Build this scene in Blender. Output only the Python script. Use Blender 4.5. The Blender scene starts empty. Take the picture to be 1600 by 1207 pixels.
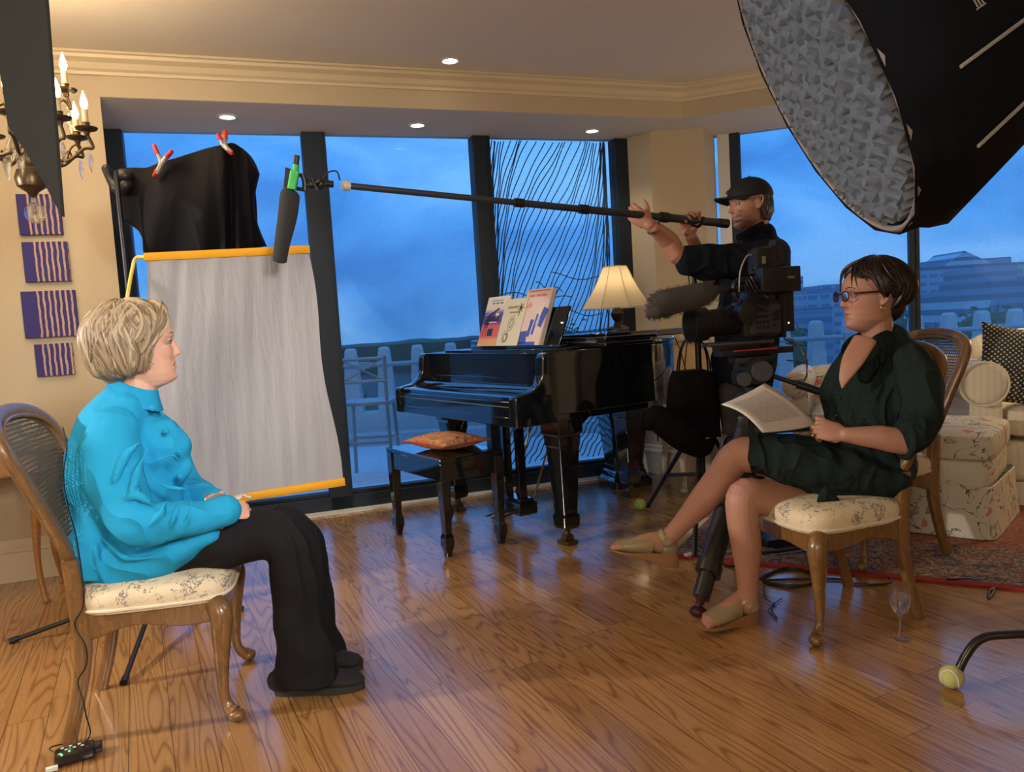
import bpy, bmesh, math, random
from mathutils import Vector as V, Matrix, noise as mnoise
from math import sin, cos, pi, radians as R, sqrt, atan2
random.seed(7)
SC = bpy.context.scene
COL = SC.collection
# ------------------------------------------------------------ camera
EYE = 1.15
FPX = 1200.0
zc = V((-890, 14750, 1200)).normalized()
yc = V((0, 0, -1)) - V((0, 0, -1)).dot(zc) * zc
yc.normalize()
xc = yc.cross(zc)
RM = Matrix((xc, yc, zc))
def ray(u, v): return RM @ V((u - 800, -(v - 603.5), -FPX))
def at(u, v, Y):
    r = ray(u, v)
    return r * (Y / r.y) + V((0, 0, EYE))
def fl(u, v, z=0.0):
    r = ray(u, v)
    return r * ((z - EYE) / r.z) + V((0, 0, EYE))
cd = bpy.data.cameras.new('camera')
cd.sensor_fit = 'HORIZONTAL'; cd.sensor_width = 36.0; cd.lens = 36.0 * FPX / 1600
cd.clip_start = 0.05; cd.clip_end = 3000
cam = bpy.data.objects.new('camera', cd)
cam.matrix_world = Matrix.Translation((0, 0, EYE)) @ RM.to_4x4()
COL.objects.link(cam); SC.camera = cam
SC.view_settings.view_transform = 'Standard'; SC.view_settings.look = 'None'
SC.view_settings.gamma = 1; SC.view_settings.use_curve_mapping = False
SC.view_settings.exposure = 0.0
# ------------------------------------------------------------ dusk sky
w = bpy.data.worlds.new('dusk_sky'); SC.world = w; w.use_nodes = True
nt = w.node_tree; nt.nodes.clear()
def nn(t, **k):
    n = nt.nodes.new(t)
    for a, b in k.items(): setattr(n, a, b)
    return n
o_ = nn('ShaderNodeOutputWorld'); bg = nn('ShaderNodeBackground'); tc = nn('ShaderNodeTexCoord')
sep = nn('ShaderNodeSeparateXYZ'); nt.links.new(tc.outputs['Generated'], sep.inputs[0])
rmp = nn('ShaderNodeValToRGB'); nt.links.new(sep.outputs['Z'], rmp.inputs[0])
e = rmp.color_ramp.elements
e[0].position = 0.0; e[0].color = (0.045, 0.17, 0.42, 1)
e[1].position = 0.35; e[1].color = (0.055, 0.26, 0.70, 1)
x_ = rmp.color_ramp.elements.new(0.1); x_.color = (0.05, 0.215, 0.56, 1)
mp = nn('ShaderNodeMapping'); mp.inputs['Scale'].default_value = (1, 1, 2.6); nt.links.new(tc.outputs['Generated'], mp.inputs[0])
nz = nn('ShaderNodeTexNoise'); nz.inputs['Scale'].default_value = 3.2; nz.inputs['Detail'].default_value = 7; nz.inputs['Distortion'].default_value = 0.6
nt.links.new(mp.outputs[0], nz.inputs['Vector'])
cr = nn('ShaderNodeValToRGB'); nt.links.new(nz.outputs[0], cr.inputs[0])
e = cr.color_ramp.elements
e[0].position = 0.36; e[0].color = (0.55, 0.62, 0.75, 1); e[1].position = 0.68; e[1].color = (2.3, 1.45, 1.18, 1)
x_ = cr.color_ramp.elements.new(0.5); x_.color = (0.95, 0.98, 1.0, 1)
mx = nn('ShaderNodeMix', data_type='RGBA', blend_type='MULTIPLY'); mx.inputs['Factor'].default_value = 1
nt.links.new(rmp.outputs[0], mx.inputs['A']); nt.links.new(cr.outputs[0], mx.inputs['B'])
nt.links.new(mx.outputs['Result'], bg.inputs[0]); bg.inputs[1].default_value = 2.15
nt.links.new(bg.outputs[0], o_.inputs[0])
# ------------------------------------------------------------ lights of the room, plus added fills
def lamp(name, kind, loc, energy, color, target=None, **k):
    l = bpy.data.lights.new(name, kind); l.energy = energy; l.color = color
    for a, b in k.items(): setattr(l, a, b)
    o = bpy.data.objects.new(name, l); COL.objects.link(o); o.location = loc
    if target is not None:
        o.rotation_euler = (V(target) - V(loc)).to_track_quat('-Z', 'Y').to_euler()
    return o
WARM = (1.0, 0.72, 0.42); TUNG = (1.0, 0.80, 0.58); NEUT = (1.0, 0.93, 0.84)
# video key lamp standing out of frame, camera left
lamp('key_lamp', 'SPOT', (-4.3, 1.62, 1.95), 470, NEUT, (-1.0, 2.42, 0.8), spot_size=R(52), spot_blend=0.6, shadow_soft_size=0.04)
# added unseen point lamps behind the camera, put in to lift the ceiling
lamp('added_rear_fill', 'POINT', (-1.2, -1.9, 1.75), 130, (1.0, .90, .77), shadow_soft_size=.35)
lamp('added_rear_fill', 'POINT', (2.4, -2.2, 1.7), 12, (1.0, .90, .77), shadow_soft_size=.35)
lamp('added_front_fill', 'AREA', (0.9, -0.5, 2.1), 12, NEUT, (-1.1, 2.5, 1.0), shape='SQUARE', size=.5, spread=R(60))  # added out of view to brighten the turquoise woman's face
lamp('left_ceiling_light', 'AREA', (-2.6, 1.6, 2.58), 24, (1.0, .78, .52), (-2.6, 1.6, 0), shape='RECTANGLE', size=1.2, size_y=1.2)
# table lamp out of frame beside the sofa
lamp('sofa_side_lamp', 'POINT', (3.5, 4.2, 1.35), 30, WARM, shadow_soft_size=0.12)

# ------------------------------------------------------------ materials
class NT:
    def __init__(s, m): s.t = m.node_tree
    def n(s, typ, **k):
        n = s.t.nodes.new('ShaderNode' + typ)
        for a, b in k.items(): setattr(n, a, b)
        return n
    def l(s, a, b): s.t.links.new(a, b)
    def put(s, sock, v):
        if isinstance(v, bpy.types.NodeSocket): s.l(v, sock)
        elif v is not None: sock.default_value = v
    def m(s, op, a, b=None, c=None):
        n = s.n('Math', operation=op)
        for i, v in enumerate((a, b, c)): s.put(n.inputs[i], v)
        return n.outputs[0]
    def co(s, scale=(1, 1, 1), rot=(0, 0, 0), kind='Object', loc=(0, 0, 0)):
        t = s.n('TexCoord'); p = s.n('Mapping')
        p.inputs['Scale'].default_value = scale; p.inputs['Rotation'].default_value = rot; p.inputs['Location'].default_value = loc
        s.l(t.outputs[kind], p.inputs[0]); return p.outputs[0]
    def noise(s, vec, scale, detail=3, rough=.5, dist=0):
        n = s.n('TexNoise'); s.put(n.inputs['Vector'], vec); n.inputs['Scale'].default_value = scale
        n.inputs['Detail'].default_value = detail; n.inputs['Roughness'].default_value = rough; n.inputs['Distortion'].default_value = dist
        return n.outputs[0]
    def ramp(s, fac, stops, interp='LINEAR'):
        n = s.n('ValToRGB'); n.color_ramp.interpolation = interp; s.put(n.inputs[0], fac)
        e = n.color_ramp.elements
        while len(e) > 1: e.remove(e[-1])
        for i, (p, c) in enumerate(stops):
            q = e[0] if i == 0 else e.new(p)
            q.position = p; q.color = (*c, 1) if len(c) == 3 else c
        return n.outputs[0]
    def mix(s, f, a, b, mode='MIX'):
        n = s.n('Mix', data_type='RGBA', blend_type=mode)
        s.put(n.inputs['Factor'], f)
        for k, v in (('A', a), ('B', b)):
            if isinstance(v, tuple) and len(v) == 3: v = (*v, 1)
            s.put(n.inputs[k], v)
        return n.outputs['Result']
    def bump(s, h, dist=.002, strength=1):
        n = s.n('Bump'); n.inputs['Distance'].default_value = dist; n.inputs['Strength'].default_value = strength
        s.l(h, n.inputs['Height']); return n.outputs[0]
def srgb(*c): return tuple(((x / 255 + .055) / 1.055) ** 2.4 if x > 10 else x / 255 / 12.92 for x in c)
MATS = {}
def mat(name, col, rough=.5, metal=0, fn=None, **k):
    """Principled material; fn(NT, principled) may wire textures"""
    if name in MATS: return MATS[name]
    m = bpy.data.materials.new(name); m.use_nodes = True; MATS[name] = m
    p = m.node_tree.nodes['Principled BSDF']
    p.inputs['Base Color'].default_value = (*col, 1); p.inputs['Roughness'].default_value = rough; p.inputs['Metallic'].default_value = metal
    for a, b in k.items(): p.inputs[a.replace('_', ' ')].default_value = b
    m.diffuse_color = (*col, 1)
    if fn: fn(NT(m), p)
    return m
def speckle(c2, scale=200, amt=.5, bump=.0006, detail=3):
    def f(t, p):
        v = t.noise(t.co(), scale, detail)
        c = p.inputs['Base Color'].default_value[:3]
        t.l(t.mix(t.m('MULTIPLY', v, amt), tuple(c), c2), p.inputs['Base Color'])
        if bump: t.l(t.bump(v, bump), p.inputs['Normal'])
    return f
def weave(scale=900, amt=.35, bump=.0004, fold=.0, fscale=14, fstretch=(1, 1, .35)):
    def f(t, p):
        c = tuple(p.inputs['Base Color'].default_value[:3])
        v = t.noise(t.co(), scale, 2)
        big = t.noise(t.co(fstretch), fscale, 2)
        t.l(t.mix(t.m('MULTIPLY', v, amt), c, tuple(x * .6 for x in c)), p.inputs['Base Color'])
        h = t.m('ADD', t.m('MULTIPLY', v, .05), big)
        p.inputs['Specular IOR Level'].default_value = .15
        if fold:   # soft ridged creases
            q = t.noise(t.co(fstretch), fscale * .55, 1.5, .5, .9); rd = t.m('POWER', t.m('SUBTRACT', 1, t.m('ABSOLUTE', t.m('MULTIPLY', t.m('SUBTRACT', q, .5), 4.2))), 3)
            h = t.m('ADD', h, t.m('MULTIPLY', t.m('MAXIMUM', rd, 0), .55))
        t.l(t.bump(h, fold if fold else bump), p.inputs['Normal'])
    return f
def woodfn(dark, light, scale=(1, 1, 12), lines=5, bump=.0004):
    def f(t, p):
        v = t.noise(t.co(scale), 6, 4, .6, .4)
        g = t.m('FRACT', t.m('MULTIPLY', v, lines))
        fine = t.noise(t.co(tuple(x * 14 for x in scale)), 6, 2)
        t.l(t.mix(t.m('MULTIPLY', t.m('ADD', g, fine), .5), dark, light), p.inputs['Base Color'])
        if bump: t.l(t.bump(fine, bump), p.inputs['Normal'])
    return f
# ------------------------------------------------------------ mesh building
def wm(o):
    m = o.matrix_basis.copy(); q = o.parent
    while q is not None: m = q.matrix_basis @ m; q = q.parent
    return m
def rotz(a): return Matrix.Rotation(a, 3, 'Z')
def frame(d, up=V((0, 0, 1))):
    d = V(d).normalized()
    s = d.cross(up)
    if s.length < 1e-4: s = d.cross(V((1, 0, 0)))
    s.normalize(); t = s.cross(d)
    return s, t, d
class MB:
    def __init__(s): s.b = bmesh.new(); s.mi = 0
    def _f(s, vs):
        try:
            f = s.b.faces.new(vs); f.material_index = s.mi; return f
        except ValueError: return None
    def grid(s, rows, closeu=True, cap0=True, cap1=True, closev=False):
        """rows: list of lists of points"""
        R_ = [[s.b.verts.new(p) for p in r] for r in rows]
        n = len(R_[0])
        rr = range(len(R_)) if closev else range(len(R_) - 1)
        for i in rr:
            a, c = R_[i], R_[(i + 1) % len(R_)]
            for j in range(n if closeu else n - 1):
                k = (j + 1) % n
                s._f((a[j], a[k], c[k], c[j]))
        if closeu and not closev:
            if cap0: s._f(list(reversed(R_[0])))
            if cap1: s._f(R_[-1])
        return R_
    def box(s, c, size, rot=None, bev=0):
        c = V(c); M = rot if rot is not None else Matrix.Identity(3)
        x, y, z = [q / 2 for q in size]
        vs = [s.b.verts.new(c + M @ V((i * x, j * y, k * z))) for i in (-1, 1) for j in (-1, 1) for k in (-1, 1)]
        fs = [s._f([vs[q] for q in f]) for f in ((0, 1, 3, 2), (4, 6, 7, 5), (0, 4, 5, 1), (2, 3, 7, 6), (0, 2, 6, 4), (1, 5, 7, 3))]
        if bev:
            es = list({e for f in fs for e in f.edges})
            r = bmesh.ops.bevel(s.b, geom=es, offset=bev, segments=2, affect='EDGES', profile=.6)
            for f in r['faces']: f.material_index = s.mi
        return s
    def prism(s, pts, d, flip=False):
        """extrude polygon pts (3d) by vector d"""
        d = V(d); a = [s.b.verts.new(V(p)) for p in pts]; c = [s.b.verts.new(V(p) + d) for p in pts]
        s._f(list(reversed(a))); s._f(c)
        n = len(a)
        for i in range(n): s._f((a[i], a[(i + 1) % n], c[(i + 1) % n], c[i]))
        return s
    def tube(s, pts, r, n=10, sub=0, cap=True, closed=False):
        pts = [V(p) for p in pts]
        if not hasattr(r, '__len__'): r = [r] * len(pts)
        rad = [(q, q) if not hasattr(q, '__len__') else q for q in r]
        return s.loft(pts, rad, n=n, sub=sub, closed=closed)
    def loft(s, pts, rad, ref=None, n=16, sub=3, closed=False, round0=False, round1=False, sq=1.0):
        """ref: direction the first radius follows; sq<1 makes squarer sections"""
        pts = [V(p) for p in pts]; rad = [tuple(q) for q in rad]
        if sub and len(pts) > 2:
            P, Q = [], []
            m = len(pts)
            rng = range(m if closed else m - 1)
            for i in rng:
                g = (lambda L, k: L[k % m]) if closed else (lambda L, k: L[max(0, min(m - 1, k))])
                a, b, c, d = [g(pts, i + k) for k in (-1, 0, 1, 2)]
                ra, rb, rc, rd = [g(rad, i + k) for k in (-1, 0, 1, 2)]
                for k in range(sub):
                    t = k / sub; t2, t3 = t * t, t * t * t
                    h = lambda a, b, c, d: .5 * (2 * b + (c - a) * t + (2 * a - 5 * b + 4 * c - d) * t2 + (3 * b - a - 3 * c + d) * t3)
                    P.append(h(a, b, c, d)); Q.append(tuple(max(1e-4, h(*z)) for z in zip(ra, rb, rc, rd)))
            if not closed: P.append(pts[-1]); Q.append(rad[-1])
            pts, rad = P, Q
        m = len(pts); T = []
        for i in range(m):
            a = pts[(i - 1) % m] if (closed or i > 0) else pts[i]
            b = pts[(i + 1) % m] if (closed or i < m - 1) else pts[i]
            d = b - a
            T.append(d.normalized() if d.length > 1e-9 else V((0, 0, 1)))
        rows = []; S = None
        for i in range(m):
            if ref is not None:
                S = V(ref(i / max(1, m - 1)) if callable(ref) else ref)
            elif S is None:
                S = V((0, 0, 1)) if abs(T[i].z) < .9 else V((1, 0, 0))
            sd = S - S.dot(T[i]) * T[i]
            if sd.length < 1e-5: sd = T[i].orthogonal()
            sd.normalize(); S = sd if ref is None else S
            u = T[i].cross(sd)
            row = []
            for j in range(n):
                q = 2 * pi * j / n; cx, sx = cos(q), sin(q)
                if sq != 1: cx = math.copysign(abs(cx) ** sq, cx); sx = math.copysign(abs(sx) ** sq, sx)
                row.append(pts[i] + sd * cx * rad[i][0] + u * sx * rad[i][1])
            rows.append(row)
        if not closed:
            def cap(row, c, t, r):
                out = []
                for k in (1, 2, 3):
                    g = k * pi / 2 / 3.4
                    out.append([c + (p - c) * cos(g) + t * sin(g) * r for p in row])
                return out
            if round0:
                rows = list(reversed(cap(rows[0], pts[0], -T[0], min(rad[0]) if round0 is True else round0))) + rows
            if round1:
                rows = rows + cap(rows[-1], pts[-1], T[-1], min(rad[-1]) if round1 is True else round1)
        s.grid(rows, True, closev=closed)
        return s
    def lathe(s, prof, n=24, o=(0, 0, 0), M=None, scale=(1, 1)):
        """prof: [(r,z)...]"""
        M = M if M is not None else Matrix.Identity(3); o = V(o)
        rows = [[o + M @ V((r * cos(2 * pi * j / n) * scale[0], r * sin(2 * pi * j / n) * scale[1], z)) for j in range(n)] for r, z in prof]
        s.grid(rows, True); return s
    def ball(s, c, r, n=16, M=None):
        r = r if hasattr(r, '__len__') else (r, r, r); c = V(c); M = M if M is not None else Matrix.Identity(3)
        k = max(6, n // 2 + 1)
        rows = [[c + M @ V((r[0] * sin(pi * i / k) * cos(2 * pi * j / n), r[1] * sin(pi * i / k) * sin(2 * pi * j / n), r[2] * cos(pi * i / k))) for j in range(n)] for i in range(k + 1)]
        rows[0] = [p + (q - c) * 1e-3 for p, q in zip(rows[0], rows[1])]; rows[-1] = [p + (q - c) * 1e-3 for p, q in zip(rows[-1], rows[-2])]
        s.grid(rows, True); return s
    def build(s, name, m, parent=None, smooth=True, bevel=0, world=False, mods=None, angle=40):
        me = bpy.data.meshes.new(name)
        if world and parent is not None: bmesh.ops.transform(s.b, matrix=wm(parent).inverted(), verts=s.b.verts)
        bmesh.ops.recalc_face_normals(s.b, faces=s.b.faces)
        s.b.to_mesh(me); s.b.free()
        for q in (m if isinstance(m, (list, tuple)) else [m]): me.materials.append(q)
        o = bpy.data.objects.new(name, me); COL.objects.link(o)
        if parent is not None: o.parent = parent
        if bevel:
            b = o.modifiers.new('bevel', 'BEVEL'); b.width = bevel; b.segments = 2; b.limit_method = 'ANGLE'; b.angle_limit = R(35)
        if smooth:
            me.polygons.foreach_set('use_smooth', [True] * len(me.polygons))
            if not mods and angle < 180:
                try: me.set_sharp_from_angle(angle=R(angle))
                except Exception: pass
        for k, kw in (mods or []):
            md = o.modifiers.new(k.lower(), k)
            for a, b in kw.items(): setattr(md, a, b)
        return o
def tag(o, label=None, cat=None, group=None, kind=None):
    if label: o['label'] = label
    if cat: o['category'] = cat
    if group: o['group'] = group
    if kind: o['kind'] = kind
    return o
def empty(name, loc=(0, 0, 0), rz=0, label=None, cat=None, group=None):
    o = bpy.data.objects.new(name, None); COL.objects.link(o); o.location = loc; o.rotation_euler = (0, 0, rz); o.empty_display_size = .1
    return tag(o, label, cat, group)
def kids(o): return [c for c in COL.objects if c.parent == o]
def copy_tree(o, parent=None):
    c = o.copy(); COL.objects.link(c)
    if parent is not None: c.parent = parent
    for ch in kids(o):
        if ch is not c: copy_tree(ch, c)
    return c
def struct(o): o['kind'] = 'structure'; return o
def crom(pts, n=8):
    """smooth curve through points"""
    P = []; m = len(pts); pts = [V(p) for p in pts]
    for i in range(m - 1):
        a, b, c, d = pts[max(0, i - 1)], pts[i], pts[i + 1], pts[min(m - 1, i + 2)]
        for k in range(n):
            t = k / n; P.append(.5 * (2 * b + (c - a) * t + (2 * a - 5 * b + 4 * c - d) * t * t + (3 * b - a - 3 * c + d) * t ** 3))
    P.append(pts[-1]); return P
BLACKMETAL = mat('black_metal', (.012, .012, .014), .4, .3)
BLACKPLASTIC = mat('black_plastic', (.007, .007, .008), .45)
CHROME = mat('chrome', (.7, .7, .72), .15, 1)
BRASS = mat('brass', (.55, .38, .14), .25, 1)
RUBBER = mat('rubber', (.012, .012, .012), .7)
# ============================================================ THE SETTING
def floorfn(t, p):
    vec = t.co((1, 1, 1), (0, 0, R(64)))
    s = t.n('SeparateXYZ'); t.l(vec, s.inputs[0]); x, y = s.outputs[0], s.outputs[1]
    W_, L_ = .115, 1.3
    row = t.m('FLOOR', t.m('DIVIDE', y, W_))
    wn = t.n('TexWhiteNoise', noise_dimensions='1D'); t.l(row, wn.inputs['W'])
    xs = t.m('ADD', t.m('DIVIDE', x, L_), t.m('MULTIPLY', wn.outputs[0], 7.3))
    colm = t.m('FLOOR', xs)
    cb = t.n('CombineXYZ'); t.l(row, cb.inputs[0]); t.l(colm, cb.inputs[1])
    wn2 = t.n('TexWhiteNoise', noise_dimensions='2D'); t.l(cb.outputs[0], wn2.inputs['Vector'])
    rnd = wn2.outputs[0]
    # grain coordinates, shifted per board
    g = t.n('CombineXYZ'); t.l(t.m('ADD', t.m('MULTIPLY', x, .8), t.m('MULTIPLY', rnd, 90)), g.inputs[0])
    t.l(t.m('ADD', t.m('MULTIPLY', y, 9.5), t.m('MULTIPLY', rnd, 31)), g.inputs[1])
    big = t.noise(g.outputs[0], 1.0, 1.5, .45, .25)
    ring = t.m('FRACT', t.m('MULTIPLY', big, 17))
    ring = t.m('POWER', t.m('ABSOLUTE', t.m('SUBTRACT', ring, .5)), 3.5)
    ring = t.m('MINIMUM', t.m('MULTIPLY', ring, 13), 1)
    fv = t.n('CombineXYZ'); t.l(t.m('MULTIPLY', x, 9), fv.inputs[0]); t.l(t.m('MULTIPLY', y, 190), fv.inputs[1])
    fine = t.noise(fv.outputs[0], 1.0, 3)
    base = t.ramp(rnd, [(0, (.32, .165, .058)), (.35, (.43, .23, .085)), (.7, (.37, .19, .068)), (1, (.49, .275, .11))])
    c = t.mix(t.m('MULTIPLY', ring, .62), base, (.13, .042, .010))
    c = t.mix(t.m('MULTIPLY', t.m('POWER', fine, 3), .9), c, (.16, .055, .014))
    # joints
    fy = t.m('FRACT', t.m('DIVIDE', y, W_)); fx = t.m('FRACT', xs)
    j1 = t.m('LESS_THAN', t.m('MINIMUM', fy, t.m('SUBTRACT', 1, fy)), .012)
    j2 = t.m('LESS_THAN', fx, .0016)
    j = t.m('MAXIMUM', j1, j2)
    c = t.mix(t.m('MULTIPLY', j, .7), c, (.06, .02, .006))
    t.l(c, p.inputs['Base Color'])
    h = t.m('SUBTRACT', t.m('MULTIPLY', fine, .25), t.m('ADD', t.m('MULTIPLY', ring, .25), j))
    wav = t.noise(vec, 3.0, 1)
    t.l(t.bump(t.m('ADD', h, t.m('MULTIPLY', wav, 5)), .0004), p.inputs['Normal'])
    t.l(t.m('ADD', .19, t.m('MULTIPLY', fine, .12)), p.inputs['Roughness'])
M_FLOOR = mat('oak_floor', (.4, .16, .04), .22, fn=floorfn, Coat_Weight=.5, Coat_Roughness=.12)
M_WALL = mat('cream_paint', srgb(196, 182, 156), .75, fn=speckle(srgb(188, 174, 147), 60, .5, .0003))
M_CEIL = mat('ceiling_paint', srgb(226, 220, 208), .8, fn=speckle(srgb(216, 210, 198), 40, .5, .0003))
M_TRIM = mat('cream_trim', srgb(214, 201, 173), .45)
M_WHITE = mat('white_gloss_trim', (.75, .77, .78), .3)
M_FRAME = mat('dark_window_metal', (.006, .017, .036), .6, 0)
M_MARBLE = mat('pale_threshold', (.85, .83, .78), .3, fn=speckle((.7, .68, .64), 9, .5, 0))

WL0, WLs = V((-1.22, 4.95, 0)), .327
def WL(x): return V((x, 4.95 + WLs * (x + 1.22), 0))
WR0, WRs = V((1.64, 5.70, 0)), -.36
def WRt(x): return V((x, 5.70 + WRs * (x - 1.64), 0))
def onpl(u, v, p0, d):
    """point where the view ray meets the upright plane through p0 along d"""
    n = V((-d.y, d.x, 0)); r = ray(u, v); o = V((0, 0, EYE))
    return o + r * ((V(p0) - o).dot(n) / r.dot(n))
dL = V((1, WLs, 0)).normalized(); nL = V((-dL.y, dL.x, 0))      # nL points outdoors
dR = V((1, WRs, 0)).normalized(); nR = V((-dR.y, dR.x, 0))
ZS, ZC = 2.42, 2.62
# floor and ceilings
m = MB(); m.prism([(-4.6, -3.3, -.1), (4.56, -3.3, -.1), (4.56, 4.66, -.1), (1.62, 5.76, -.1), (1.0, 5.72, -.1), (-2.75, 4.5, -.1), (-4.6, 4.2, -.1)], (0, 0, .1))
struct(m.build('floor', M_FLOOR, smooth=False))
m = MB(); m.prism([(-4.6, -3.3, ZC), (4.56, -3.3, ZC), (4.56, 4.72, ZC), (1.63, 5.77, ZC), (.93, 5.71, ZC), (-2.5, 4.60, ZC), (-4.6, 4.0, ZC)], (0, 0, .12))
struct(m.build('ceiling', M_CEIL, smooth=False))
BL = lambda x: V((x, 4.04 + .36 * (x + 1.93), 0))               # beam face, left run
BC = V((1.22, 5.155, 0)); BR = lambda x: V((x, BC.y - .41 * (x - BC.x), 0))
m = MB(); m.prism([(*p.xy, ZS) for p in (BL(-2.0), BC, BR(4.56), WRt(4.56) + nR * .07, WRt(1.6) + nR * .07, WL(.95) + nL * .07, WL(-2.5) + nL * .07, WL(-2.5))], (0, 0, ZC - ZS - .001))
struct(m.build('soffit', M_CEIL, smooth=False))
# walls
m = MB(); a, b = BL(-4.6), BL(-2.0)
m.prism([a, b, WL(-2.42), WL(-2.42) + nL * .25, WL(-2.75) + nL * .2, a + V((0, .3, 0))], (0, 0, ZC))
struct(m.build('wall_back_left', M_WALL, smooth=False))
m = MB(); m.box((-4.65, 0, 1.31), (.1, 7, 2.62)); struct(m.build('wall_left', M_WALL, smooth=False))
m = MB(); m.box((4.6, .7, 1.31), (.1, 8.6, 2.62)); struct(m.build('wall_right', M_WALL, smooth=False))
m = MB(); m.box((0, -3.35, 1.31), (9.2, .1, 2.62)); struct(m.build('wall_rear', M_WALL, smooth=False))
PIER = [(1.06, 5.45), (1.43, 5.45), (1.58, 5.72), (1.5, 5.98), (.98, 5.98), (.90, 5.66)]
m = MB(); m.prism([(x, y, 0) for x, y in PIER], (0, 0, ZS)); struct(m.build('wall_pier', M_WALL, smooth=False))
# beam face (wall colour) on the soffit edge with crown moulding
def run(name, a, b, prof, mt, n=None):
    """moulding: prof [(out, z)] swept from a to b; out measured against the room side"""
    a, b = V(a), V(b); d = (b - a).normalized(); o = V((d.y, -d.x, 0))
    m = MB(); m.grid([[a + o * q + V((0, 0, z)) for q, z in prof], [b + o * q + V((0, 0, z)) for q, z in prof]])
    return struct(m.build(name, mt, smooth=False))
crown = [(0, 2.525), (.012, 2.525), (.014, 2.54), (.03, 2.55), (.045, 2.575), (.075, 2.59), (.08, 2.605), (.095, 2.608), (.095, 2.619), (0, 2.619)]
flat = [(0, ZS + .001), (.006, ZS + .001), (.006, 2.53), (0, 2.53)]
run('trim_1', BL(-4.6), BC, crown, M_TRIM); run('trim_2', BC, BR(4.56), crown, M_TRIM)
run('trim_3', BL(-2.0), BC, flat, M_WALL); run('trim_4', BC, BR(4.56), flat, M_WALL)
base = [(0, .001), (.018, .001), (.018, .15), (.024, .155), (.024, .17), (.014, .185), (.014, .2), (.006, .215), (0, .215)]
run('baseboard_left', BL(-4.6), BL(-2.0), base, M_TRIM)
pp = [V((x, y, 0)) for x, y in PIER]
for i, (a, b) in enumerate(((pp[5], pp[0]), (pp[0], pp[1]), (pp[1], pp[2]))): run('baseboard_' + ('pier_left', 'pier', 'pier_right')[i], a, b, base, M_TRIM)
# ---- windows
def glassmat(name, tint, g=.06):
    m = bpy.data.materials.new(name); m.use_nodes = True; t = NT(m); m.node_tree.nodes.clear()
    o = t.n('OutputMaterial'); a = t.n('BsdfTransparent'); a.inputs[0].default_value = (*tint, 1)
    b = t.n('BsdfGlossy'); b.inputs['Roughness'].default_value = .02; mx = t.n('MixShader'); fr = t.n('Fresnel'); fr.inputs[0].default_value = 1.3
    t.l(t.m('MULTIPLY', fr.outputs[0], g * 8), mx.inputs[0]); t.l(a.outputs[0], mx.inputs[1]); t.l(b.outputs[0], mx.inputs[2]); t.l(mx.outputs[0], o.inputs[0])
    return m
M_GLASS = glassmat('window_glass', (.93, .96, .98))
def shademat():
    m = bpy.data.materials.new('mesh_shade'); m.use_nodes = True; t = NT(m); m.node_tree.nodes.clear()
    o = t.n('OutputMaterial'); a = t.n('BsdfTransparent'); d = t.n('BsdfDiffuse'); d.inputs[0].default_value = (.10, .22, .40, 1)
    mx = t.n('MixShader'); v = t.noise(t.co((60, 60, 260)), 1, 2); v2 = t.noise(t.co((260, 260, 50)), 1, 2)
    t.l(t.m('ADD', .02, t.m('MULTIPLY', t.m('ADD', v, v2), .11)), mx.inputs[0])
    t.l(a.outputs[0], mx.inputs[1]); t.l(d.outputs[0], mx.inputs[2]); t.l(mx.outputs[0], o.inputs[0])
    return m
M_SHADE = shademat()
def wbox(mb, W, x0, x1, z0, z1, y0, y1, nrm):
    """block between wall stations x0..x1, heights z0..z1, depths y0..y1 along the outward normal"""
    a, b = W(x0), W(x1)
    mb.prism([a + nrm * y0 + V((0, 0, z0)), b + nrm * y0 + V((0, 0, z0)), b + nrm * y1 + V((0, 0, z0)), a + nrm * y1 + V((0, 0, z0))], (0, 0, z1 - z0))
def window(name, W, nrm, posts, x0, x1):
    root = struct(empty(name, W(x0)))
    for (p, q, dp) in posts:
        m = MB(); wbox(m, W, p, q, 0, ZS, -dp, .08, nrm); m.build('mullion', M_FRAME, root, smooth=False, world=True, bevel=.004)
        m = MB(); wbox(m, W, q - .022, q - .016, .1, ZS, -dp - .006, -dp, nrm); m.build('mullion_bead', M_FRAME, root, smooth=False, world=True)
    m = MB(); wbox(m, W, x0, x1, 0.005, .10, -.05, .08, nrm); wbox(m, W, x0, x1, .10, .125, -.02, .05, nrm); m.build('sill_rail', M_FRAME, root, smooth=False, world=True, bevel=.003)
    for (p, q) in zip(posts[:-1], posts[1:]):
        m = MB(); wbox(m, W, p[1], q[0], .12, ZS, .04, .046, nrm); m.build('pane', M_GLASS, root, smooth=False, world=True)
        m = MB(); wbox(m, W, p[1] + .004, q[0] - .004, .14, ZS, .012, .013, nrm); m.build('mesh_shade', M_SHADE, root, smooth=False, world=True)
    return root
def sx(u, v=225): return onpl(u, v, WL0, dL).x
def sxr(u, v=215): return onpl(u, v, WR0, dR).x
window('window_1', WL, nL, [(sx(140, 205), sx(190, 205), .02), (sx(470, 215), sx(507, 215), .05), (sx(736), sx(763), .04), (sx(957), sx(991), .03)], -2.42, .93)
window('window_2', WRt, nR, [(sxr(1139), sxr(1156), .03), (sxr(1420, 380), sxr(1436, 380), .03), (3.75, 3.83, .03)], 1.58, 4.56)
m = MB(); wbox(m, WL, sx(991), .935, 0, ZS, -.04, .1, nL); struct(m.build('trim_5', M_WHITE, smooth=False))
m = MB(); wbox(m, WRt, 1.6, sxr(1139), 0, ZS, -.03, .1, nR); struct(m.build('trim_6', M_WHITE, smooth=False))
m = MB(); wbox(m, WL, -2.4, .95, .001, .014, -.125, -.051, nL); struct(m.build('trim_7', M_MARBLE, smooth=False))
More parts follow.
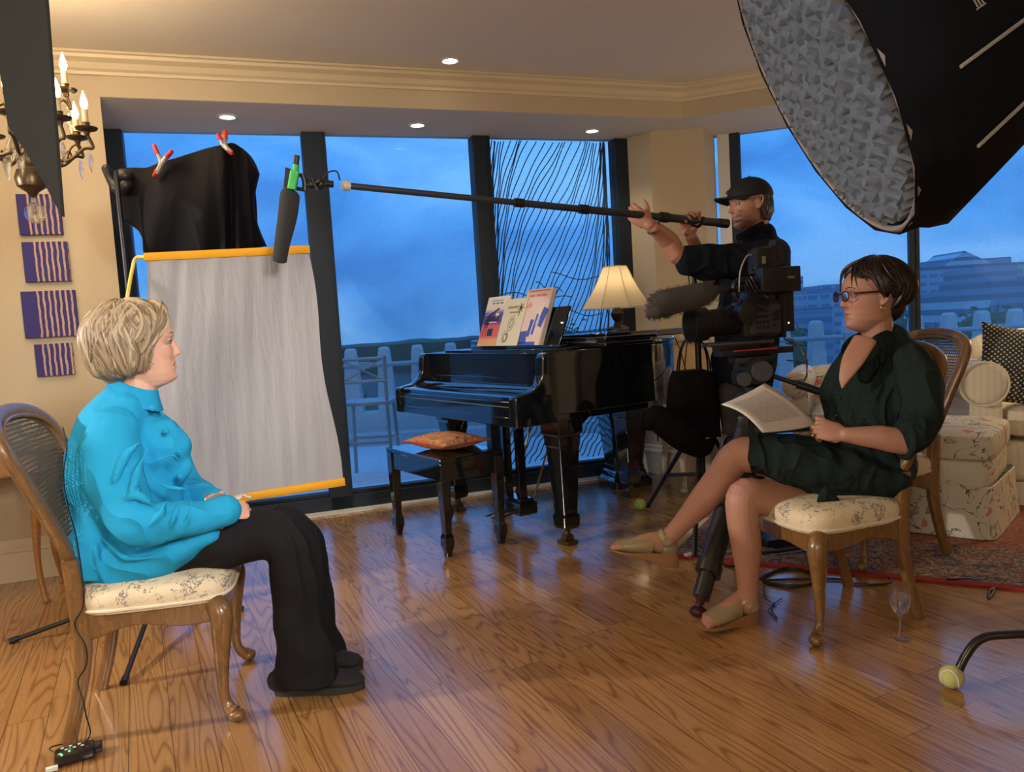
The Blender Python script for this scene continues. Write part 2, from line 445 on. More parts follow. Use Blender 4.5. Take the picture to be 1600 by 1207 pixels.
m = MB(); wbox(m, WRt, 1.6, 4.35, .001, .014, -.125, -.051, nR); struct(m.build('trim_8', M_MARBLE, smooth=False))

# ============================================================ OUTDOORS
M_CONC = mat('balcony_concrete', (.62, .64, .64), .85, fn=speckle((.25, .27, .28), 55, .7, .003))
M_DECK = mat('balcony_floor', (.62, .65, .67), .8, fn=speckle((.5, .52, .54), 14, .7, .001))
M_RAIL = mat('rail_metal', (.30, .33, .36), .4, .5)
M_TREES = mat('distant_trees', (.07, .12, .10), .9, fn=speckle((.015, .035, .03), 1.2, .8, 0))
M_HILL = mat('distant_land', (.03, .06, .055), .95, fn=speckle((.02, .04, .045), .02, .7, 0))
m = MB(); m.prism([(-7, 4.0, -.25), (-2.2, 4.85, -.25), (1, 5.93, -.25), (1.6, 5.95, -.25), (9, 3.3, -.25), (9, 8.6, -.25), (-7, 8.6, -.25)], (0, 0, .21))
struct(m.build('balcony_floor', M_DECK, smooth=False))
m = MB(); m.box((0, 8.35, .12), (18, .3, .32)); m.box((0, 8.12, -.0), (18, .3, .16)); struct(m.build('balcony_curb', M_CONC, smooth=False))
# railing: every concrete post is a thing of its own, the rail another
def post_mb(mb, x):
    rows = []
    for z, w_, d_ in ((.27, .095, .09), (.80, .068, .07), (.86, .064, .065), (.955, .055, .06), (.975, .048, .05), (.985, .036, .04)):
        rows.append([(x + sx_ * w_, 8.32 + sy * d_, z) for sx_, sy in ((-1, -1), (1, -1), (1, 1), (-1, 1))])
    mb.grid(rows)
k = 0
for i in range(-11, 22):
    x = -1.72 + i * .36
    if x < -4.2 or x > 6.2: continue
    mb = MB(); post_mb(mb, 0)
    o = mb.build('balcony_post', M_CONC, smooth=False, bevel=.008); o.location = (x, 0, 0)
    tag(o, 'tapered concrete balcony baluster outside the windows', 'baluster', 'concrete balusters along the balcony edge')
m = MB(); m.tube([(-5, 8.16, .80), (7, 8.16, .80)], .026, 10)
for x in (-1.55, .2, 2.0, 3.6, 5.2): m.box((x, 8.18, .80), (.10, .10, .07))
tag(m.build('balcony_rail', M_RAIL), 'long grey metal handrail fixed in front of the concrete balusters', 'handrail')
# land and trees far below
m = MB(); m.prism([(-1500, 40, -48), (1500, 40, -48), (1500, 1900, -48), (-1500, 1900, -48)], (0, 0, 1))
struct(m.build('distant_ground', M_HILL, smooth=False))
rnd = random.Random(3)
m = MB(); rows = []
n = 150
for i in range(n + 1):
    x = -900 + i * 14
    z = -12.5 + 2.0 * sin(i * .13) + 2.4 * mnoise.noise(V((i * .31, 2, 0))) + 1.6 * mnoise.noise(V((i * 1.3, 5, 0)))
    if x > 150: z -= 12
    rows.append([(x, 880, -47), (x, 870, z * .6 - 8), (x + 3, 885, z), (x, 960, z - 1.5), (x, 1000, -47)])
m.grid(rows, closeu=False); struct(m.build('distant_treeline', M_TREES, smooth=True))
# near trees below the balcony
def treetop(x, y, z, r, label, grp=None, seed=0, mt=None, n=420):
    g = random.Random(seed); m = MB()
    for i in range(n):
        d = V((g.gauss(0, 1), g.gauss(0, 1), g.gauss(0, .8))).normalized()
        p = d * r * (0.55 + .5 * g.random()); p.z *= .75
        s = r * .11 * (.6 + g.random()); a = V((g.gauss(0, 1), g.gauss(0, 1), g.gauss(0, 1))).normalized(); b = a.orthogonal().normalized()
        m._f([m.b.verts.new(p + q) for q in (a * s, b * s * .5, -a * s, -b * s * .5)])
    m.ball((0, 0, 0), (r * .8, r * .8, r * .6), 12)
    m.tube([(0, 0, -r * .3), (0, 0, -r * 1.6)], r * .06, 6)
    o = m.build('tree', mt or M_LEAF, smooth=False); o.location = (x, y, z); return tag(o, label, 'tree', grp)
M_LEAF = mat('leaves', (.045, .10, .04), .8, fn=speckle((.02, .05, .03), 3, .8, 0))
for i in range(16):
    x = 24 + i * 5.6; treetop(x, 70 + 13 * (i % 2) + rnd.random(), -3.6 + rnd.random() * .9, 3.6 + rnd.random() * .6, 'round dark green tree in the street beyond the balcony', 'trees between the balcony and the office blocks', i, n=200)
for i in range(9):
    x = -26 + i * 4.2; treetop(x, 62 + 11 * (i % 2) + rnd.random(), -9.5 + rnd.random() * 2.0, 3.2 + rnd.random() * .6, 'dark green tree far below the left balcony', 'trees below the left balcony', 50 + i, n=200)
# potted bush on the balcony behind the piano
p = at(872, 505, 7.2)
root = empty('potted_bush', (p.x, 7.2, -.04), 0, 'leafy green bush on the balcony behind the piano lamp', 'bush')
g = random.Random(5); m = MB()
for i in range(1300):
    q = V((g.gauss(0, .12), g.gauss(0, .1), abs(g.gauss(0, .16)))) ; q.z += .72
    if g.random() < .5: q = V((g.gauss(0, .17), g.gauss(0, .12), .62 + g.random() * .4))
    a = V((g.gauss(0, 1), g.gauss(0, 1), g.gauss(0, 1))).normalized() * .035; b = a.orthogonal().normalized() * .013
    m._f([m.b.verts.new(q + c) for c in (a, b, -a, -b)])
m.build('foliage', M_LEAF, root, smooth=False)
m = MB(); m.lathe([(.0, 0), (.13, 0), (.17, .34), (.18, .36), (.18, .38), (.15, .38), (.14, .34), (0, .33)], 20); m.build('pot', M_CONC, root)
m = MB()
for i in range(6): m.tube([(0, 0, .33), (.05 * cos(i), .05 * sin(i), .55), (.14 * cos(i), .12 * sin(i), .85)], .008, 6, sub=3)
m.build('stem', mat('bark', (.06, .04, .025), .9), root)
# office blocks, distance haze put into their blue-grey facade colours
def facade(c1, c2, fl_=3.6, bay=0):
    def f(t, p):
        v = t.co(); s = t.n('SeparateXYZ'); t.l(v, s.inputs[0])
        a = t.m('LESS_THAN', t.m('FRACT', t.m('DIVIDE', s.outputs[2], fl_)), .45)
        if bay:
            b = t.m('LESS_THAN', t.m('FRACT', t.m('DIVIDE', t.m('ADD', s.outputs[0], s.outputs[1]), bay)), .72)
            a = t.m('MULTIPLY', a, b)
        t.l(t.mix(a, c1, c2), p.inputs['Base Color'])
    return f
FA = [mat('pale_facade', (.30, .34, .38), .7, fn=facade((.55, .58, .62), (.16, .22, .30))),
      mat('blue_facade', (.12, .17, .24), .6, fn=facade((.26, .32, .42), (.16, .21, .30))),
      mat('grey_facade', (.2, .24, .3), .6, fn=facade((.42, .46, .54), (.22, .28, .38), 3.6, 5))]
def block(u0, u1, vt, D, kind, label, dep=30, steps=None, roof=None):
    a = at(u0, 480, D); b = at(u1, 480, D); zt = at((u0 + u1) / 2, vt, D).z
    root = empty('office_building', ((a.x + b.x) / 2, D, -47), 0, label, 'office building')
    wd = b.x - a.x; h = zt + 47
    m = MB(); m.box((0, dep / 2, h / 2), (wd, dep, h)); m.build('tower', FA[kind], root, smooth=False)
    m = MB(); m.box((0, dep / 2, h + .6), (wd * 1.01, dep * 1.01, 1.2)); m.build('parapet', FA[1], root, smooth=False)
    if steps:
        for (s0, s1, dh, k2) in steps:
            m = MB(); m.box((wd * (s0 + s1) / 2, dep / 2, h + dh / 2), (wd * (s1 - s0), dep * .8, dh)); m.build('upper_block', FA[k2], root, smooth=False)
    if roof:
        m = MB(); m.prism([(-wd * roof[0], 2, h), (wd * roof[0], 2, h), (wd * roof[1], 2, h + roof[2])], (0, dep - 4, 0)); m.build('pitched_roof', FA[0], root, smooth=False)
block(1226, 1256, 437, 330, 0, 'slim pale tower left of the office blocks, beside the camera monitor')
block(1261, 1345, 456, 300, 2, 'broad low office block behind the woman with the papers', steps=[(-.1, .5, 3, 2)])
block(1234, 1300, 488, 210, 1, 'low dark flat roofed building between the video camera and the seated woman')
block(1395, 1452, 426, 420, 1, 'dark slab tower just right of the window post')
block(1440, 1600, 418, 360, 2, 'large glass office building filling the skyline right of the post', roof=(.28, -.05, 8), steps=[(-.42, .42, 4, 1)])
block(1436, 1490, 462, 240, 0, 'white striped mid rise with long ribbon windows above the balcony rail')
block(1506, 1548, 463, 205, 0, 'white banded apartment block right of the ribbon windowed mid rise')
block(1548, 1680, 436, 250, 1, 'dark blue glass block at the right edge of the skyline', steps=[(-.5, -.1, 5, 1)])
# wavy netting ribbons for the third pane
M_MOIRE = mat('moire_dark', (.02, .05, .10), .8)  # added dark ribbons imitate the moire of the doubled mesh shade
m = MB(); x0, x1 = sx(765), sx(955); wdt = x1 - x0
def wp(s, z, off=.10): q = WL(x0 + s * wdt) + nL * off; return V((q.x, q.y, z))
g = random.Random(11)
def ribbon(pts, wd=.006):
    rows = []
    for i, p in enumerate(pts):
        d = (pts[min(i + 1, len(pts) - 1)] - pts[max(0, i - 1)]); t_ = d.cross(nL).normalized() * wd
        rows.append([p - t_, p + t_])
    m.grid(rows, closeu=False)
for k in range(44):
    u0 = -3.4 + 6.4 * k / 43; pts = []
    for i in range(44):
        t = i / 43; z = .95 + 1.47 * t
        u = u0 + 2.3 * (t - .5) * (1 + .07 * sin(k)) + .25 * t * t
        s = .5 + .5 * math.tanh(.75 * u) + .009 * sin(13 * t + k * 1.7) + .003 * sin(33 * t + k)
        z += .006 * sin(15 * t + k * .6)
        if .004 <= s <= .996: pts.append(wp(s, z))
    if len(pts) > 3: ribbon(pts, .0038)
for k in range(9):
    pts = []; z0 = 1.0 + k * .06; s0 = g.random() * .5; ln = .2 + g.random() * .5
    for i in range(24):
        t = i / 23; s = s0 + ln * t
        if 0 <= s <= 1: pts.append(wp(s, z0 + .02 * sin(9 * t + k) - .06 * t, .105))
    if len(pts) > 3: ribbon(pts, .0035)
for k in range(24):
    pts = []
    for i in range(20):
        t = i / 19; s = -.1 + k * .05 + .25 * t
        if 0 <= s <= 1: pts.append(wp(s, .14 + .34 * t + .01 * sin(20 * t + k)))
    if len(pts) > 3: ribbon(pts, .004)
tag(m.build('moire', M_MOIRE, smooth=False), 'dark wavy netting of the mesh shades, modelled as ribbons outside the pane left of the pier', 'moire', kind='stuff')
# bar stools on the balcony
def stool(x, y, rz, label):
    root = empty('bar_stool', (x, y, -.04), rz, label, 'bar stool')
    mt = M_RAIL
    m = MB(); m.box((0, 0, .62), (.40, .38, .03), bev=.008); m.build('seat', mt, root, smooth=False)
    for sx_ in (-1, 1):
        m = MB(); m.tube([(sx_ * .18, .17, 0), (sx_ * .17, .165, .62), (sx_ * .18, .19, 1.0)], .016, 8, sub=4); m.build('leg', mt, root)
        m = MB(); m.tube([(sx_ * .19, -.18, 0), (sx_ * .17, -.165, .62)], .016, 8); m.build('leg', mt, root)
    m = MB()
    for z in (.98, .80): m.tube([(-.18, .19, z), (.18, .19, z)], .014, 8)
    m.tube([(-.17, .19, .98), (.17, .19, .80)], .007, 6); m.tube([(.17, .19, .98), (-.17, .19, .80)], .007, 6); m.build('backrest', mt, root)
    m = MB()
    for z in (.3,):
        m.tube([(-.18, -.17, z), (.18, -.17, z), (.18, .17, z), (-.18, .17, z)], .01, 6, closed=True)
    m.build('foot_ring', mt, root)
p = at(582, 690, 6.3); stool(p.x, 6.3, R(180), 'dark metal balcony bar stool outside, left of the piano')
# ============================================================ FURNITURE
def canefn(t, p):
    s = t.n('SeparateXYZ'); t.l(t.co(), s.inputs[0])
    fx = t.m('ABSOLUTE', t.m('SUBTRACT', t.m('FRACT', t.m('DIVIDE', s.outputs[0], .0125)), .5))
    fz = t.m('ABSOLUTE', t.m('SUBTRACT', t.m('FRACT', t.m('DIVIDE', s.outputs[2], .0125)), .5))
    h = t.m('LESS_THAN', t.m('MAXIMUM', fx, fz), .24)
    tr = t.n('BsdfTransparent'); mx = t.n('MixShader'); o = t.t.nodes['Material Output']
    t.l(h, mx.inputs[0]); t.l(p.outputs[0], mx.inputs[1]); t.l(tr.outputs[0], mx.inputs[2]); t.l(mx.outputs[0], o.inputs[0])
M_CANE = mat('aged_cane', (.10, .085, .055), .5, fn=canefn)
M_CANEL = mat('pale_cane', (.62, .42, .18), .5, fn=canefn)
M_FRUIT = mat('fruitwood', (.24, .12, .04), .28, fn=woodfn((.12, .058, .020), (.25, .128, .045), (3, 3, 1), 4), Coat_Weight=.4, Coat_Roughness=.15)
def toile(t, p):
    v = t.co(); n1 = t.noise(v, 16, 4, .6, .8); n2 = t.noise(t.co(loc=(3, 1, 2)), 75, 3, .65, 1.5)
    a = t.m('MULTIPLY', t.m('GREATER_THAN', n1, .55), t.m('GREATER_THAN', n2, .5))
    q = t.noise(t.co(loc=(9, 4, 1)), 11, 2); line = t.m('LESS_THAN', t.m('ABSOLUTE', t.m('SUBTRACT', q, .5)), .007)
    a = t.m('MAXIMUM', a, t.m('MULTIPLY', line, .3))
    t.l(t.mix(t.m('MULTIPLY', a, .8), (.74, .62, .43), (.16, .15, .17)), p.inputs['Base Color'])
    t.l(t.bump(t.noise(v, 400, 2), .0006), p.inputs['Normal'])
M_TOILE = mat('toile_fabric', (.7, .6, .42), .8, fn=toile)
def rrect(w0, w1, d, z, n=40, e=.45, c=(0, 0)):
    """rounded trapezoid ring: width w1 at front (+y), w0 at back"""
    out = []
    for j in range(n):
        q = 2 * pi * j / n; cx = math.copysign(abs(cos(q)) ** e, cos(q)); sy = math.copysign(abs(sin(q)) ** e, sin(q))
        w_ = w0 + (w1 - w0) * (sy + 1) / 2
        out.append((c[0] + cx * w_ / 2, c[1] + sy * d / 2, z))
    return out
def make_chair(label, wood=M_FRUIT, cane=M_CANE, group=None):
    root = empty('dining_chair', (0, 0, 0), 0, label, 'chair', group)
    for s in (-1, 1):
        m = MB(); m.loft([(s * .205, .18, .37), (s * .222, .20, .335), (s * .218, .195, .27), (s * .210, .187, .17), (s * .206, .184, .08), (s * .214, .197, .042), (s * .224, .212, .028)],
                         [(.030, .030), (.034, .034), (.029, .029), (.020, .020), (.0155, .0155), (.017, .017), (.021, .021)], n=14, sub=4, round0=.01)
        m.ball((s * .228, .218, .02), (.026, .026, .0195), 14); m.build('front_leg', wood, root)
        m = MB(); m.loft([(s * .178, -.203, .545), (s * .176, -.193, .40), (s * .175, -.193, .27), (s * .18, -.215, .14), (s * .182, -.255, .004)], [(.018, .022), (.022, .026), (.02, .024), (.017, .02), (.017, .021)], ref=(1, 0, 0), n=12, sub=4, sq=.6); m.build('rear_leg', wood, root)
    m = MB()
    n = 14
    for s in (-1, 1):   # side rails with serpentine lower edge
        top = [(s * (.186 + .029 * i / n), -.195 + .39 * i / n, .375) for i in range(n + 1)]
        bot = [(x, y, .305 + .02 * sin(pi * i / n) ** 2 * 1 - .012 * sin(2 * pi * i / n) * s * 0 - .008 * cos(3 * pi * i / n)) for i, (x, y, z) in enumerate(top)]
        m.prism(top + bot[::-1], (-s * .022, 0, 0))
    for y, wd in ((.195, .205), (-.205, .178)):
        top = [(-wd + 2 * wd * i / n, y + (.018 * sin(pi * i / n) if y > 0 else 0), .375) for i in range(n + 1)]
        bot = [(x, yy, .303 + .025 * sin(pi * i / n) ** 2 - .01 * math.exp(-((i - n / 2) / 1.6) ** 2) * 1.6) for i, (x, yy, z) in enumerate(top)]
        m.prism(top + bot[::-1], (0, -.022 if y > 0 else .022, 0))
    m.build('seat_rail', wood, root, bevel=.004)
    m = MB()
    m.grid([rrect(.39 + a, .455 + a, .425 + a, z, c=(0, .008)) for a, z in ((-.02, .374), (.012, .375), (.022, .384), (.018, .392), (.024, .400), (.026, .417), (.016, .437), (-.02, .451), (-.09, .459), (-.2, .463), (-.34, .464))])
    c_ = m.build('seat_cushion', M_TOILE, root)
    m = MB(); m.loft([V(p) for p in rrect(.415, .48, .45, .388, 36, c=(0, .008))], [(.005, .005)] * 36, n=6, sub=0, closed=True); m.build('piping', mat('piping_cream', (.72, .66, .52), .7), c_)
    # back: shield frame, raked
    def bp(x, z):   # raked, slightly curved back surface
        h = (z - .52); return V((x, -.205 - .31 * h - .16 * h * h + .35 * x * x, z))
    loop = [(0, .53), (.10, .525), (.165, .555), (.188, .64), (.208, .75), (.225, .85), (.215, .915), (.16, .955), (.08, .972), (0, .977)]
    loop = loop + [(-x, z) for x, z in loop[-2:0:-1]]
    m = MB(); m.loft([bp(x, z) for x, z in loop], [(.017, .024)] * len(loop), ref=(0, 1, .3), n=12, sub=3, closed=True, sq=.75)
    m.loft([bp(x * .93, .755 + (z - .755) * .93) + V((0, .013, 0)) for x, z in loop], [(.006, .006)] * len(loop), n=6, sub=3, closed=True)
    m.loft([bp(s, .525) for s in (-.17, 0, .17)], [(.02, .02)] * 3, n=8, sub=3)
    fr = m.build('back_frame', wood, root)
    m = MB(); rows = []
    ring = crom([V((x, 0, z)) for x, z in loop] + [V((loop[0][0], 0, loop[0][1]))], 3)[:-1]
    for f in (1.0, .8, .55, .3, .02): rows.append([bp(p.x * f * .97, .755 + (p.z - .755) * f * .97) for p in ring])
    m.grid(rows, True, cap0=False); m.build('cane_panel', cane, fr, smooth=False)
    return root
CH = []
c = make_chair('carved fruitwood dining chair with caned back that the woman in turquoise sits on', group=None)
c.location = (-1.16, 2.41, 0); c.rotation_euler.z = R(-75.5); CH.append(c)
c = copy_tree(c); c['label'] = 'wooden dining chair with toile seat under the woman in the dark green dress'
c.location = (1.125, 2.80, 0); c.rotation_euler.z = R(106); CH.append(c)
c = copy_tree(c); c['label'] = 'empty wooden cane backed dining chair standing behind the woman with glasses'
c.location = (1.60, 3.46, .012); c.rotation_euler.z = R(103); CH.append(c)
c = copy_tree(c); c['label'] = 'dining chair mostly hidden behind the woman in turquoise, only feet showing'
c.location = (-1.67, 3.42, 0); c.rotation_euler.z = R(188)
M_PALEW = mat('pale_painted_wood', (.45, .38, .28), .45)
c = make_chair('pale framed chair with round cane back in front of the pier', M_PALEW, M_CANEL)
c.location = (1.24, 5.08, 0); c.rotation_euler.z = R(190)

# ------------------------------------------------------------ grand piano
M_PIANO = mat('black_lacquer', (.006, .007, .009), .06, Coat_Weight=1.0, Coat_Roughness=.03)
PR = empty('grand_piano', (-.35, 4.12, 0), -.98, 'black lacquered grand piano with closed lid in front of the windows', 'piano')
PW = .65
def outline(o=0, y0=.20):
    pts = [(PW + o, y0), (PW + o, .80), (PW + o - .01, .95), (PW - .06 + o, 1.10), (PW - .17 + o, 1.24), (.36 + o, 1.38), (.24 + o, 1.52), (.10 + o * .6, 1.66), (-.08, 1.73 + o), (-.28, 1.74 + o), (-.46 - o * .5, 1.68 + o * .7), (-.58 - o, 1.55), (-PW - o, 1.36), (-PW - o, y0)]
    mid = crom([V((*p, 0)) for p in pts[1:-1]], 5)
    return [V((*pts[0], 0))] + mid + [V((*pts[-1], 0))]
def zz(P, z): return [V((p.x, p.y, z)) for p in P]
m = MB(); m.prism(zz(outline(), .69), (0, 0, .31)); m.build('rim', M_PIANO, PR, bevel=.006)
m = MB(); m.prism(zz(outline(-.04), .655), (0, 0, .036)); m.build('underside', M_PIANO, PR)
for s in (-1, 1):   # cheeks / arms sweeping down to the key blocks
    m = MB()
    prof = [(0, .655), (0, .795), (.01, .806), (.05, .812), (.10, .822), (.145, .85), (.165, .90), (.17, .97), (.18, .995), (.20, 1.0), (.26, 1.0), (.26, .655)]
    m.prism([(s * PW, y, z) for y, z in prof], (-s * .06, 0, 0))
    m.build('arm', M_PIANO, PR, bevel=.006)
m = MB(); m.box((0, .02, .735), (1.18, .03, .085)); m.box((0, .12, .68), (1.2, .24, .045)); m.build('keyslip', M_PIANO, PR, bevel=.004)
m = MB(); m.box((0, .002, .753), (1.17, .006, .003)); m.build('keyslip_seam', mat('seam_grey', (.15, .15, .16), .3), PR)
m = MB(); rows = []
for y, z in ((.022, .775), (.02, .796), (.03, .803), (.06, .806), (.10, .812), (.135, .822), (.15, .835), (.18, .835), (.18, .78), (.03, .775)): rows.append([(-.588, y, z), (.588, y, z)])
m.grid(rows, closeu=False, closev=True); m.build('fallboard', M_PIANO, PR, angle=30)
m = MB(); m.box((0, .205, .905), (1.18, .03, .17)); m.box((0, .215, .992), (1.18, .05, .016)); m.box((0, .19, .87), (.9, .004, .004)); m.build('name_board', M_PIANO, PR, bevel=.003)
o2 = outline(.012, .56)
m = MB(); m.prism(zz(o2, 1.003), (0, 0, .024)); m.build('lid', M_PIANO, PR, bevel=.007)
m = MB(); m.prism([(PW + .012, .56, 1.03), (PW + .012, .93, 1.03), (-PW - .012, .93, 1.03), (-PW - .012, .56, 1.03)], (0, 0, .026)); m.box((.3, 1.02, 1.05), (.4, .62, .038)); m.build('folded_lid_front', M_PIANO, PR, bevel=.007)
m = MB()
m.tube([(-.55, .555, 1.028), (.6, .555, 1.028)], .007, 8)
m.build('lid_hinge', BRASS, PR)
rk = Matrix.Rotation(R(-24), 3, 'X')
m = MB(); m.box((0, .42, 1.005), (1.0, .28, .012)); m.box((0, .505, 1.115), (.82, .014, .24), rk, bev=.004); m.box((0, .46, 1.018), (.9, .05, .012)); m.build('music_desk', M_PIANO, PR, bevel=.002)
def pleg(x, y, name='leg'):
    m = MB()
    rows = []
    for z, a in ((.66, .078), (.58, .078), (.57, .068), (.52, .066), (.51, .062), (.16, .043), (.155, .052), (.10, .05), (.085, .042), (.08, .03)):
        rows.append([(x + sx_ * a, y + sy * a, z) for sx_, sy in ((-1, -1), (1, -1), (1, 1), (-1, 1))])
    m.grid(rows); o = m.build(name, M_PIANO, PR, smooth=False, bevel=.006)
    m = MB(); m.tube([(x, y, .085), (x, y, .05)], .018, 10); m.tube([(x - .02, y, .03), (x + .02, y, .03)], .028, 14); m.box((x, y, .012), (.09, .07, .022), bev=.005); m.build('caster', mat('dark_brass', (.12, .08, .035), .35, .8), o)
for x, y in ((.52, .36), (-.55, .33), (-.02, 1.30)): pleg(x, y)
# brackets between legs and case
for x in (.52, -.55):
    m = MB()
    m.prism([(x - .03, .43, .66), (x - .03, .43, .56), (x - .03, .46, .60), (x - .03, .52, .645), (x - .03, .60, .66)], (.06, 0, 0))
    s = -1 if x > 0 else 1
    m.prism([(x + s * .07, .33, .66), (x + s * .07, .33, .57), (x + s * .10, .33, .61), (x + s * .16, .33, .645), (x + s * .22, .33, .66)], (0, .06, 0))
    m.build('leg_bracket', M_PIANO, PR, smooth=False)
LY = empty('pedal_lyre', (0, .40, 0)); LY.parent = PR
m = MB()
for s in (-1, 1): m.box((s * .07, 0, .39), (.036, .05, .53), bev=.005); m.box((s * .07, 0, .63), (.05, .06, .06), bev=.004)
m.box((0, 0, .11), (.26, .12, .07), bev=.008); m.box((0, 0, .155), (.22, .09, .02), bev=.004); m.box((0, .02, .66), (.3, .14, .02)); m.build('lyre_frame', M_PIANO, LY, smooth=False)
m = MB()
for s in (-1, 1): m.tube([(s * .09, .05, .12), (s * .12, .26, .66)], .006, 8)
m.build('lyre_brace', BRASS, LY)
for s in (-1, 0, 1):
    m = MB(); m.loft([(s * .06, -.05, .085), (s * .06, -.10, .08), (s * .06, -.15, .07), (s * .06, -.17, .066)], [(.009, .004), (.009, .004), (.014, .005), (.012, .004)], ref=(1, 0, 0), n=10, sub=3, round1=True); m.build('pedal', BRASS, LY)
def loc2w(o, p): return wm(o) @ V(p)
# ------------------------------------------------------------ bench and cushion
B = empty('piano_bench', (-.35, 4.12, 0), -.98, 'black lacquered piano bench tucked under the keyboard', 'bench')
bx0, bx1, by0, by1 = -.31, .26, -.20, .12
m = MB(); m.box(((bx0 + bx1) / 2, (by0 + by1) / 2, .488), (bx1 - bx0 + .06, by1 - by0 + .06, .024)); m.build('bench_top', M_PIANO, B, smooth=False, bevel=.006)
m = MB(); cx, cy = (bx0 + bx1) / 2, (by0 + by1) / 2
for a, b, c_, d in ((cx, by0 - .008, bx1 - bx0, .02), (cx, by1 + .008, bx1 - bx0, .02), (bx0 - .008, cy, .02, by1 - by0), (bx1 + .008, cy, .02, by1 - by0)): m.box((a, b, .43), (c_, d, .092))
m.build('apron', M_PIANO, B, smooth=False, bevel=.003)
for x in (bx0, bx1):
    for y in (by0, by1):
        m = MB(); rows = []
        for z, a in ((.476, .027), (.38, .027), (.12, .019), (.10, .026), (.06, .027), (.02, .017), (0, .016)):
            rows.append([(x + sx_ * a, y + sy * a, z) for sx_, sy in ((-1, -1), (1, -1), (1, 1), (-1, 1))])
        m.grid(rows); m.build('leg', M_PIANO, B, smooth=False, bevel=.003)
def kilim(t, p):
    v = t.co(); n1 = t.noise(v, 11, 2, .5, 1); n2 = t.noise(t.co(loc=(4, 2, 9)), 26, 3, .6, 2)
    c = t.ramp(n1, [(0, (.42, .10, .035)), (.42, (.50, .16, .05)), (.5, (.45, .25, .08)), (.56, (.20, .16, .07)), (.62, (.50, .14, .05)), (.7, (.10, .03, .03))], 'CONSTANT')
    t.l(t.mix(t.m('MULTIPLY', t.m('GREATER_THAN', n2, .57), .6), c, (.07, .03, .03)), p.inputs['Base Color'])
    t.l(t.bump(t.noise(v, 350, 2), .001), p.inputs['Normal'])
def pillow(name, w_, d_, h_, mt, n=22, parent=None, pw=.55):
    m = MB(); rows = []
    for s in (1, -1):
        g = []
        for i in range(n + 1):
            r_ = []
            for j in range(n + 1):
                u, v = 2 * i / n - 1, 2 * j / n - 1
                pin = 1 - .10 * (1 - abs(u) ** 2) * abs(v) ** 3; pin2 = 1 - .10 * (1 - abs(v) ** 2) * abs(u) ** 3
                hh = (max(0, (1 - u * u) * (1 - v * v))) ** pw
                r_.append((u * w_ / 2 * pin2, v * d_ / 2 * pin, s * h_ / 2 * hh))
            g.append(r_)
        m.grid(g, closeu=False)
    bmesh.ops.remove_doubles(m.b, verts=m.b.verts, dist=1e-5)
    return m.build(name, mt, parent, angle=180)
c = pillow('tapestry_cushion', .40, .30, .09, mat('kilim_wool', (.4, .15, .05), .9, fn=kilim))
c.location = loc2w(B, (.0, -.03, .545)); c.rotation_euler = (0, 0, -.98 + .1); tag(c, 'small rust red patterned cushion lying on the piano bench', 'cushion')
m = MB(); rr_ = []
for i in range(80):
    q = i / 20; k_ = int(q); f = q - k_; e_ = .97 - .09 * (1 - (2 * f - 1) ** 2)
    x, y = [(2 * f - 1, -1), (1, 2 * f - 1), (1 - 2 * f, 1), (-1, 1 - 2 * f)][k_]
    rr_.append(V((x * .2 * (e_ / .97 if abs(x) == 1 else 1), y * .15 * (e_ / .97 if abs(y) == 1 else 1), 0)))
m.loft(rr_, [(.006, .006)] * 80, n=6, sub=0, closed=True); m.build('cushion_cord', mat('rust_cord', (.33, .06, .03), .8), c)
# ------------------------------------------------------------ music books on the desk
def booktex(kind):
    def f(t, p):
        s = t.n('SeparateXYZ'); t.l(t.co(), s.inputs[0]); x, z = s.outputs[0], s.outputs[2]
        if kind == 0:
            c = t.ramp(t.m('DIVIDE', z, .3), [(0, (.75, .40, .10)), (.12, (.75, .38, .12)), (.2, (.70, .12, .03)), (.42, (.65, .10, .06)), (.5, (.10, .03, .16)), (.68, (.12, .06, .35)), (.77, (.72, .66, .48)), (1, (.78, .72, .54))])
            pass
        elif kind == 1:
            c = t.mix(t.noise(t.co(), 8, 1), (.70, .64, .42), (.66, .60, .40))
        else:
            c = t.mix(t.noise(t.co(), 5, 1), (.74, .56, .44), (.70, .52, .46))
        t.l(c, p.inputs['Base Color'])
    return f
def text(s, size, mt, parent, M, name='lettering', ext=.0004, align='CENTER'):
    cu = bpy.data.curves.new(name, 'FONT'); cu.body = s; cu.size = size; cu.extrude = ext; cu.align_x = align; cu.materials.append(mt)
    tmp = bpy.data.objects.new(name, cu); COL.objects.link(tmp)
    dg = bpy.context.evaluated_depsgraph_get(); me = bpy.data.meshes.new_from_object(tmp.evaluated_get(dg)); me.name = name
    bpy.data.objects.remove(tmp)
    o = bpy.data.objects.new(name, me); COL.objects.link(o); o.parent = parent; o.matrix_basis = M; return o
INK = mat('dark_ink', (.05, .05, .07), .6)
PAPER = mat('white_paper', (.78, .74, .68), .7)
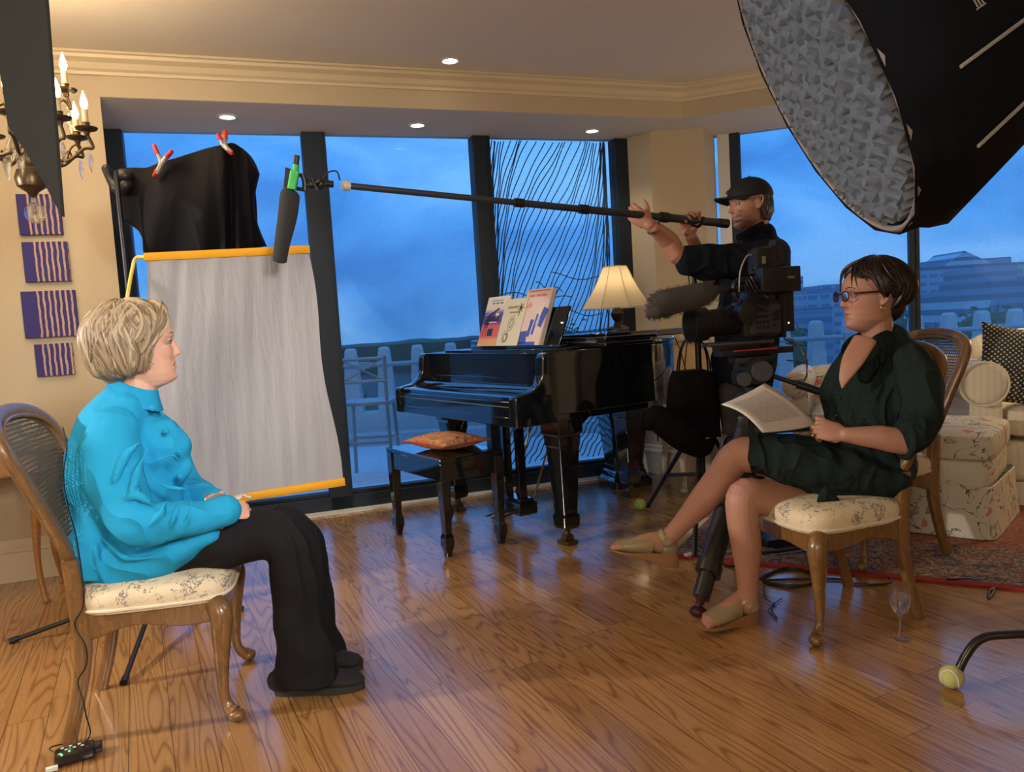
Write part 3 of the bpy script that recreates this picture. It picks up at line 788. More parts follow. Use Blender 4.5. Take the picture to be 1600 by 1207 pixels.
for i, (bx, w_, h_, th, y_, lab, ttl, col) in enumerate(((-.25, .235, .31, .014, .43, 'orange and purple piano album standing leftmost on the music desk', 'THE PIANIST', INK), (-.045, .22, .285, .006, .425, 'cream songbook with line drawing, middle book on the music desk', 'BAYOU', INK), (.155, .24, .33, .026, .43, 'thick peach and blue songbook, rightmost on the music desk', 'Easy Piano', mat('orange_ink', (.6, .2, .08), .6)))):
    b = empty('music_book', loc2w(PR, (bx, y_, 1.026)), -.98, lab, 'book', None)
    b.rotation_euler = (R(-21), 0, -.98)
    m = MB(); m.box((0, th / 2, h_ / 2), (w_, th * .8, h_ - .006)); pg = m.build('pages', PAPER, b, smooth=False)
    m = MB(); m.box((0, 0, h_ / 2), (w_ + .002, .0015, h_)); m.build('front_cover', mat('book_cover_%d' % i, (.6, .5, .4), .35, fn=booktex(i)), b, smooth=False)
    m = MB(); m.box((0, th, h_ / 2), (w_ + .002, .0015, h_)); m.box((-w_ / 2 - .001, th / 2, h_ / 2), (.0015, th, h_)); m.build('back_cover', mat('book_back', (.1, .1, .3), .4), b, smooth=False)
    def art(nm, mt, *boxes):
        mm = MB()
        for x, z, bw, bh, rot in boxes: mm.box((x, -.0012, z), (bw, .0006, bh), rot=Matrix.Rotation(R(rot), 3, 'Y'))
        mm.build(nm, mt, b, smooth=False)
    def ringart(mm, x, z, rx, rz, r_=.0016, tilt=0): mm.loft([V((x + rx * cos(q) * cos(tilt) - rz * sin(q) * sin(tilt), -.0012, z + rx * cos(q) * sin(tilt) + rz * sin(q) * cos(tilt))) for q in [k_ * 2 * pi / 28 for k_ in range(28)]], [(r_, .0004)] * 28, n=6, sub=0, closed=True, ref=(1, 0, .01))
    if i == 0:
        art('title_line', mat('faded_ink', (.22, .22, .24), .6), (-.01, .285, .13, .005, 0), (-.045, .268, .028, .011, 0), (.0, .268, .036, .011, 0), (.043, .268, .03, .011, 0))
        art('cover_drawing', mat('drawing_dark', (.03, .015, .05), .6), (-.03, .205, .14, .012, -24), (-.01, .172, .12, .03, 0), (-.07, .15, .05, .04, 0), (-.01, .085, .055, .045, 0), (-.055, .10, .006, .07, 0), (-.085, .10, .006, .07, 10), (-.07, .12, .04, .006, 0))
        art('cover_highlight', mat('book_cream', (.75, .68, .5), .6), (.025, .188, .036, .034, 0), (-.005, .148, .08, .006, 0), (-.03, .222, .15, .003, -24))
        art('blue_edge', mat('book_blue', (.06, .18, .5), .6), (.098, .10, .028, .19, 0))
    elif i == 1:
        art('title_line', mat('olive_ink', (.30, .27, .14), .6), (-.02, .232, .10, .014, 0), (.01, .20, .11, .01, 0))
        mm = MB(); ringart(mm, .0, .135, .032, .045, tilt=-.2); ringart(mm, .0, .135, .014, .030, .003, -.2); ringart(mm, -.035, .055, .03, .036); ringart(mm, -.03, .05, .018, .024, .004); mm.build('line_drawing', mat('drawing_ink', (.10, .09, .06), .6), b)
        mm = MB()
        for q in range(7): mm.tube([(.062, -.0012, .225), (.062 + .034 * cos(q * .9), -.0012, .225 + .034 * sin(q * .9))], [.004, .0012], 6)
        mm.tube([(.062, -.0012, .225), (.054, -.0012, .175)], .002, 6); mm.build('palm_drawing', INK, b)
    else:
        art('title_line', mat('orange_ink', (.6, .2, .08), .6), (.0, .318, .20, .008, 0), (-.06, .29, .05, .012, 0), (.0, .29, .04, .012, 0), (.05, .29, .045, .012, 0))
        art('pink_emblem', mat('pink_ink', (.68, .30, .22), .6), (-.06, .235, .03, .03, 45), (-.085, .225, .02, .02, 20))
        art('blue_artwork', mat('art_blue', (.05, .09, .42), .6), (-.06, .045, .075, .075, -6), (-.01, .10, .03, .10, 8), (.03, .12, .02, .12, 8), (.085, .16, .05, .11, 20), (-.02, .01, .18, .02, 0))
        art('white_artwork', mat('art_white', (.7, .68, .72), .6), (.055, .15, .03, .07, 12), (-.028, .075, .006, .11, 6))
# ------------------------------------------------------------ lamp on the lid
p = at(965, 500, 4.72)
L = empty('table_lamp', (p.x, 4.72, 1.072), .2, 'table lamp with cream panelled bell shade on the piano lid', 'lamp')
m = MB(); m.lathe([(0, 0), (.07, 0), (.072, .012), (.05, .022), (.028, .03), (.02, .05), (.036, .075), (.044, .10), (.03, .125), (.018, .14), (.026, .15), (.014, .16), (.008, .18), (.006, .36), (0, .36)], 8); m.build('lamp_base', mat('dark_bronze', (.05, .03, .018), .35, .7), L, smooth=False)
m = MB(); m.lathe([(0, .385), (.006, .388), (.009, .40), (.004, .408), (.008, .42), (0, .432)], 12); m.build('finial', mat('dark_bronze', (.05, .03, .018)), L)
def shadefn(t, p):
    o = t.t.nodes['Material Output']; tl = t.n('BsdfTranslucent'); tl.inputs[0].default_value = (.85, .74, .5, 1); mx = t.n('MixShader'); mx.inputs[0].default_value = .5
    t.l(p.outputs[0], mx.inputs[1]); t.l(tl.outputs[0], mx.inputs[2]); t.l(mx.outputs[0], o.inputs[0])
M_LSH = mat('cream_lampshade', (.85, .77, .58), .7, fn=shadefn)
m = MB(); rows = []
for f in range(9):
    q = f / 8; r_ = .075 + .148 * q ** .9 - .016 * sin(pi * q); rows.append([(r_ * cos(2 * pi * j / 8), r_ * sin(2 * pi * j / 8), .385 - .25 * q) for j in range(8)])
m.grid(rows, cap0=False, cap1=False); m.build('lamp_shade', M_LSH, L, smooth=False)
m = MB()
for r_ in (rows[0], rows[-1]): m.loft([V(p) for p in r_], [(.003, .003)] * 8, n=6, sub=0, closed=True)
for j in range(8): m.tube([rows[f][j] for f in range(9)], .002, 5)
m.build('shade_trim', mat('shade_trim', (.6, .5, .33), .7), L)
def emis(name, col, s):
    m = bpy.data.materials.new(name); m.use_nodes = True; t = NT(m); m.node_tree.nodes.clear()
    o = t.n('OutputMaterial'); e = t.n('Emission'); e.inputs[0].default_value = (*col, 1); e.inputs[1].default_value = s; t.l(e.outputs[0], o.inputs[0]); return m
m = MB(); m.ball((0, 0, .27), (.028, .028, .035), 12); m.build('bulb', emis('lamp_bulb_glow', WARM, 26), L)
# ------------------------------------------------------------ dark pedestal behind the piano tail
p = fl(985, 745)
P_ = empty('pedestal', (.74, 5.24, 0), .33, 'black tapered pedestal with moulded foot behind the piano tail', 'pedestal')
m = MB(); m.grid([rrect(a, a, a, z, 24, .25) for a, z in ((.30, 0), (.30, .05), (.26, .07), (.24, .10), (.22, .11), (.22, .14))]); m.build('foot_moulding', M_PIANO, P_, smooth=False)
m = MB(); m.grid([rrect(a, a, a, z, 24, .3) for a, z in ((.21, .14), (.30, .55), (.32, .72), (.34, .74), (.34, .78))]); m.build('pedestal_body', M_PIANO, P_, smooth=False)

# ------------------------------------------------------------ rug
def rugfn(t, p):
    v = t.co(); n1 = t.noise(v, 9, 3, .6, 1.5); n2 = t.noise(t.co(loc=(7, 3, 0)), 30, 3, .6, 2.5)
    c = t.ramp(n1, [(0, (.045, .05, .10)), (.42, (.06, .06, .11)), (.47, (.22, .06, .04)), (.5, (.32, .25, .18)), (.55, (.05, .055, .10)), (.6, (.28, .10, .05))])
    c = t.mix(t.m('MULTIPLY', t.m('GREATER_THAN', n2, .55), .75), c, (.38, .30, .22)); c = t.mix(t.m('MULTIPLY', t.m('LESS_THAN', n2, .43), .7), c, (.03, .03, .06))
    s = t.n('SeparateXYZ'); t.l(v, s.inputs[0])
    e_ = t.m('LESS_THAN', s.outputs[1], .045); c = t.mix(e_, c, (.28, .02, .02)); e2 = t.m('GREATER_THAN', s.outputs[1], .55); c = t.mix(t.m('MULTIPLY', e2, .55), c, (.36, .10, .04))
    t.l(c, p.inputs['Base Color']); t.l(t.bump(n2, .002), p.inputs['Normal'])
rg = empty('patterned_rug', (.70, 3.56, 0), atan2(-.48, .86), 'dark blue and red oriental rug with red border under the sofa group', 'rug')
m = MB(); m.box((1.6, .85, .006), (3.2, 1.7, .010)); m.build('pile', mat('oriental_pile', (.2, .1, .08), .95, fn=rugfn), rg, smooth=False)
m = MB()
for i in range(120): m.tube([(-.002, .01 + i * .014, .004), (-.04, .01 + i * .014 + .004 * sin(i * 2), .003)], .002, 4)
m.build('fringe', mat('fringe_wool', (.5, .45, .35), .9), rg)

# ------------------------------------------------------------ upholstered pieces
def floral(t, p):
    v = t.co(); n1 = t.noise(v, 7, 3, .5, 1.0); n2 = t.noise(t.co(loc=(3, 8, 2)), 9, 2, .5, .5)
    br = t.m('LESS_THAN', t.m('ABSOLUTE', t.m('SUBTRACT', n1, .5)), .008)
    fl_ = t.m('GREATER_THAN', n2, .66); lf = t.m('MULTIPLY', t.m('GREATER_THAN', t.noise(t.co(loc=(1, 1, 8)), 22, 2), .62), t.m('LESS_THAN', t.m('ABSOLUTE', t.m('SUBTRACT', n1, .5)), .05))
    c = t.mix(br, (.60, .56, .44), (.14, .10, .08)); c = t.mix(t.m('MULTIPLY', lf, .7), c, (.22, .23, .17)); c = t.mix(t.m('MULTIPLY', fl_, .8), c, (.55, .13, .10))
    t.l(c, p.inputs['Base Color']); t.l(t.bump(t.noise(v, 300, 2), .0006), p.inputs['Normal'])
M_FLORAL = mat('floral_chintz', (.6, .55, .43), .85, fn=floral)
def ivory(t, p):
    s = t.n('SeparateXYZ'); t.l(t.co(), s.inputs[0]); a = t.m('GREATER_THAN', t.m('SINE', t.m('MULTIPLY', s.outputs[0], 190)), .2)
    t.l(t.mix(t.m('MULTIPLY', a, .4), (.76, .68, .52), (.62, .54, .39)), p.inputs['Base Color'])
M_IVORY = mat('ivory_damask', (.75, .67, .5), .7, fn=ivory)
def cushmb(c, size, r=.06, puff=.02):
    m = MB(); cx, cy, cz = c; w_, d_, h_ = size
    rows = []
    for i in range(9):
        q = -1 + 2 * i / 8; a = (1 - abs(q) ** 5) ** .5 if abs(q) < 1 else 0
        ins = r * (1 - a)
        rows.append([(cx + x, cy + y, cz + q * h_ / 2) for x, y, _ in rrect(w_ - 2 * ins, w_ - 2 * ins, d_ - 2 * ins, 0, 48, .22)])
    top = [[(cx + (x - cx) * f, cy + (y - cy) * f, cz + h_ / 2 + puff * (1 - f * f)) for x, y, z in rows[-1]] for f in (.9, .7, .45, .2, .02)]
    m.grid(rows + top); return m
OT = empty('skirted_ottoman', (2.16, 3.93, .012), atan2(.77, .64) - pi / 2, 'floral chintz ottoman with box pleated skirt beside the white sofa', 'ottoman')
cushmb((0, 0, .43), (.62, .68, .14), .05, .015).build('ottoman_cushion', M_FLORAL, OT)
cushmb((0, 0, .30), (.59, .65, .16), .03, 0).build('ottoman_body', M_FLORAL, OT)
m = MB(); ringa = []
N_ = 200
for z, ex in ((.245, 0), (.24, .006), (.12, .014), (.004, .026)):
    r_ = []
    for j, (x, y, _) in enumerate(rrect(.585 + ex * 2, .645 + ex * 2, .645 + ex * 2, z, N_, .16)):
        pl = 1 - .03 * math.exp(-((j % 50 - 25) / 1.2) ** 2) * (.25 - z) / .25
        r_.append((x * pl, y * pl * .645 / .645, z))
    ringa.append(r_)
m.grid(ringa, cap0=False, cap1=False); m.build('pleated_skirt', M_FLORAL, OT)
# armchair near the window: only a rolled arm shows past the woman
AC = empty('floral_armchair', (2.13, 4.96, .0), R(155), 'floral rolled arm chair by the window behind the seated woman', 'armchair')
cushmb((0, .02, .22), (.44, .62, .26), .03, 0).build('chair_base', M_FLORAL, AC)
cushmb((0, .05, .42), (.36, .54, .14), .05, .02).build('seat_cushion', M_FLORAL, AC)
def rolled_arm(m, s, x, y0, y1, ztop, r, wd=.10):
    m.loft([(s * x, y0, ztop - r), (s * x, y1, ztop - r)], [(r, r)] * 2, n=24, sub=0, round0=.015, round1=.02)
    m.box((s * (x - .02), (y0 + y1) / 2, (ztop - r) / 2 + .04), (wd, (y1 - y0) * .98, ztop - r - .06), bev=.015)
for s in (-1, 1):
    m = MB(); rolled_arm(m, s, .245, -.32, .34, .745, .085); m.build('rolled_arm', M_FLORAL, AC)
    m = MB(); m.ball((s * .245, .362, .66), (.022, .012, .022), 12); m.build('arm_button', M_FLORAL, AC)
m = MB(); m.loft([(0, -.26, .40), (0, -.29, .62), (0, -.32, .66), (0, -.33, .69)], [(.29, .06), (.30, .06), (.29, .06), (.27, .05)], ref=(1, 0, 0), n=28, sub=3, round0=True, round1=True, sq=.5); m.build('backrest', M_FLORAL, AC)
for sx_ in (-1, 1):
    for sy in (-1, 1): m = MB(); m.tube([(sx_ * .22, sy * .26, .10), (sx_ * .23, sy * .27, 0)], [.025, .016], 8); m.build('foot', M_FRUIT, AC)
# ivory sofa at the right edge
SO = empty('ivory_sofa', (3.42, 4.27, .0), R(163), 'ivory damask sofa with rolled arms at the right edge of the picture', 'sofa')
cushmb((0, .02, .24), (1.46, .80, .22), .03, 0).build('sofa_base', M_IVORY, SO)
m = MB()
m.grid([[(x, y, z) for x, y, _ in rrect(1.50, 1.50, .84, 0, 90, .12)] for z in (.14, .012)], cap0=False, cap1=False); m.build('sofa_skirt', M_IVORY, SO)
for s in (-1, 1):
    m = MB(); rolled_arm(m, s, .79, -.38, .36, .79, .12, .16); m.box((s * .77, 0, .22), (.17, .78, .42), bev=.01); m.build('rolled_arm', M_IVORY, SO)
    m = MB(); m.loft([V((s * .79 + .12 * cos(a_), .388, .67 + .12 * sin(a_))) for a_ in [k_ * 2 * pi / 20 for k_ in range(20)]], [(.006, .006)] * 20, n=6, sub=0, closed=True); m.build('arm_piping', mat('piping_cream', (1, 1, 1)), SO)
for s in (-1, 1): cushmb((s * .34, .06, .45), (.66, .66, .17), .05, .02).build('seat_cushion', M_IVORY, SO)
m = MB(); m.loft([(0, -.30, .42), (0, -.33, .62), (0, -.40, .80), (0, -.42, .86)], [(.72, .09), (.72, .11), (.70, .11), (.68, .08)], ref=(1, 0, 0), n=40, sub=3, round0=True, round1=True, sq=.4); m.build('backrest', M_IVORY, SO)
for s in (-1, 1): c = cushmb((0, 0, 0), (.62, .42, .15), .06, .03).build('back_cushion', M_IVORY, SO); c.location = (s * .33, -.18, .72); c.rotation_euler = (R(76), 0, 0)
def hound(t, p):
    s = t.n('SeparateXYZ'); t.l(t.co(rot=(0, 0, R(45))), s.inputs[0])
    a = t.m('GREATER_THAN', t.m('FRACT', t.m('DIVIDE', s.outputs[0], .019)), .5); b = t.m('GREATER_THAN', t.m('FRACT', t.m('DIVIDE', s.outputs[1], .019)), .5)
    t.l(t.mix(t.m('MULTIPLY', a, b), (.025, .028, .025), (.55, .50, .38)), p.inputs['Base Color'])
c = pillow('checked_cushion', .46, .46, .15, mat('houndstooth', (.1, .1, .1), .9, fn=hound))
p = at(1600, 590, 4.20); c.location = (p.x, 4.20, .745); c.rotation_euler = (R(74), R(10), R(-22)); tag(c, 'black and cream houndstooth cushion leaning on the ivory sofa', 'cushion')

# ------------------------------------------------------------ sideboard on the left
ang = atan2(.36, 1)
SB = empty('sideboard', (-3.0, 3.37, 0), ang, 'wooden side table against the left wall, carrying cut crystal', 'side table')
M_HONEY = mat('honey_wood', (.40, .20, .07), .3, fn=woodfn((.26, .115, .035), (.44, .22, .075), (1, 8, 8), 4), Coat_Weight=.4, Coat_Roughness=.2)
M_DARKW = mat('dark_inlay_wood', (.11, .05, .025), .3, Coat_Weight=.4)
m = MB(); m.box((0, 0, .705), (1.7, .46, .022), bev=.006); m.build('table_top', M_DARKW, SB, smooth=False)
m = MB(); m.box((0, 0, .645), (1.62, .40, .10)); m.build('apron', M_HONEY, SB, smooth=False, bevel=.003)
m = MB()
n = 20
m.tube([(-.81 + 1.62 * i / n, -.205, .592 - .0 * i + .012 * cos(4 * pi * i / n)) for i in range(n + 1)], .006, 8); m.build('apron_bead', M_DARKW, SB)
for sx_ in (-1, 1):
    for sy in (-1, 1): m = MB(); m.loft([(sx_ * .77, sy * .17, .66), (sx_ * .78, sy * .18, .5), (sx_ * .76, sy * .165, .2), (sx_ * .78, sy * .19, .02), (sx_ * .79, sy * .20, 0)], [(.028, .028), (.026, .026), (.014, .014), (.014, .014), (.02, .02)], sub=4, n=12, round1=False); m.build('leg', M_HONEY, SB)
def crystalmat(name, tint=(.95, .97, 1)):
    m = bpy.data.materials.new(name); m.use_nodes = True; t = NT(m); m.node_tree.nodes.clear()
    o = t.n('OutputMaterial'); g = t.n('BsdfGlass'); g.inputs['Roughness'].default_value = .01; g.inputs['IOR'].default_value = 1.5; g.inputs[0].default_value = (*tint, 1)
    tr = t.n('BsdfTransparent'); mx = t.n('MixShader'); mx.inputs[0].default_value = .45; t.l(g.outputs[0], mx.inputs[2]); t.l(tr.outputs[0], mx.inputs[1]); t.l(mx.outputs[0], o.inputs[0]); return m
M_CRYS = crystalmat('cut_crystal')
def cutbowl(name, r, h, label, cat, loc, n=24):
    m = MB(); rows = []
    for i, (q, z) in enumerate(((.0, 0), (.45, 0), (.5, .06), (.28, .16), (.3, .24), (.7, .42), (.92, .68), (1, .92), (.96, 1.0), (.9, .98), (.86, .7), (.6, .46), (0, .34))):
        rows.append([(r * q * (1 + (.06 * (j % 2) if 4 < i < 9 else 0)) * cos(2 * pi * j / n), r * q * (1 + (.06 * (j % 2) if 4 < i < 9 else 0)) * sin(2 * pi * j / n), h * z + (.02 * r * (j % 2) if i == 8 else 0)) for j in range(n)])
    m.grid(rows); o = m.build(name, M_CRYS, None, smooth=False); o.location = loc; return tag(o, label, cat)
q = loc2w(SB, (.60, -.02, .7165)); cutbowl('crystal_bowl', .13, .15, 'large cut crystal bowl on the side table, nearest its right end', 'bowl', q)
q = loc2w(SB, (.33, .05, .7165)); cutbowl('crystal_compote', .11, .19, 'tall cut crystal footed bowl at the left edge of the picture', 'bowl', q)
q = loc2w(SB, (.73, .10, .7165)); cutbowl('crystal_dish', .06, .07, 'small crystal dish at the right end of the side table behind the chair back', 'dish', q, 16)
# striped wall panels
def stripes(t, p):
    s = t.n('SeparateXYZ'); t.l(t.co(), s.inputs[0]); wv = t.noise(t.co((1, 1, 1)), 26, 2)
    x = t.m('ADD', s.outputs[0], t.m('MULTIPLY', t.m('SUBTRACT', wv, .5), .012))
    a = t.m('LESS_THAN', t.m('FRACT', t.m('DIVIDE', x, .0245)), .38); a = t.m('MULTIPLY', a, t.m('GREATER_THAN', x, -.062))
    t.l(t.mix(a, (.028, .02, .17), (.48, .32, .24)), p.inputs['Base Color'])
M_STR = mat('indigo_stripe', (.03, .02, .17), .7, fn=stripes)
for i, (u0, u1, v0, v1, lab) in enumerate(((30, 97, 305, 368, 'topmost'), (39, 110, 379, 441, 'second from the top'), (38, 122, 455, 527, 'third from the top and largest'), (58, 116, 537, 587, 'lowest and smallest'))):
    bp_ = BL(-3); d_ = V((1, .36, 0)).normalized()
    a = onpl(u0, (v0 + v1) / 2, bp_, d_); b = onpl(u1, (v0 + v1) / 2, bp_, d_); zt = onpl((u0 + u1) / 2, v0, bp_, d_).z; zb = onpl((u0 + u1) / 2, v1, bp_, d_).z
    c_ = (a + b) / 2; w_ = (b - a).length; h_ = zt - zb
    m = MB(); m.box((0, 0, 0), (w_, .03, h_)); o = m.build('wall_panel', M_STR, smooth=False, bevel=.002)
    o.location = V((c_.x, c_.y, (zt + zb) / 2)) + V((.339, -.94, 0)) * .018; o.rotation_euler.z = ang
    tag(o, 'indigo and tan striped square wall panel, %s of the four on the left wall' % lab, 'wall art')
# ============================================================ LIGHTS OF THE PLACE AND FILM GEAR
M_CAN = emis('downlight_glow', (1, .86, .62), 14)
M_BULB = emis('candle_bulb_glow', (1.0, .74, .38), 22)
for (u, v, z, pw, lab) in ((355, 182, ZS, 16, 'recessed ceiling light glowing above the draped black cloth'), (652, 195, ZS, 7, 'small recessed light in the lowered ceiling, middle of the window wall'),
                      (925, 204, ZS, 7, 'recessed light in the lowered ceiling above the piano'), (1247, 181, ZS, 6, 'recessed light beside the rim of the big softbox'), (703, 94, ZC, 9, 'recessed light in the upper ceiling, top middle of the picture')):
    p = fl(u, v, z); r = empty('recessed_light', (p.x, p.y, z), 0, lab, 'ceiling light')
    m = MB(); m.lathe([(.040, -.001), (.058, -.001), (.060, -.006), (.044, -.008), (.036, .0), (.036, -.001)], 28); m.build('trim_ring', M_WHITE, r)
    m = MB(); m.lathe([(0, -.002), (.037, -.002), (.033, -.0045), (0, -.006)], 24); m.build('lens', M_CAN, r)
    lamp('recessed_spot', 'SPOT', (p.x, p.y, z - .02), pw * 2.2, TUNG, (p.x, p.y, 0), spot_size=R(110), spot_blend=.8, shadow_soft_size=.04)
# ---- chandelier
p = at(50, 292, 2.9)
CX, CY = p.x, p.y
CHD = empty('chandelier', (CX, CY, 0), 0, 'antique bronze chandelier with candle bulbs and crystal drops, upper left', 'chandelier')
M_BRZ = mat('antique_bronze', (.10, .065, .035), .35, .75)
m = MB(); m.lathe([(0, 1.72), (.012, 1.725), (.02, 1.74), (.048, 1.76), (.055, 1.79), (.045, 1.82), (.02, 1.835), (.03, 1.86), (.018, 1.90), (.014, 1.96), (.03, 2.0), (.04, 2.03), (.02, 2.07), (.012, 2.14), (.028, 2.18), (.012, 2.22), (.007, 2.3), (.007, 2.58), (.05, 2.6), (.055, 2.618), (0, 2.618)], 20); m.build('stem', M_BRZ, CHD)
def arm(ang, r, zc_, z0, upper=False):
    c, s = cos(ang), sin(ang)
    P = lambda q, z: (c * q, s * q, z)
    m = MB(); m.loft([P(.02, z0), P(.3 * r, z0 - .05), P(.62 * r, z0 - .075), P(.92 * r, z0 - .03), P(1.08 * r, zc_ - .07), P(r, zc_ - .02)], [(.006, .006)] * 6, n=8, sub=5)
    m.loft([P(.62 * r, z0 - .07), P(.70 * r, z0 - .03), P(.80 * r, z0 - .015), P(.84 * r, z0 - .035), P(.78 * r, z0 - .045)], [(.004, .004)] * 4 + [(.007, .007)], n=6, sub=4)
    m.lathe([(0, zc_ - .03), (.008, zc_ - .025), (.012, zc_ - .012), (.036, zc_ - .004), (.040, zc_ + .003), (.014, zc_), (.013, zc_ + .02), (.015, zc_ + .022), (0, zc_ + .022)], 18, o=P(r, 0))
    a = m.build('arm', M_BRZ, CHD)
    m = MB(); m.lathe([(.0105, zc_ + .015), (.0105, zc_ + .07), (0, zc_ + .07)], 12, o=P(r, 0)); m.build('candle_sleeve', mat('candle_cream', (.62, .48, .26), .6), a)
    m = MB(); m.lathe([(.004, zc_ + .068), (.010, zc_ + .078), (.0135, zc_ + .092), (.010, zc_ + .11), (.004, zc_ + .128), (.0005, zc_ + .14)], 12, o=P(r, 0)); m.build('flame_bulb', M_BULB, a)
    m = MB(); q = V(P(r * 1.02, zc_ - .01))
    for k_ in range(3): m.ball(q + V((0, 0, -.02 - .018 * k_)), .0055, 8)
    m.lathe([(0, -.155), (.006, -.14), (.012, -.115), (.007, -.09), (.003, -.075), (0, -.075)], 6, o=q); m.build('crystal_drop', M_CRYS, a, smooth=False)
for k in range(8): arm(R(-72 + 45 * k) if k else R(-72), .20, 1.975, 1.93)
for k in range(4): arm(R(-50 + 90 * k), .145, 2.13, 2.12, True)
m = MB(); m.ball((0, 0, 1.665), (.035, .035, .04), 14); m.ball((0, 0, 1.71), .012, 8); m.build('crystal_ball', M_CRYS, CHD, smooth=False)
for k in range(8):
    a = R(10 + 45 * k); m = MB(); q = V((.075 * cos(a), .075 * sin(a), 1.90))
    m.tube([q, V((.03 * cos(a), .03 * sin(a), 1.99))], .0015, 5); m.lathe([(0, -.12), (.009, -.10), (.017, -.06), (.012, -.02), (0, -.0)], 6, o=q, scale=(1, .6)); m.build('crystal_pendant', M_CRYS, CHD, smooth=False)
lamp('chandelier_glow', 'POINT', (CX, CY, 2.22), 34, WARM, shadow_soft_size=.18)
# ---- black flag on its stand (cuts the key lamp)
M_FLAG = mat('black_flag_cloth', (.02, .022, .02), .9)
FG = empty('light_flag', (-2.1, 1.2, 0), 0, 'black cloth flag hanging into the top left corner, in front of the chandelier', 'flag')
pts = [at(66, -70, 1.6), at(96, 338, 1.6), at(68, 285, 1.6), at(40, 238, 1.6), at(12, 196, 1.6), at(1, 120, 1.6), at(-60, -70, 1.6)]
m = MB(); m.prism(pts, (.0, .012, 0)); m.build('flag_cloth', M_FLAG, FG, smooth=False, world=True)
m = MB(); m.tube([pts[0], pts[6]], .007, 8); m.tube([pts[6], pts[6] + V((-.2, -.10, .0)), V((-2.1, 1.2, 2.05))], .007, 8); m.build('grip_arm', CHROME, FG, world=True)
m = MB(); m.tube([(-2.1, 1.2, .25), (-2.1, 1.2, 2.12)], .013, 10); m.build('stand_pole', CHROME, FG, world=True)
for k in range(3):
    a = R(200 + 120 * k); m = MB(); m.tube([(-2.1, 1.2, .42), (-2.1 + .12 * cos(a), 1.2 + .12 * sin(a), .3), (-2.1 + .42 * cos(a), 1.2 + .42 * sin(a), .012)], .011, 8); m.build('stand_leg', CHROME, FG, world=True)
# ---- draped backlight on a stand
_q = at(196, 400, 3.17); STX, STY = _q.x, 3.17
M_CLOTH = mat('black_duvetyne', (.004, .004, .006), .75, fn=weave(600, .3, fold=.006, fscale=9, fstretch=(1, 1, .3)))
ST = empty('light_stand', (STX, STY, 0), 0, 'black light stand behind the woman in turquoise, thin legs on the floor', 'light stand')
m = MB(); m.tube([(STX, STY, .10), (STX, STY, 1.0)], .014, 12); m.tube([(STX, STY, 1.0), (STX - .005, STY, 1.86)], .010, 12); m.build('pole', BLACKMETAL, ST, world=True)
for q in (fl(15, 1003, .01), fl(193, 1068, .01), fl(380, 952, .01), V((-1.86, 3.45, .01))):
    m = MB(); m.tube([(STX, STY, .13), q], .0095, 8); d = (q - V((STX, STY, .13))).normalized(); m.tube([q - d * .03, q], .013, 8); m.build('leg', BLACKMETAL, ST, world=True)
m = MB(); m.lathe([(.014, .98), (.02, .985), (.02, 1.03), (.01, 1.04)], 14, o=(STX, STY, 0)); m.build('collar', BLACKPLASTIC, ST, world=True)
DL = empty('draped_light', (STX, STY + .2, 1.5), 0, 'black cloth draped over a lamp head on the stand in front of the left window', 'draped light')
top = [(174, 300), (180, 268), (203, 262), (228, 262), (250, 254), (285, 244), (322, 232), (350, 226), (366, 224), (385, 240), (401, 270)]
bot = [(190, 344), (205, 346), (222, 372), (226, 398), (256, 398), (290, 397), (322, 394), (352, 392), (374, 389), (396, 386), (413, 384)]
m = MB(); fr, bk = [], []
NR = 14
for i in range(NR + 1):
    f = i / NR; a, b = [], []
    T_, B_ = crom([V((*q, 0)) for q in top], 5), crom([V((*q, 0)) for q in bot], 5)
    for j, (t_, b_) in enumerate(zip(T_, B_)):
        u, v = t_.x * (1 - f) + b_.x * f, t_.y * (1 - f) + b_.y * f
        if j > 45: u -= 12 * sin(pi * f)
        fold = .022 * sin((j - 36) * 1.15) * math.exp(-((j - 38) / 7) ** 2) * (.35 + f) + .012 * sin(j * .5 + 3 * f)
        bulge = .11 * sin(pi * min(1, j / 50)) * (.35 + .65 * sin(pi * min(1, f * .8 + .1)))
        a.append(at(u, v, 3.28 - bulge + fold)); b.append(at(u, v, 3.30) + V((0, .04 + bulge * .9 - fold, 0)))
    fr.append(a); bk.append(b)
rows = [fr[i] + bk[i][::-1] for i in range(NR + 1)]
m.grid(rows); m.build('black_cloth', M_CLOTH, DL, world=True, angle=60)
q = at(188, 296, 3.22)
m = MB(); m.loft([at(166, 264, 3.2), at(172, 280, 3.2), at(186, 296, 3.2), at(196, 290, 3.2)], [(.018, .018), (.016, .016), (.028, .028), (.03, .03)], n=12, round0=True, round1=True); m.ball(at(193, 276, 3.2), (.04, .035, .03)); m.build('clamp_head', BLACKPLASTIC, DL, world=True)
M_CLR = mat('red_clamp_tip', (.55, .03, .02), .5)
M_CLM = mat('clamp_steel', (.5, .48, .45), .4, .5)
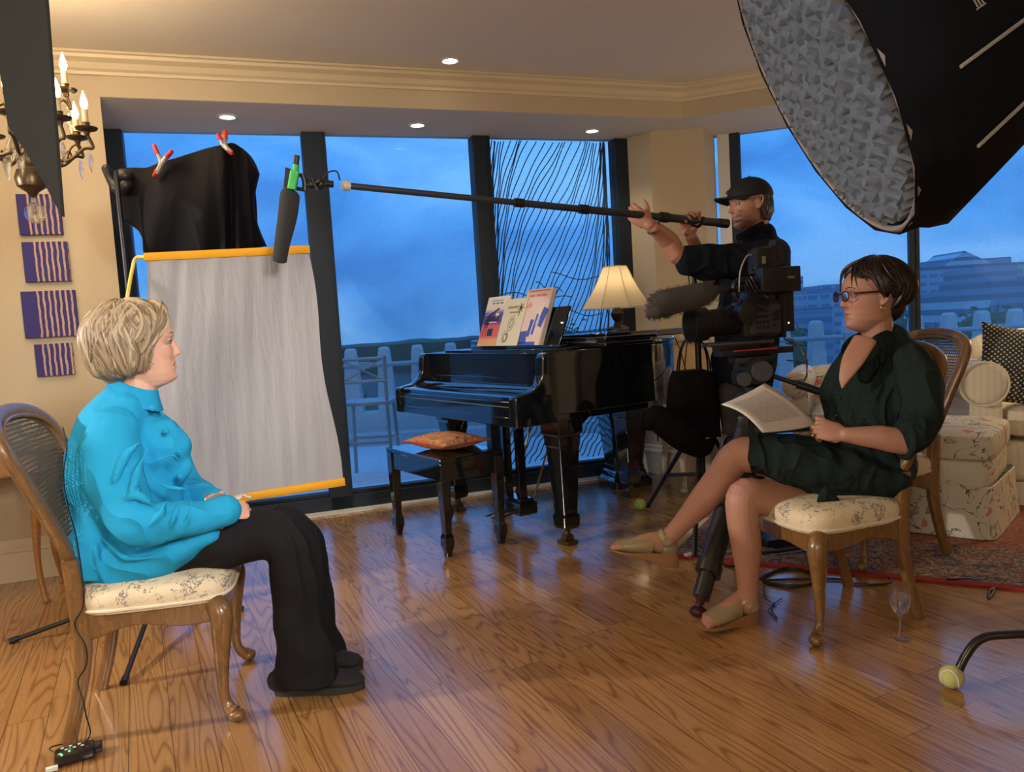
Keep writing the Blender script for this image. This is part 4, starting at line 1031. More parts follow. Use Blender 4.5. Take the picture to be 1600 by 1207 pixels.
def clamp(p0, a1, a2, jaw, lab):
    p0 = V(p0); r = empty('spring_clamp', p0, 0, lab, 'clamp')
    m = MB(); m.loft([jaw, p0, p0 + (a1 - p0) * .6], [(.007, .012), (.009, .014), (.007, .012)], n=8, sub=3); m.loft([jaw + V((.006, 0, 0)), p0 + V((.005, 0, 0)), p0 + (a2 - p0) * .6], [(.007, .012), (.009, .014), (.007, .012)], n=8, sub=3); m.build('clamp_body', M_CLM, r, world=True)
    for q in (a1, a2): m = MB(); m.loft([p0 + (q - p0) * .5, q], [(.010, .013), (.008, .011)], n=10, sub=0, round1=True); m.build('handle_grip', M_CLR, r, world=True)
    m = MB(); m.loft([jaw + (p0 - jaw) * .3, jaw + (jaw - p0) * .15], [(.010, .013), (.008, .012)], n=10, sub=0, round1=True); m.build('jaw_tip', M_CLR, r, world=True)
clamp(at(252, 255, 3.17), at(241, 228, 3.17), at(268, 237, 3.17), at(243, 272, 3.17), 'red tipped spring clamp standing up on the left part of the black cloth')
clamp(at(350, 228, 3.17), at(341, 211, 3.17), at(352, 206, 3.24), at(360, 238, 3.17), 'red tipped spring clamp at the peak of the black cloth')
# ---- silk scrim with yellow hems
M_YEL = mat('yellow_webbing', srgb(222, 160, 40), .75, fn=weave(500, .2))
def silkfn(t, p):
    v = t.noise(t.co((9, 9, 1.3)), 2.2, 4, .55, .3); w_ = t.noise(t.co(), 700, 1)
    t.l(t.bump(t.m('ADD', v, t.m('MULTIPLY', w_, .01)), .012, .8), p.inputs['Normal'])
    o = t.t.nodes['Material Output']; tl = t.n('BsdfTranslucent'); tl.inputs[0].default_value = (.4, .42, .46, 1); mx = t.n('MixShader'); mx.inputs[0].default_value = .22
    t.l(p.outputs[0], mx.inputs[1]); t.l(tl.outputs[0], mx.inputs[2]); t.l(mx.outputs[0], o.inputs[0])
SK = empty('silk_scrim', (-1.2, 2.97, 0), 0, 'white silk diffusion panel with yellow top and bottom hems behind the woman', 'diffusion panel')
TL, TR, BR_, BL_ = at(226, 402, 2.93), at(484, 390, 3.04), at(539, 753, 2.97), at(205, 806, 2.86)
n = 60; rows = []
for i in range(41):
    f = i / 40; a = TL.lerp(BL_, f) if 1 else 0; b = TR.lerp(BR_, f)
    r_ = []
    for j in range(n + 1):
        g_ = j / n; x = a.lerp(b, .012 + g_ * .976)
        x = x + V((0, 1, 0)) * (.0022 * sin(g_ * 40 + 2 * sin(f * 3)) * (1 - f * .8) + .001 * sin(g_ * 71 + f * 5) + .01 * sin(g_ * 9 + f * 4) * sin(pi * f))
        if j in (0, n): x.x += .008 * sin(f * 9)
        r_.append(x)
    rows.append(r_)
m = MB(); m.grid(rows, closeu=False); m.build('silk', mat('white_silk', (.37, .365, .385), .6, fn=silkfn), SK, world=True, angle=180)
for a, b, nm in ((TL, TR, 'top_hem'), (BL_, BR_, 'bottom_hem')): m = MB(); m.loft([a, b], [(.016, .008)] * 2, ref=(0, 0, 1), n=12, sub=0, sq=.6); m.build(nm, M_YEL, SK, world=True)
m = MB(); q = at(198, 470, 2.88); m.tube(crom([TL, at(212, 404, 2.93), at(206, 425, 2.92), q, at(170, 640, 2.86), at(160, 800, 2.86)], 6), .007, 8); m.build('frame_rod', mat('yellow_rod', srgb(215, 190, 80), .4), SK, world=True)
m = MB(); m.tube([at(160, 800, 2.86), V((STX + .01, STY, .6))], .007, 8); m.build('rod_bracket', BLACKMETAL, SK, world=True)
# ---- boom microphone
MB0 = at(478, 284, 2.84); ME = at(1130, 349, 3.74)
bd = (ME - MB0).normalized()
BP = empty('boom_pole', MB0, 0, 'long dark carbon boom pole held by the man across the window', 'boom pole')
A_, B_, C_, D_, E_ = [MB0.lerp(ME, q) for q in (.075, .44, .60, .82, 1.0)]
m = MB(); m.tube([A_, B_], .0125, 14); m.tube([B_, C_], .015, 14); m.tube([C_, D_], .017, 14); m.tube([D_, E_], .0195, 14); m.build('pole', mat('carbon_pole', (.03, .035, .045), .35), BP, world=True)
for q, r_ in ((B_, .019), (C_, .021), (D_, .024)): m = MB(); m.tube([q - bd * .02, q + bd * .02], r_, 14); m.build('twist_collar', BLACKPLASTIC, BP, world=True)
m = MB(); m.tube([A_ - bd * .015, A_ + bd * .012], .019, 14); m.build('pale_tip_ring', mat('tip_ring', (.5, .48, .42), .5), BP, world=True)
m = MB(); m.tube([E_ - bd * .03, E_ + bd * .025], .022, 14); m.build('end_cap', BLACKPLASTIC, BP, world=True)
BM = empty('boom_microphone', at(462, 290, 2.84), 0, 'shotgun microphone in black foam hanging from the boom with green mount', 'microphone')
m = MB(); m.loft([at(455, 298, 2.84), at(453, 306, 2.84), at(449, 340, 2.84), at(441, 380, 2.84), at(437, 408, 2.84)], [(.026, .026), (.035, .035), (.034, .034), (.028, .028), (.025, .025)], n=20, sub=4, round0=.005, round1=.008); m.build('foam_windshield', mat('black_foam', (.022, .022, .024), .95, fn=speckle((.04, .04, .04), 300, .6, .002)), BM, world=True)
m = MB(); m.tube([at(464, 243, 2.84), at(462, 258, 2.84)], .011, 12); m.tube([at(462, 257, 2.84), at(456, 300, 2.84)], .009, 12); m.build('mic_body', BLACKMETAL, BM, world=True)
m = MB(); m.tube([at(463, 258, 2.835), at(461, 270, 2.835)], .012, 12); m.build('green_band', mat('green_clip', (.03, .42, .08), .5), BM, world=True)
m = MB(); m.loft([at(461, 268, 2.82), at(456, 296, 2.82)], [(.016, .012)] * 2, n=12, sub=0, sq=.5); m.build('suspension_mount', mat('green_clip', (0, 0, 0)), BM, world=True)
m = MB(); m.box(at(450, 281, 2.84), (.018, .03, .075), rot=Matrix.Rotation(R(10), 3, 'Y')); m.tube([at(446, 263, 2.84), at(452, 265, 2.84)], .004, 6); m.tube([at(444, 293, 2.84), at(450, 293, 2.84)], .004, 6)
m.tube([at(456, 273, 2.84), at(472, 274, 2.84)], .007, 8); m.tube([at(456, 293, 2.84), at(476, 297, 2.84)], .007, 8); m.build('shock_frame', BLACKPLASTIC, BM, world=True)
m = MB(); m.tube([at(472, 272, 2.84), at(476, 284, 2.84), at(476, 298, 2.84)], .009, 8); m.ball(at(487, 288, 2.84), .017, 12); m.tube([at(478, 285, 2.84), at(520, 288, 2.89)], .013, 12); m.ball(at(500, 288, 2.86), .02, 10); m.tube([at(487, 278, 2.83), at(497, 298, 2.83)], .006, 6); m.tube([at(480, 290, 2.83), at(500, 283, 2.83)], .006, 6); m.build('swivel', BLACKPLASTIC, BM, world=True)
m = MB(); m.tube(crom([at(504, 282, 2.86), at(512, 270, 2.86), at(526, 268, 2.87), at(531, 282, 2.88)], 6), .003, 6); m.build('mic_cable', BLACKPLASTIC, BM, world=True)
# ---- boom stand with holder, tennis ball on its foot
SX, SY = .955, 3.90
BS = empty('boom_stand', (SX, SY, 0), 0, 'black stand with boom holder and a tennis ball on one foot, beside the pier', 'stand')
hp = MB0.lerp(ME, .915)
m = MB(); m.tube([(SX, SY, .42), (SX, SY, 1.2)], .016, 12); m.tube([(SX, SY, 1.2), (SX - .01, SY, hp.z - .14)], .012, 12); m.build('pole', BLACKMETAL, BS, world=True)
for q in (fl(1012, 792, .035), V((.80, 3.50, .02)), V((1.34, 4.24, .02))):
    m = MB(); m.tube([(SX, SY, .62), q], .012, 8); m.build('leg', BLACKMETAL, BS, world=True)
    m = MB(); m.tube([(SX, SY, .32), V((SX, SY, .62)).lerp(q, .62)], .010, 8); m.build('brace', BLACKMETAL, BS, world=True)
m = MB(); m.tube([(SX, SY, .25), (SX, SY, .45)], .014, 8); m.tube([(SX, SY, .58), (SX, SY, .66)], .024, 12); m.build('collar', BLACKPLASTIC, BS, world=True)
m = MB(); k_ = V((SX - .01, SY, hp.z - .12))
m.ball(k_, .03, 12); m.tube([k_ + V((-.07, 0, .01)), k_ + V((.06, 0, .01))], .012, 10); m.box(k_ + V((.075, 0, .012)), (.05, .02, .016), bev=.004); m.box(k_ + V((-.085, 0, .015)), (.03, .03, .05), bev=.005)
m.tube([k_ + V((-.015, 0, 0)), hp + V((0, 0, -.03))], .007, 8)
m.loft(crom([hp + V((-.03, 0, .03)), hp + V((-.03, 0, -.008)), hp + V((0, 0, -.03)), hp + V((.03, 0, -.012)), hp + V((.034, 0, .015))], 5), [(.008, .012)] * 21, n=8, sub=0); m.build('boom_holder', BLACKMETAL, BS, world=True)
M_BALL = mat('tennis_felt', (.50, .52, .16), .95, fn=speckle((.35, .38, .10), 150, .7, .002))
def tennis(c, r, lab, mt):
    m = MB(); m.ball((0, 0, 0), r, 28); o = m.build('tennis_ball', mt); o.location = c
    m = MB(); m.loft([V((r * .995 * (cos(a) * .8 + cos(3 * a) * .2), r * .995 * (sin(a) * .8 - sin(3 * a) * .2), r * .8 * sin(2 * a) * .97)).normalized() * r * .995 for a in [k_ * 2 * pi / 48 for k_ in range(48)]], [(.0022, .0022)] * 48, n=5, sub=0, closed=True)
    m.build('seam', mat('seam_white', (.6, .6, .5), .9), o); return tag(o, lab, 'ball')
q = fl(1000, 797, 0); tennis((q.x, q.y, .0335), .033, 'bright green tennis ball on a stand foot near the piano', mat('tennis_green', (.42, .60, .10), .95, fn=speckle((.3, .42, .06), 150, .7, .002)))
# bags hanging on the stand
M_NYL = mat('black_nylon', (.003, .003, .004), .75, fn=weave(500, .3, fold=.004, fscale=12))
HB = empty('tote_bag', (SX - .05, SY - .10, .45), 0, 'black tote bag hanging by its handles from the boom stand', 'bag')
m = MB(); rows = []
for f in range(9):
    q = f / 8; z = .86 - .33 * q; wd = .095 + .045 * q ** .6; dp = .02 + .045 * sin(pi * min(1, q + .15)) + .01
    cx_ = SX - .055 - .01 * q
    rows.append([(cx_ + x * wd * 2, SY - .085 + y * dp * 2, z + .01 * sin(8 * x)) for x, y, _ in rrect(1, 1, 1, 0, 28, .4)])
m.grid(rows); m.build('bag_body', M_NYL, HB, world=True)
for dy in (-.035, .015): m = MB(); m.loft(crom([(SX - .13, SY - .085 + dy, .85), (SX - .10, SY - .07 + dy * .5, .98), (SX - .03, SY - .03, 1.04), (SX + .02, SY - .06 + dy * .5, .97), (SX + .03, SY - .085 + dy, .85)], 5), [(.012, .003)] * 21, n=8, sub=0, ref=(0, 1, 0)); m.build('handle', M_NYL, HB, world=True)
PO = empty('weight_pouch', (SX - .28, SY - .05, .6), 0, 'lumpy black pouch slung beside the tote bag, left of it', 'bag')
m = MB(); m.loft([at(1014, 664, 3.72), at(1022, 652, 3.72), at(1042, 664, 3.72), at(1072, 684, 3.72), at(1098, 700, 3.74), at(1112, 690, 3.78)], [(.035, .03), (.06, .04), (.07, .05), (.075, .055), (.05, .04), (.02, .02)], ref=(0, 0, 1), n=18, sub=4, round0=True, round1=True); m.build('pouch_body', M_NYL, PO, world=True)
m = MB(); m.tube(crom([at(1020, 650, 3.7), at(1030, 640, 3.7), at(1040, 652, 3.7)], 5), .006, 6); m.tube([at(1027, 672, 3.68), at(1028, 690, 3.68)], .003, 6); m.build('pouch_strap', M_NYL, PO, world=True)
# ---- video camera on tripod
cz = lambda u, v, d=3.2: at(u, v, d)
TX, TY = 1.03, 3.28
TP = empty('tripod', (TX, TY, 0), 0, 'heavy black video tripod standing behind the woman with the papers', 'tripod')
M_TUBE = mat('tripod_grey_tube', (.05, .05, .055), .3, .5)
apex = V((TX, TY, .70))
ft = [fl(1090, 952, .03), V((1.34, 3.50, .03)), V((1.07, 3.60, .03))]
for q in ft:
    d = (q - apex); m = MB(); m.loft([apex + d * .04, apex + d * .5], [(.06, .045)] * 2, n=14, sub=0, sq=.6); m.loft([apex + d * .48, apex + d * .53], [(.067, .052)] * 2, n=14, sub=0, sq=.6); lg = m.build('leg', M_TUBE, TP, world=True)
    m = MB(); m.loft([apex + d * .5, apex + d * .80], [(.048, .036)] * 2, n=14, sub=0, sq=.6); m.loft([apex + d * .79, apex + d * .84], [(.055, .042)] * 2, n=14, sub=0, sq=.6); m.loft([apex + d * .8, apex + d * .95], [(.038, .028)] * 2, n=14, sub=0, sq=.6); m.build('lower_tube', M_TUBE, lg, world=True)
    m = MB(); m.tube([apex + d * .93, q], [.016, .012], 10); m.ball(q - V((0, 0, .008)), (.032, .032, .02), 12); m.box(apex + d * .96 + V((0, 0, .01)), (.02, .06, .04), bev=.004); m.build('foot', mat('dark_red_rubber', (.05, .012, .014), .5), lg, world=True)
m = MB(); m.lathe([(0, .64), (.05, .65), (.075, .68), (.085, .74), (.08, .77), (.06, .79), (.04, .795), (.045, .82), (0, .82)], 24, o=(TX, TY, 0)); m.build('bowl', BLACKPLASTIC, TP, world=True)
for q in ft:
    m = MB(); d = (V((q.x, q.y, 0)) - V((TX, TY, 0))).normalized(); m.box(V((TX, TY, .66)) + d * .09, (.05, .05, .09), rot=rotz(atan2(d.y, d.x)), bev=.01); m.build('leg_hinge', BLACKPLASTIC, TP, world=True)
m = MB(); m.lathe([(.0, .42), (.05, .43), (.055, .47), (.04, .51), (.02, .53), (.018, .66)], 18, o=(TX, TY, 0)); m.build('bowl_clamp_knob', BLACKPLASTIC, TP, world=True)
m = MB(); m.loft([apex + V((-.14, -.02, -.10)), apex + V((-.15, -.02, -.25)), apex + V((-.14, -.02, -.4)), apex + V((-.09, -.02, -.42)), apex + V((-.1, -.02, -.25)), apex + V((-.09, -.02, -.1))], [(.012, .012)] * 6, n=8, sub=3, closed=True); m.build('carry_handle', BLACKPLASTIC, TP, world=True)
m = MB(); m.loft([apex + V((-.05, -.07, -.16)), apex + V((.06, -.07, -.12)), apex + V((.14, -.03, -.14))], [(.02, .008)] * 3, n=8, sub=3); m.build('red_leg_band', mat('red_band', (.35, .02, .03), .5), TP, world=True)
# fluid head
m = MB(); m.box((TX, TY, .86), (.15, .12, .06), bev=.012); m.tube([(TX, TY - .09, .89), (TX, TY + .09, .89)], .055, 24); m.box((TX, TY, .935), (.17, .11, .03), bev=.006); m.build('fluid_head', BLACKPLASTIC, TP, world=True)
m = MB(); m.tube([(TX + .01, TY - .115, .89), (TX + .01, TY - .09, .89)], .042, 20); m.lathe([(.03, 0), (.03, .012), (.0, .012)], 16, o=(TX - .06, TY - .08, .86), M=Matrix.Rotation(R(90), 3, 'X')); m.build('drag_dial', mat('grey_dial', (.06, .06, .065), .4), TP, world=True)
m = MB(); m.tube([(TX + .06, TY - .02, .87), (TX + .30, TY - .10, .77)], .010, 10); m.tube([(TX + .17, TY - .06, .824), (TX + .32, TY - .105, .762)], .017, 12); m.build('pan_handle', BLACKPLASTIC, TP, world=True)
# camera: local axes, lens looks along -x
CM = empty('video_camera', (TX + .01, TY, .955), R(13), 'dark professional video camera on the tripod behind the papers, lens facing left', 'video camera'); CM.scale = (.93, 1.1, 1.22)
M_CAMG = mat('camera_grey', (.018, .018, .02), .45, fn=speckle((.02, .02, .02), 300, .4, .0004))
M_CAMB = mat('camera_brown_grey', (.045, .038, .034), .5)
m = MB(); m.box((0, 0, .012), (.36, .075, .022), bev=.004); m.box((-.09, 0, .035), (.20, .065, .03), bev=.005); m.build('base_plate', BLACKPLASTIC, CM)
m = MB(); m.box((-.02, -.044, .02), (.22, .004, .005)); m.build('red_plate_stripe', mat('red_stripe', (.45, .04, .03), .4), CM)
m = MB()
for s in (-1, 1): m.tube([(-.24, s * .03, .045), (.08, s * .03, .045)], .0075, 10)
m.build('rods', mat('rod_steel', (.2, .2, .2), .3, .8), CM)
m = MB(); m.box((.015, 0, .125), (.19, .10, .125), bev=.016); m.box((.03, 0, .20), (.13, .08, .04), bev=.01); m.build('camera_body', M_CAMG, CM)
m = MB(); m.box((.03, -.053, .125), (.15, .012, .105), bev=.012); sp = m.build('side_panel', M_CAMB, CM)
m = MB()
for i in range(4):
    for j in range(4): m.box((-.02 + i * .018, -.061, .095 + j * .019), (.010, .004, .009), bev=.001)
m.build('key_pad', BLACKPLASTIC, sp)
m = MB()
for j in range(3): m.tube([(.068, -.058, .10 + j * .02), (.068, -.064, .10 + j * .02)], .006, 10)
m.build('round_keys', BLACKPLASTIC, sp)
m = MB(); m.box((.088, -.06, .135), (.018, .006, .04), bev=.004); m.build('side_latch', BLACKPLASTIC, CM)
m = MB(); m.tube([(-.075, 0, .125), (-.24, 0, .118)], .047, 28); m.tube([(-.09, 0, .125), (-.12, 0, .124)], .052, 28); m.tube([(-.15, 0, .122), (-.165, 0, .122)], .051, 28); m.build('lens_barrel', BLACKPLASTIC, CM)
m = MB(); m.lathe([(.045, 0), (.056, .01), (.062, .09), (.064, .09), (.060, .088), (.050, .012), (.04, .004)], 30, o=(-.225, 0, .118), M=Matrix.Rotation(R(-90), 3, 'Y')); m.build('lens_hood', BLACKPLASTIC, CM)
m = MB(); m.ball((-.236, 0, .118), (.012, .044, .044), 20); m.build('lens_glass', mat('lens_glass', (.01, .012, .02), .03, Coat_Weight=1), CM)
m = MB(); m.lathe([(.034, 0), (.034, .05), (.038, .052), (.038, .062), (.0, .062)], 22, o=(-.10, -.055, .15), M=Matrix.Rotation(R(90), 3, 'X')); m.tube([(-.12, -.03, .13), (-.11, -.09, .19)], .01, 8); m.box((-.10, -.07, .16), (.018, .05, .085), rot=Matrix.Rotation(R(20), 3, 'Y'), bev=.004); m.build('follow_focus', BLACKPLASTIC, CM)
m = MB(); m.box((.145, 0, .15), (.075, .09, .15), bev=.006); m.box((.125, 0, .14), (.02, .10, .17), bev=.004); m.build('battery', BLACKPLASTIC, CM)
m = MB(); m.ball((.15, -.0465, .105), .0028, 8); m.build('green_led', emis('green_led', (.4, 1, .1), 6), CM)
m = MB(); m.tube(crom([(-.08, 0, .20), (-.085, 0, .25), (0, 0, .262), (.07, 0, .25), (.08, 0, .21)], 5), .012, 10); m.box((.0, 0, .262), (.14, .03, .016), bev=.004); m.build('top_handle', BLACKPLASTIC, CM)
m = MB(); m.tube([(.0, -.02, .265), (.06, -.05, .30), (.12, -.06, .31)], .008, 8); m.tube([(-.06, 0, .26), (.03, -.04, .25)], .008, 8); m.ball((.0, -.03, .30), .014, 10); m.build('monitor_arm', BLACKPLASTIC, CM)
mo = MB(); mo.box((.085, -.07, .255), (.19, .055, .085), bev=.006); mn = mo.build('viewfinder_monitor', BLACKPLASTIC, CM)
m = MB(); m.box((.13, -.0985, .26), (.036, .001, .007)); m.build('white_wordmark', mat('wordmark_grey', (.16, .16, .17), .5), mn)
m = MB(); m.box((.04, -.03, .325), (.085, .05, .085), bev=.006); m.box((.085, -.02, .33), (.02, .06, .09), bev=.004); m.box((.0, -.02, .32), (.015, .06, .08), bev=.003); m.build('receiver_box', BLACKPLASTIC, CM)
m = MB(); m.box((.112, -.01, .335), (.028, .05, .12), rot=Matrix.Rotation(R(8), 3, 'Y'), bev=.006); m.build('transmitter', BLACKPLASTIC, CM)
m = MB(); m.box((.028, -.0555, .325), (.018, .001, .026)); m.build('small_screen', mat('pale_screen', (.25, .24, .2), .3), CM)
m = MB(); m.tube(crom([(.0, -.02, .345), (-.04, -.03, .34), (-.08, -.04, .29), (-.09, -.04, .22)], 6), .0035, 6); m.build('grey_cable', mat('cable_grey', (.3, .3, .3), .5), CM)
for k_ in range(4): m = MB(); m.tube(crom([(-.02 + k_ * .02, -.04, .24), (-.05 - .01 * k_, -.07, .27 - .01 * k_), (-.02, -.08, .22 - .02 * k_), (.04 + .01 * k_, -.065, .19)], 6), .0035, 6); m.build('black_cable', BLACKPLASTIC, CM)
m = MB()
for k_ in range(5): m.tube(crom([(.19, -.02 + .01 * k_, .05), (.235 + .004 * k_, -.03, -.02), (.25 - .006 * k_, -.03, -.09 - .006 * k_), (.21, -.02 + .01 * k_, -.10)], 5), .0015, 5)
for z_ in (.03, -.03): m.tube([(.19, -.04, z_), (.24, -.04, z_ - .01), (.24, .03, z_ - .01), (.19, .03, z_)], .0015, 5, closed=True)
m.tube([(.16, 0, .05), (.2, 0, .03)], .004, 6); m.build('wire_cage', mat('wire_grey', (.12, .12, .13), .4, .5), CM)
# furry microphone
FM = empty('furry_microphone', cz(1060, 470, 3.1), 0, 'grey furry windshield microphone pointing left from the video camera', 'microphone')
def furfn(t, p): t.l(t.bump(t.noise(t.co((1, 1, 1)), 120, 3, .7, 1), .012), p.inputs['Normal'])
m = MB(); m.loft([cz(1026, 482, 3.12), cz(1034, 476, 3.12), cz(1060, 469, 3.13), cz(1090, 462, 3.14), cz(1106, 458, 3.15)], [(.044, .044), (.054, .054), (.052, .052), (.050, .050), (.04, .04)], n=30, sub=6, round0=True, round1=True)
M_FUR = mat('grey_fur', (.085, .075, .07), .95, fn=furfn); fo = m.build('windshield', M_FUR, FM, world=True)
g = random.Random(2); m = MB(); vs = [v.co.copy() for v in fo.data.vertices]; ax = (cz(1106, 458, 3.15) - cz(1026, 482, 3.12)).normalized(); Mi = wm(FM)
ctr = Mi.inverted() @ cz(1064, 468, 3.13)
for i in range(2600):
    v = vs[g.randrange(len(vs))] + V((g.gauss(0, .004), g.gauss(0, .004), g.gauss(0, .004))); d = v - ctr; d = (d - ax * d.dot(ax) * .7).normalized()
    d = (d + V((g.gauss(0, .5), g.gauss(0, .5), g.gauss(0, .5) - .3))).normalized(); w_ = d.orthogonal().normalized() * .0012; m._f([m.b.verts.new(q) for q in (v - w_, v + w_, v + d * .012)])
fu = m.build('fur_pile', M_FUR, FM, smooth=False); fu['kind'] = 'stuff'
m = MB(); m.tube([cz(1104, 459, 3.15), cz(1140, 452, 3.2)], .011, 10); m.box(cz(1128, 452, 3.18), (.05, .03, .03), bev=.004); m.tube([cz(1135, 455, 3.2), V((TX + .0, TY - .02, 1.24))], .008, 8); m.build('mic_tube', BLACKMETAL, FM, world=True)
# hanging cables by the boom stand
for pts, lab in (([at(1075, 415, 3.86), at(1078, 470, 3.86), at(1075, 520, 3.86), at(1070, 590, 3.86), at(1082, 650, 3.86)], 'thin black cable hanging straight down beside the furry microphone'),
                 ([at(1052, 522, 4.4), at(1062, 545, 4.3), at(1072, 580, 4.2), at(1080, 606, 4.0)], 'thin cable looping from the piano lid towards the tote bag')):
    m = MB(); m.tube(crom(pts, 8), .003, 6); o = m.build('hanging_cable', BLACKPLASTIC); tag(o, lab, 'cable')
# ---- softbox on its rolling stand
SC_, SN = at(1301, 116, 1.9), V((-.8819, .1705, -.4396)).normalized()
e1 = SN.cross(V((0, 0, 1))).normalized(); e2 = SN.cross(e1).normalized()
SBX = empty('softbox', SC_, 0, 'huge black octagonal softbox with honeycomb grid hanging over the right woman', 'softbox')
def sb(r, a, dpt): return SC_ + e1 * r * cos(a) + e2 * r * sin(a) - SN * dpt
M_SBB = mat('black_softbox_nylon', (.004, .005, .008), .9, fn=weave(400, .3, fold=.002, fscale=5))
M_SIL = mat('silver_grid_fabric', (.30, .32, .35), .35, .55)
RS = .41
m = MB(); NS = 64
def oct_r(a, r): k_ = (a % (pi / 8)) - pi / 16; return r * cos(pi / 16) / cos(k_)
oct8 = lambda a, r: r * cos(pi / 16) / cos((a % (pi / 8)) - pi / 16)
rows = []
for dpt, r_ in ((-.045, .985), (.0, 1.0), (.02, 1.03), (.06, 1.06), (.25, .90), (.5, .60), (.82, .20)):
    rows.append([sb((oct_r(2 * pi * j / NS, RS * r_ * 1.03) if dpt <= 0 else oct8(2 * pi * j / NS, RS * r_ * 1.03)), 2 * pi * j / NS, dpt - (.0)) for j in range(NS)])
m.grid(rows, cap0=False); shell = m.build('fabric_shell', M_SBB, SBX, world=True, mods=[('SOLIDIFY', dict(thickness=.002, offset=0))], angle=30)
for k in (1, 6, 7, 8, 10, 12, 14):
    a = k * pi / 8; m = MB(); m.loft([sb(RS * r_ * 1.03 + .004, a, d_) for d_, r_ in ((.065, 1.056), (.25, .90), (.5, .60), (.70, .35))], [(.0055, .004)] * 4, n=6, sub=0, ref=tuple(e1)); m.build('rib_tape', mat('silver_tape', (.35, .34, .32), .5), SBX, world=True)
m = MB(); m.loft([sb(RS * .985, 2 * pi * j / 64, -.035) for j in range(64)], [(.008, .008)] * 64, n=6, sub=0, closed=True); m.build('grid_rim', mat('grey_velcro', (.25, .22, .22), .7), SBX, world=True)
# grid: three families of cloth strips
gp = MB(); sp_ = .040
for fam in range(3):
    th = R(20 + 60 * fam)
    for k in range(-12, 13):
        o_s = k * sp_
        if abs(o_s) > RS * .94: continue
        hl = sqrt((RS * .945) ** 2 - o_s * o_s)
        dr = e1 * cos(th) + e2 * sin(th); pr_ = -e1 * sin(th) + e2 * cos(th)
        nseg = max(2, int(2 * hl / .040)); A1, B1 = [], []
        for i in range(nseg + 1):
            t_ = -hl + 2 * hl * i / nseg; wob = .0025 * (1 if (i + k) % 2 else -1)
            sag = .0 
            A1.append(SC_ + pr_ * (o_s + wob) + dr * t_ + SN * (.036 + .016 * ((i + k) % 2))); B1.append(SC_ + pr_ * o_s + dr * t_ - SN * .02)
        gp.grid([A1, B1], closeu=False)
gp.build('honeycomb_grid', M_SIL, SBX, smooth=False, world=True)
m = MB(); m.grid([[sb(oct_r(2 * pi * j / NS, RS * r_), 2 * pi * j / NS, .037 + .01 * (1 - r_)) for j in range(NS)] for r_ in (.95, .7, .3, .01)]); m.build('inner_diffuser', mat('diffuser_cloth', (.7, .72, .74), .8), SBX, smooth=True, world=True)
from mathutils.bvhtree import BVHTree
Ws = wm(SBX); bv = BVHTree.FromPolygons([Ws @ v.co for v in shell.data.vertices], [list(p_.vertices) for p_ in shell.data.polygons])
def onshell(u, v):
    h_ = bv.ray_cast(V((0, 0, EYE)), ray(u, v).normalized()); return h_[0] + h_[1] * (.003 if h_[1].dot(ray(u, v)) < 0 else -.003)
m = MB()
for u0, u1 in ((1511, 1526), (1516, 1531), (1521, 1536)): m.tube([onshell(u0, -14), onshell(u1, 12 - (u0 - 1511) * .5)], .0016, 6)
m.tube([onshell(1524, 16), onshell(1538, 6)], .0016, 6); m.build('printed_mark', mat('silver_tape', (1, 1, 1)), SBX, world=True)
m = MB(); m.tube([sb(0, 0, .76), sb(0, 0, .84)], .075, 20); m.tube([sb(0, 0, .84), sb(0, 0, 1.06)], .055, 16); m.build('lamp_head', BLACKPLASTIC, SBX, world=True)
lo = lamp('softbox_lamp', 'AREA', SC_ - SN * .03, 10, (.93, .97, 1.0), SC_ + SN * 2, shape='DISK', size=.74); lo.data.spread = R(170)
RSx, RSy = 1.86, 2.02
RT = empty('rolling_stand', (RSx, RSy, 0), 0, 'dark bent tube leg of the softbox stand at the lower right edge', 'stand')
hd = sb(0, 0, .95)
m = MB(); m.tube([(RSx, RSy, .12), (RSx, RSy, hd.z)], .02, 14); m.tube([(RSx, RSy, hd.z), hd], .016, 12); m.build('column', BLACKMETAL, RT, world=True)
bq = fl(1487, 1055, .04); kx = at(1533, 1005, bq.y + .01)
M_TB = mat('dark_brown_tube', (.03, .022, .02), .2, .4)
m = MB(); m.tube(crom([bq + V((.02, 0, .01)), bq + V((.045, .003, .055)), bq + V((.085, .005, .098)), bq + V((.15, 0, .112)), bq + V((.3, -.03, .11)), (RSx, RSy, .115)], 8), .0125, 14); m.build('curved_leg', M_TB, RT, world=True)
for q in ((2.3, 2.5), (2.2, 1.5)): m = MB(); m.tube(crom([(q[0], q[1], .015), (q[0] - .05, q[1] - .03 * (1 if q[1] > 2 else -1), .09), (RSx, RSy, .115)], 8), .0125, 12); m.build('curved_leg', M_TB, RT, world=True)
tennis((bq.x, bq.y, .0345), .034, 'yellow tennis ball on the bent tube leg, lower right corner', mat('tennis_yellow', (.52, .50, .20), .95, fn=speckle((.38, .38, .12), 150, .7, .002)))
# ---- wine glass on the floor
q = fl(1407, 999)
m = MB(); m.lathe([(0, .002), (.031, .0015), (.032, .003), (.012, .006), (.004, .012), (.0032, .05), (.0035, .072), (.008, .078), (.022, .092), (.031, .115), (.0315, .135), (.027, .165), (.026, .175), (.0252, .175), (.0262, .165), (.0305, .135), (.030, .116), (.0215, .094), (.007, .081), (0, .080)], 32)
GL = m.build('wine_glass', M_CRYS); GL.location = (q.x, q.y, 0); GL.scale = (1.04, 1.04, 1.08); tag(GL, 'stemmed glass of water standing on the floor by the chair leg', 'glass')
m = MB(); m.lathe([(0, .0805), (.007, .0815), (.0212, .0945), (.0297, .1165), (.0302, .134), (.0298, .138), (0, .138)], 28); m.build('water', mat('water', (.8, .85, .9), .0, Transmission_Weight=1, IOR=1.33), GL)
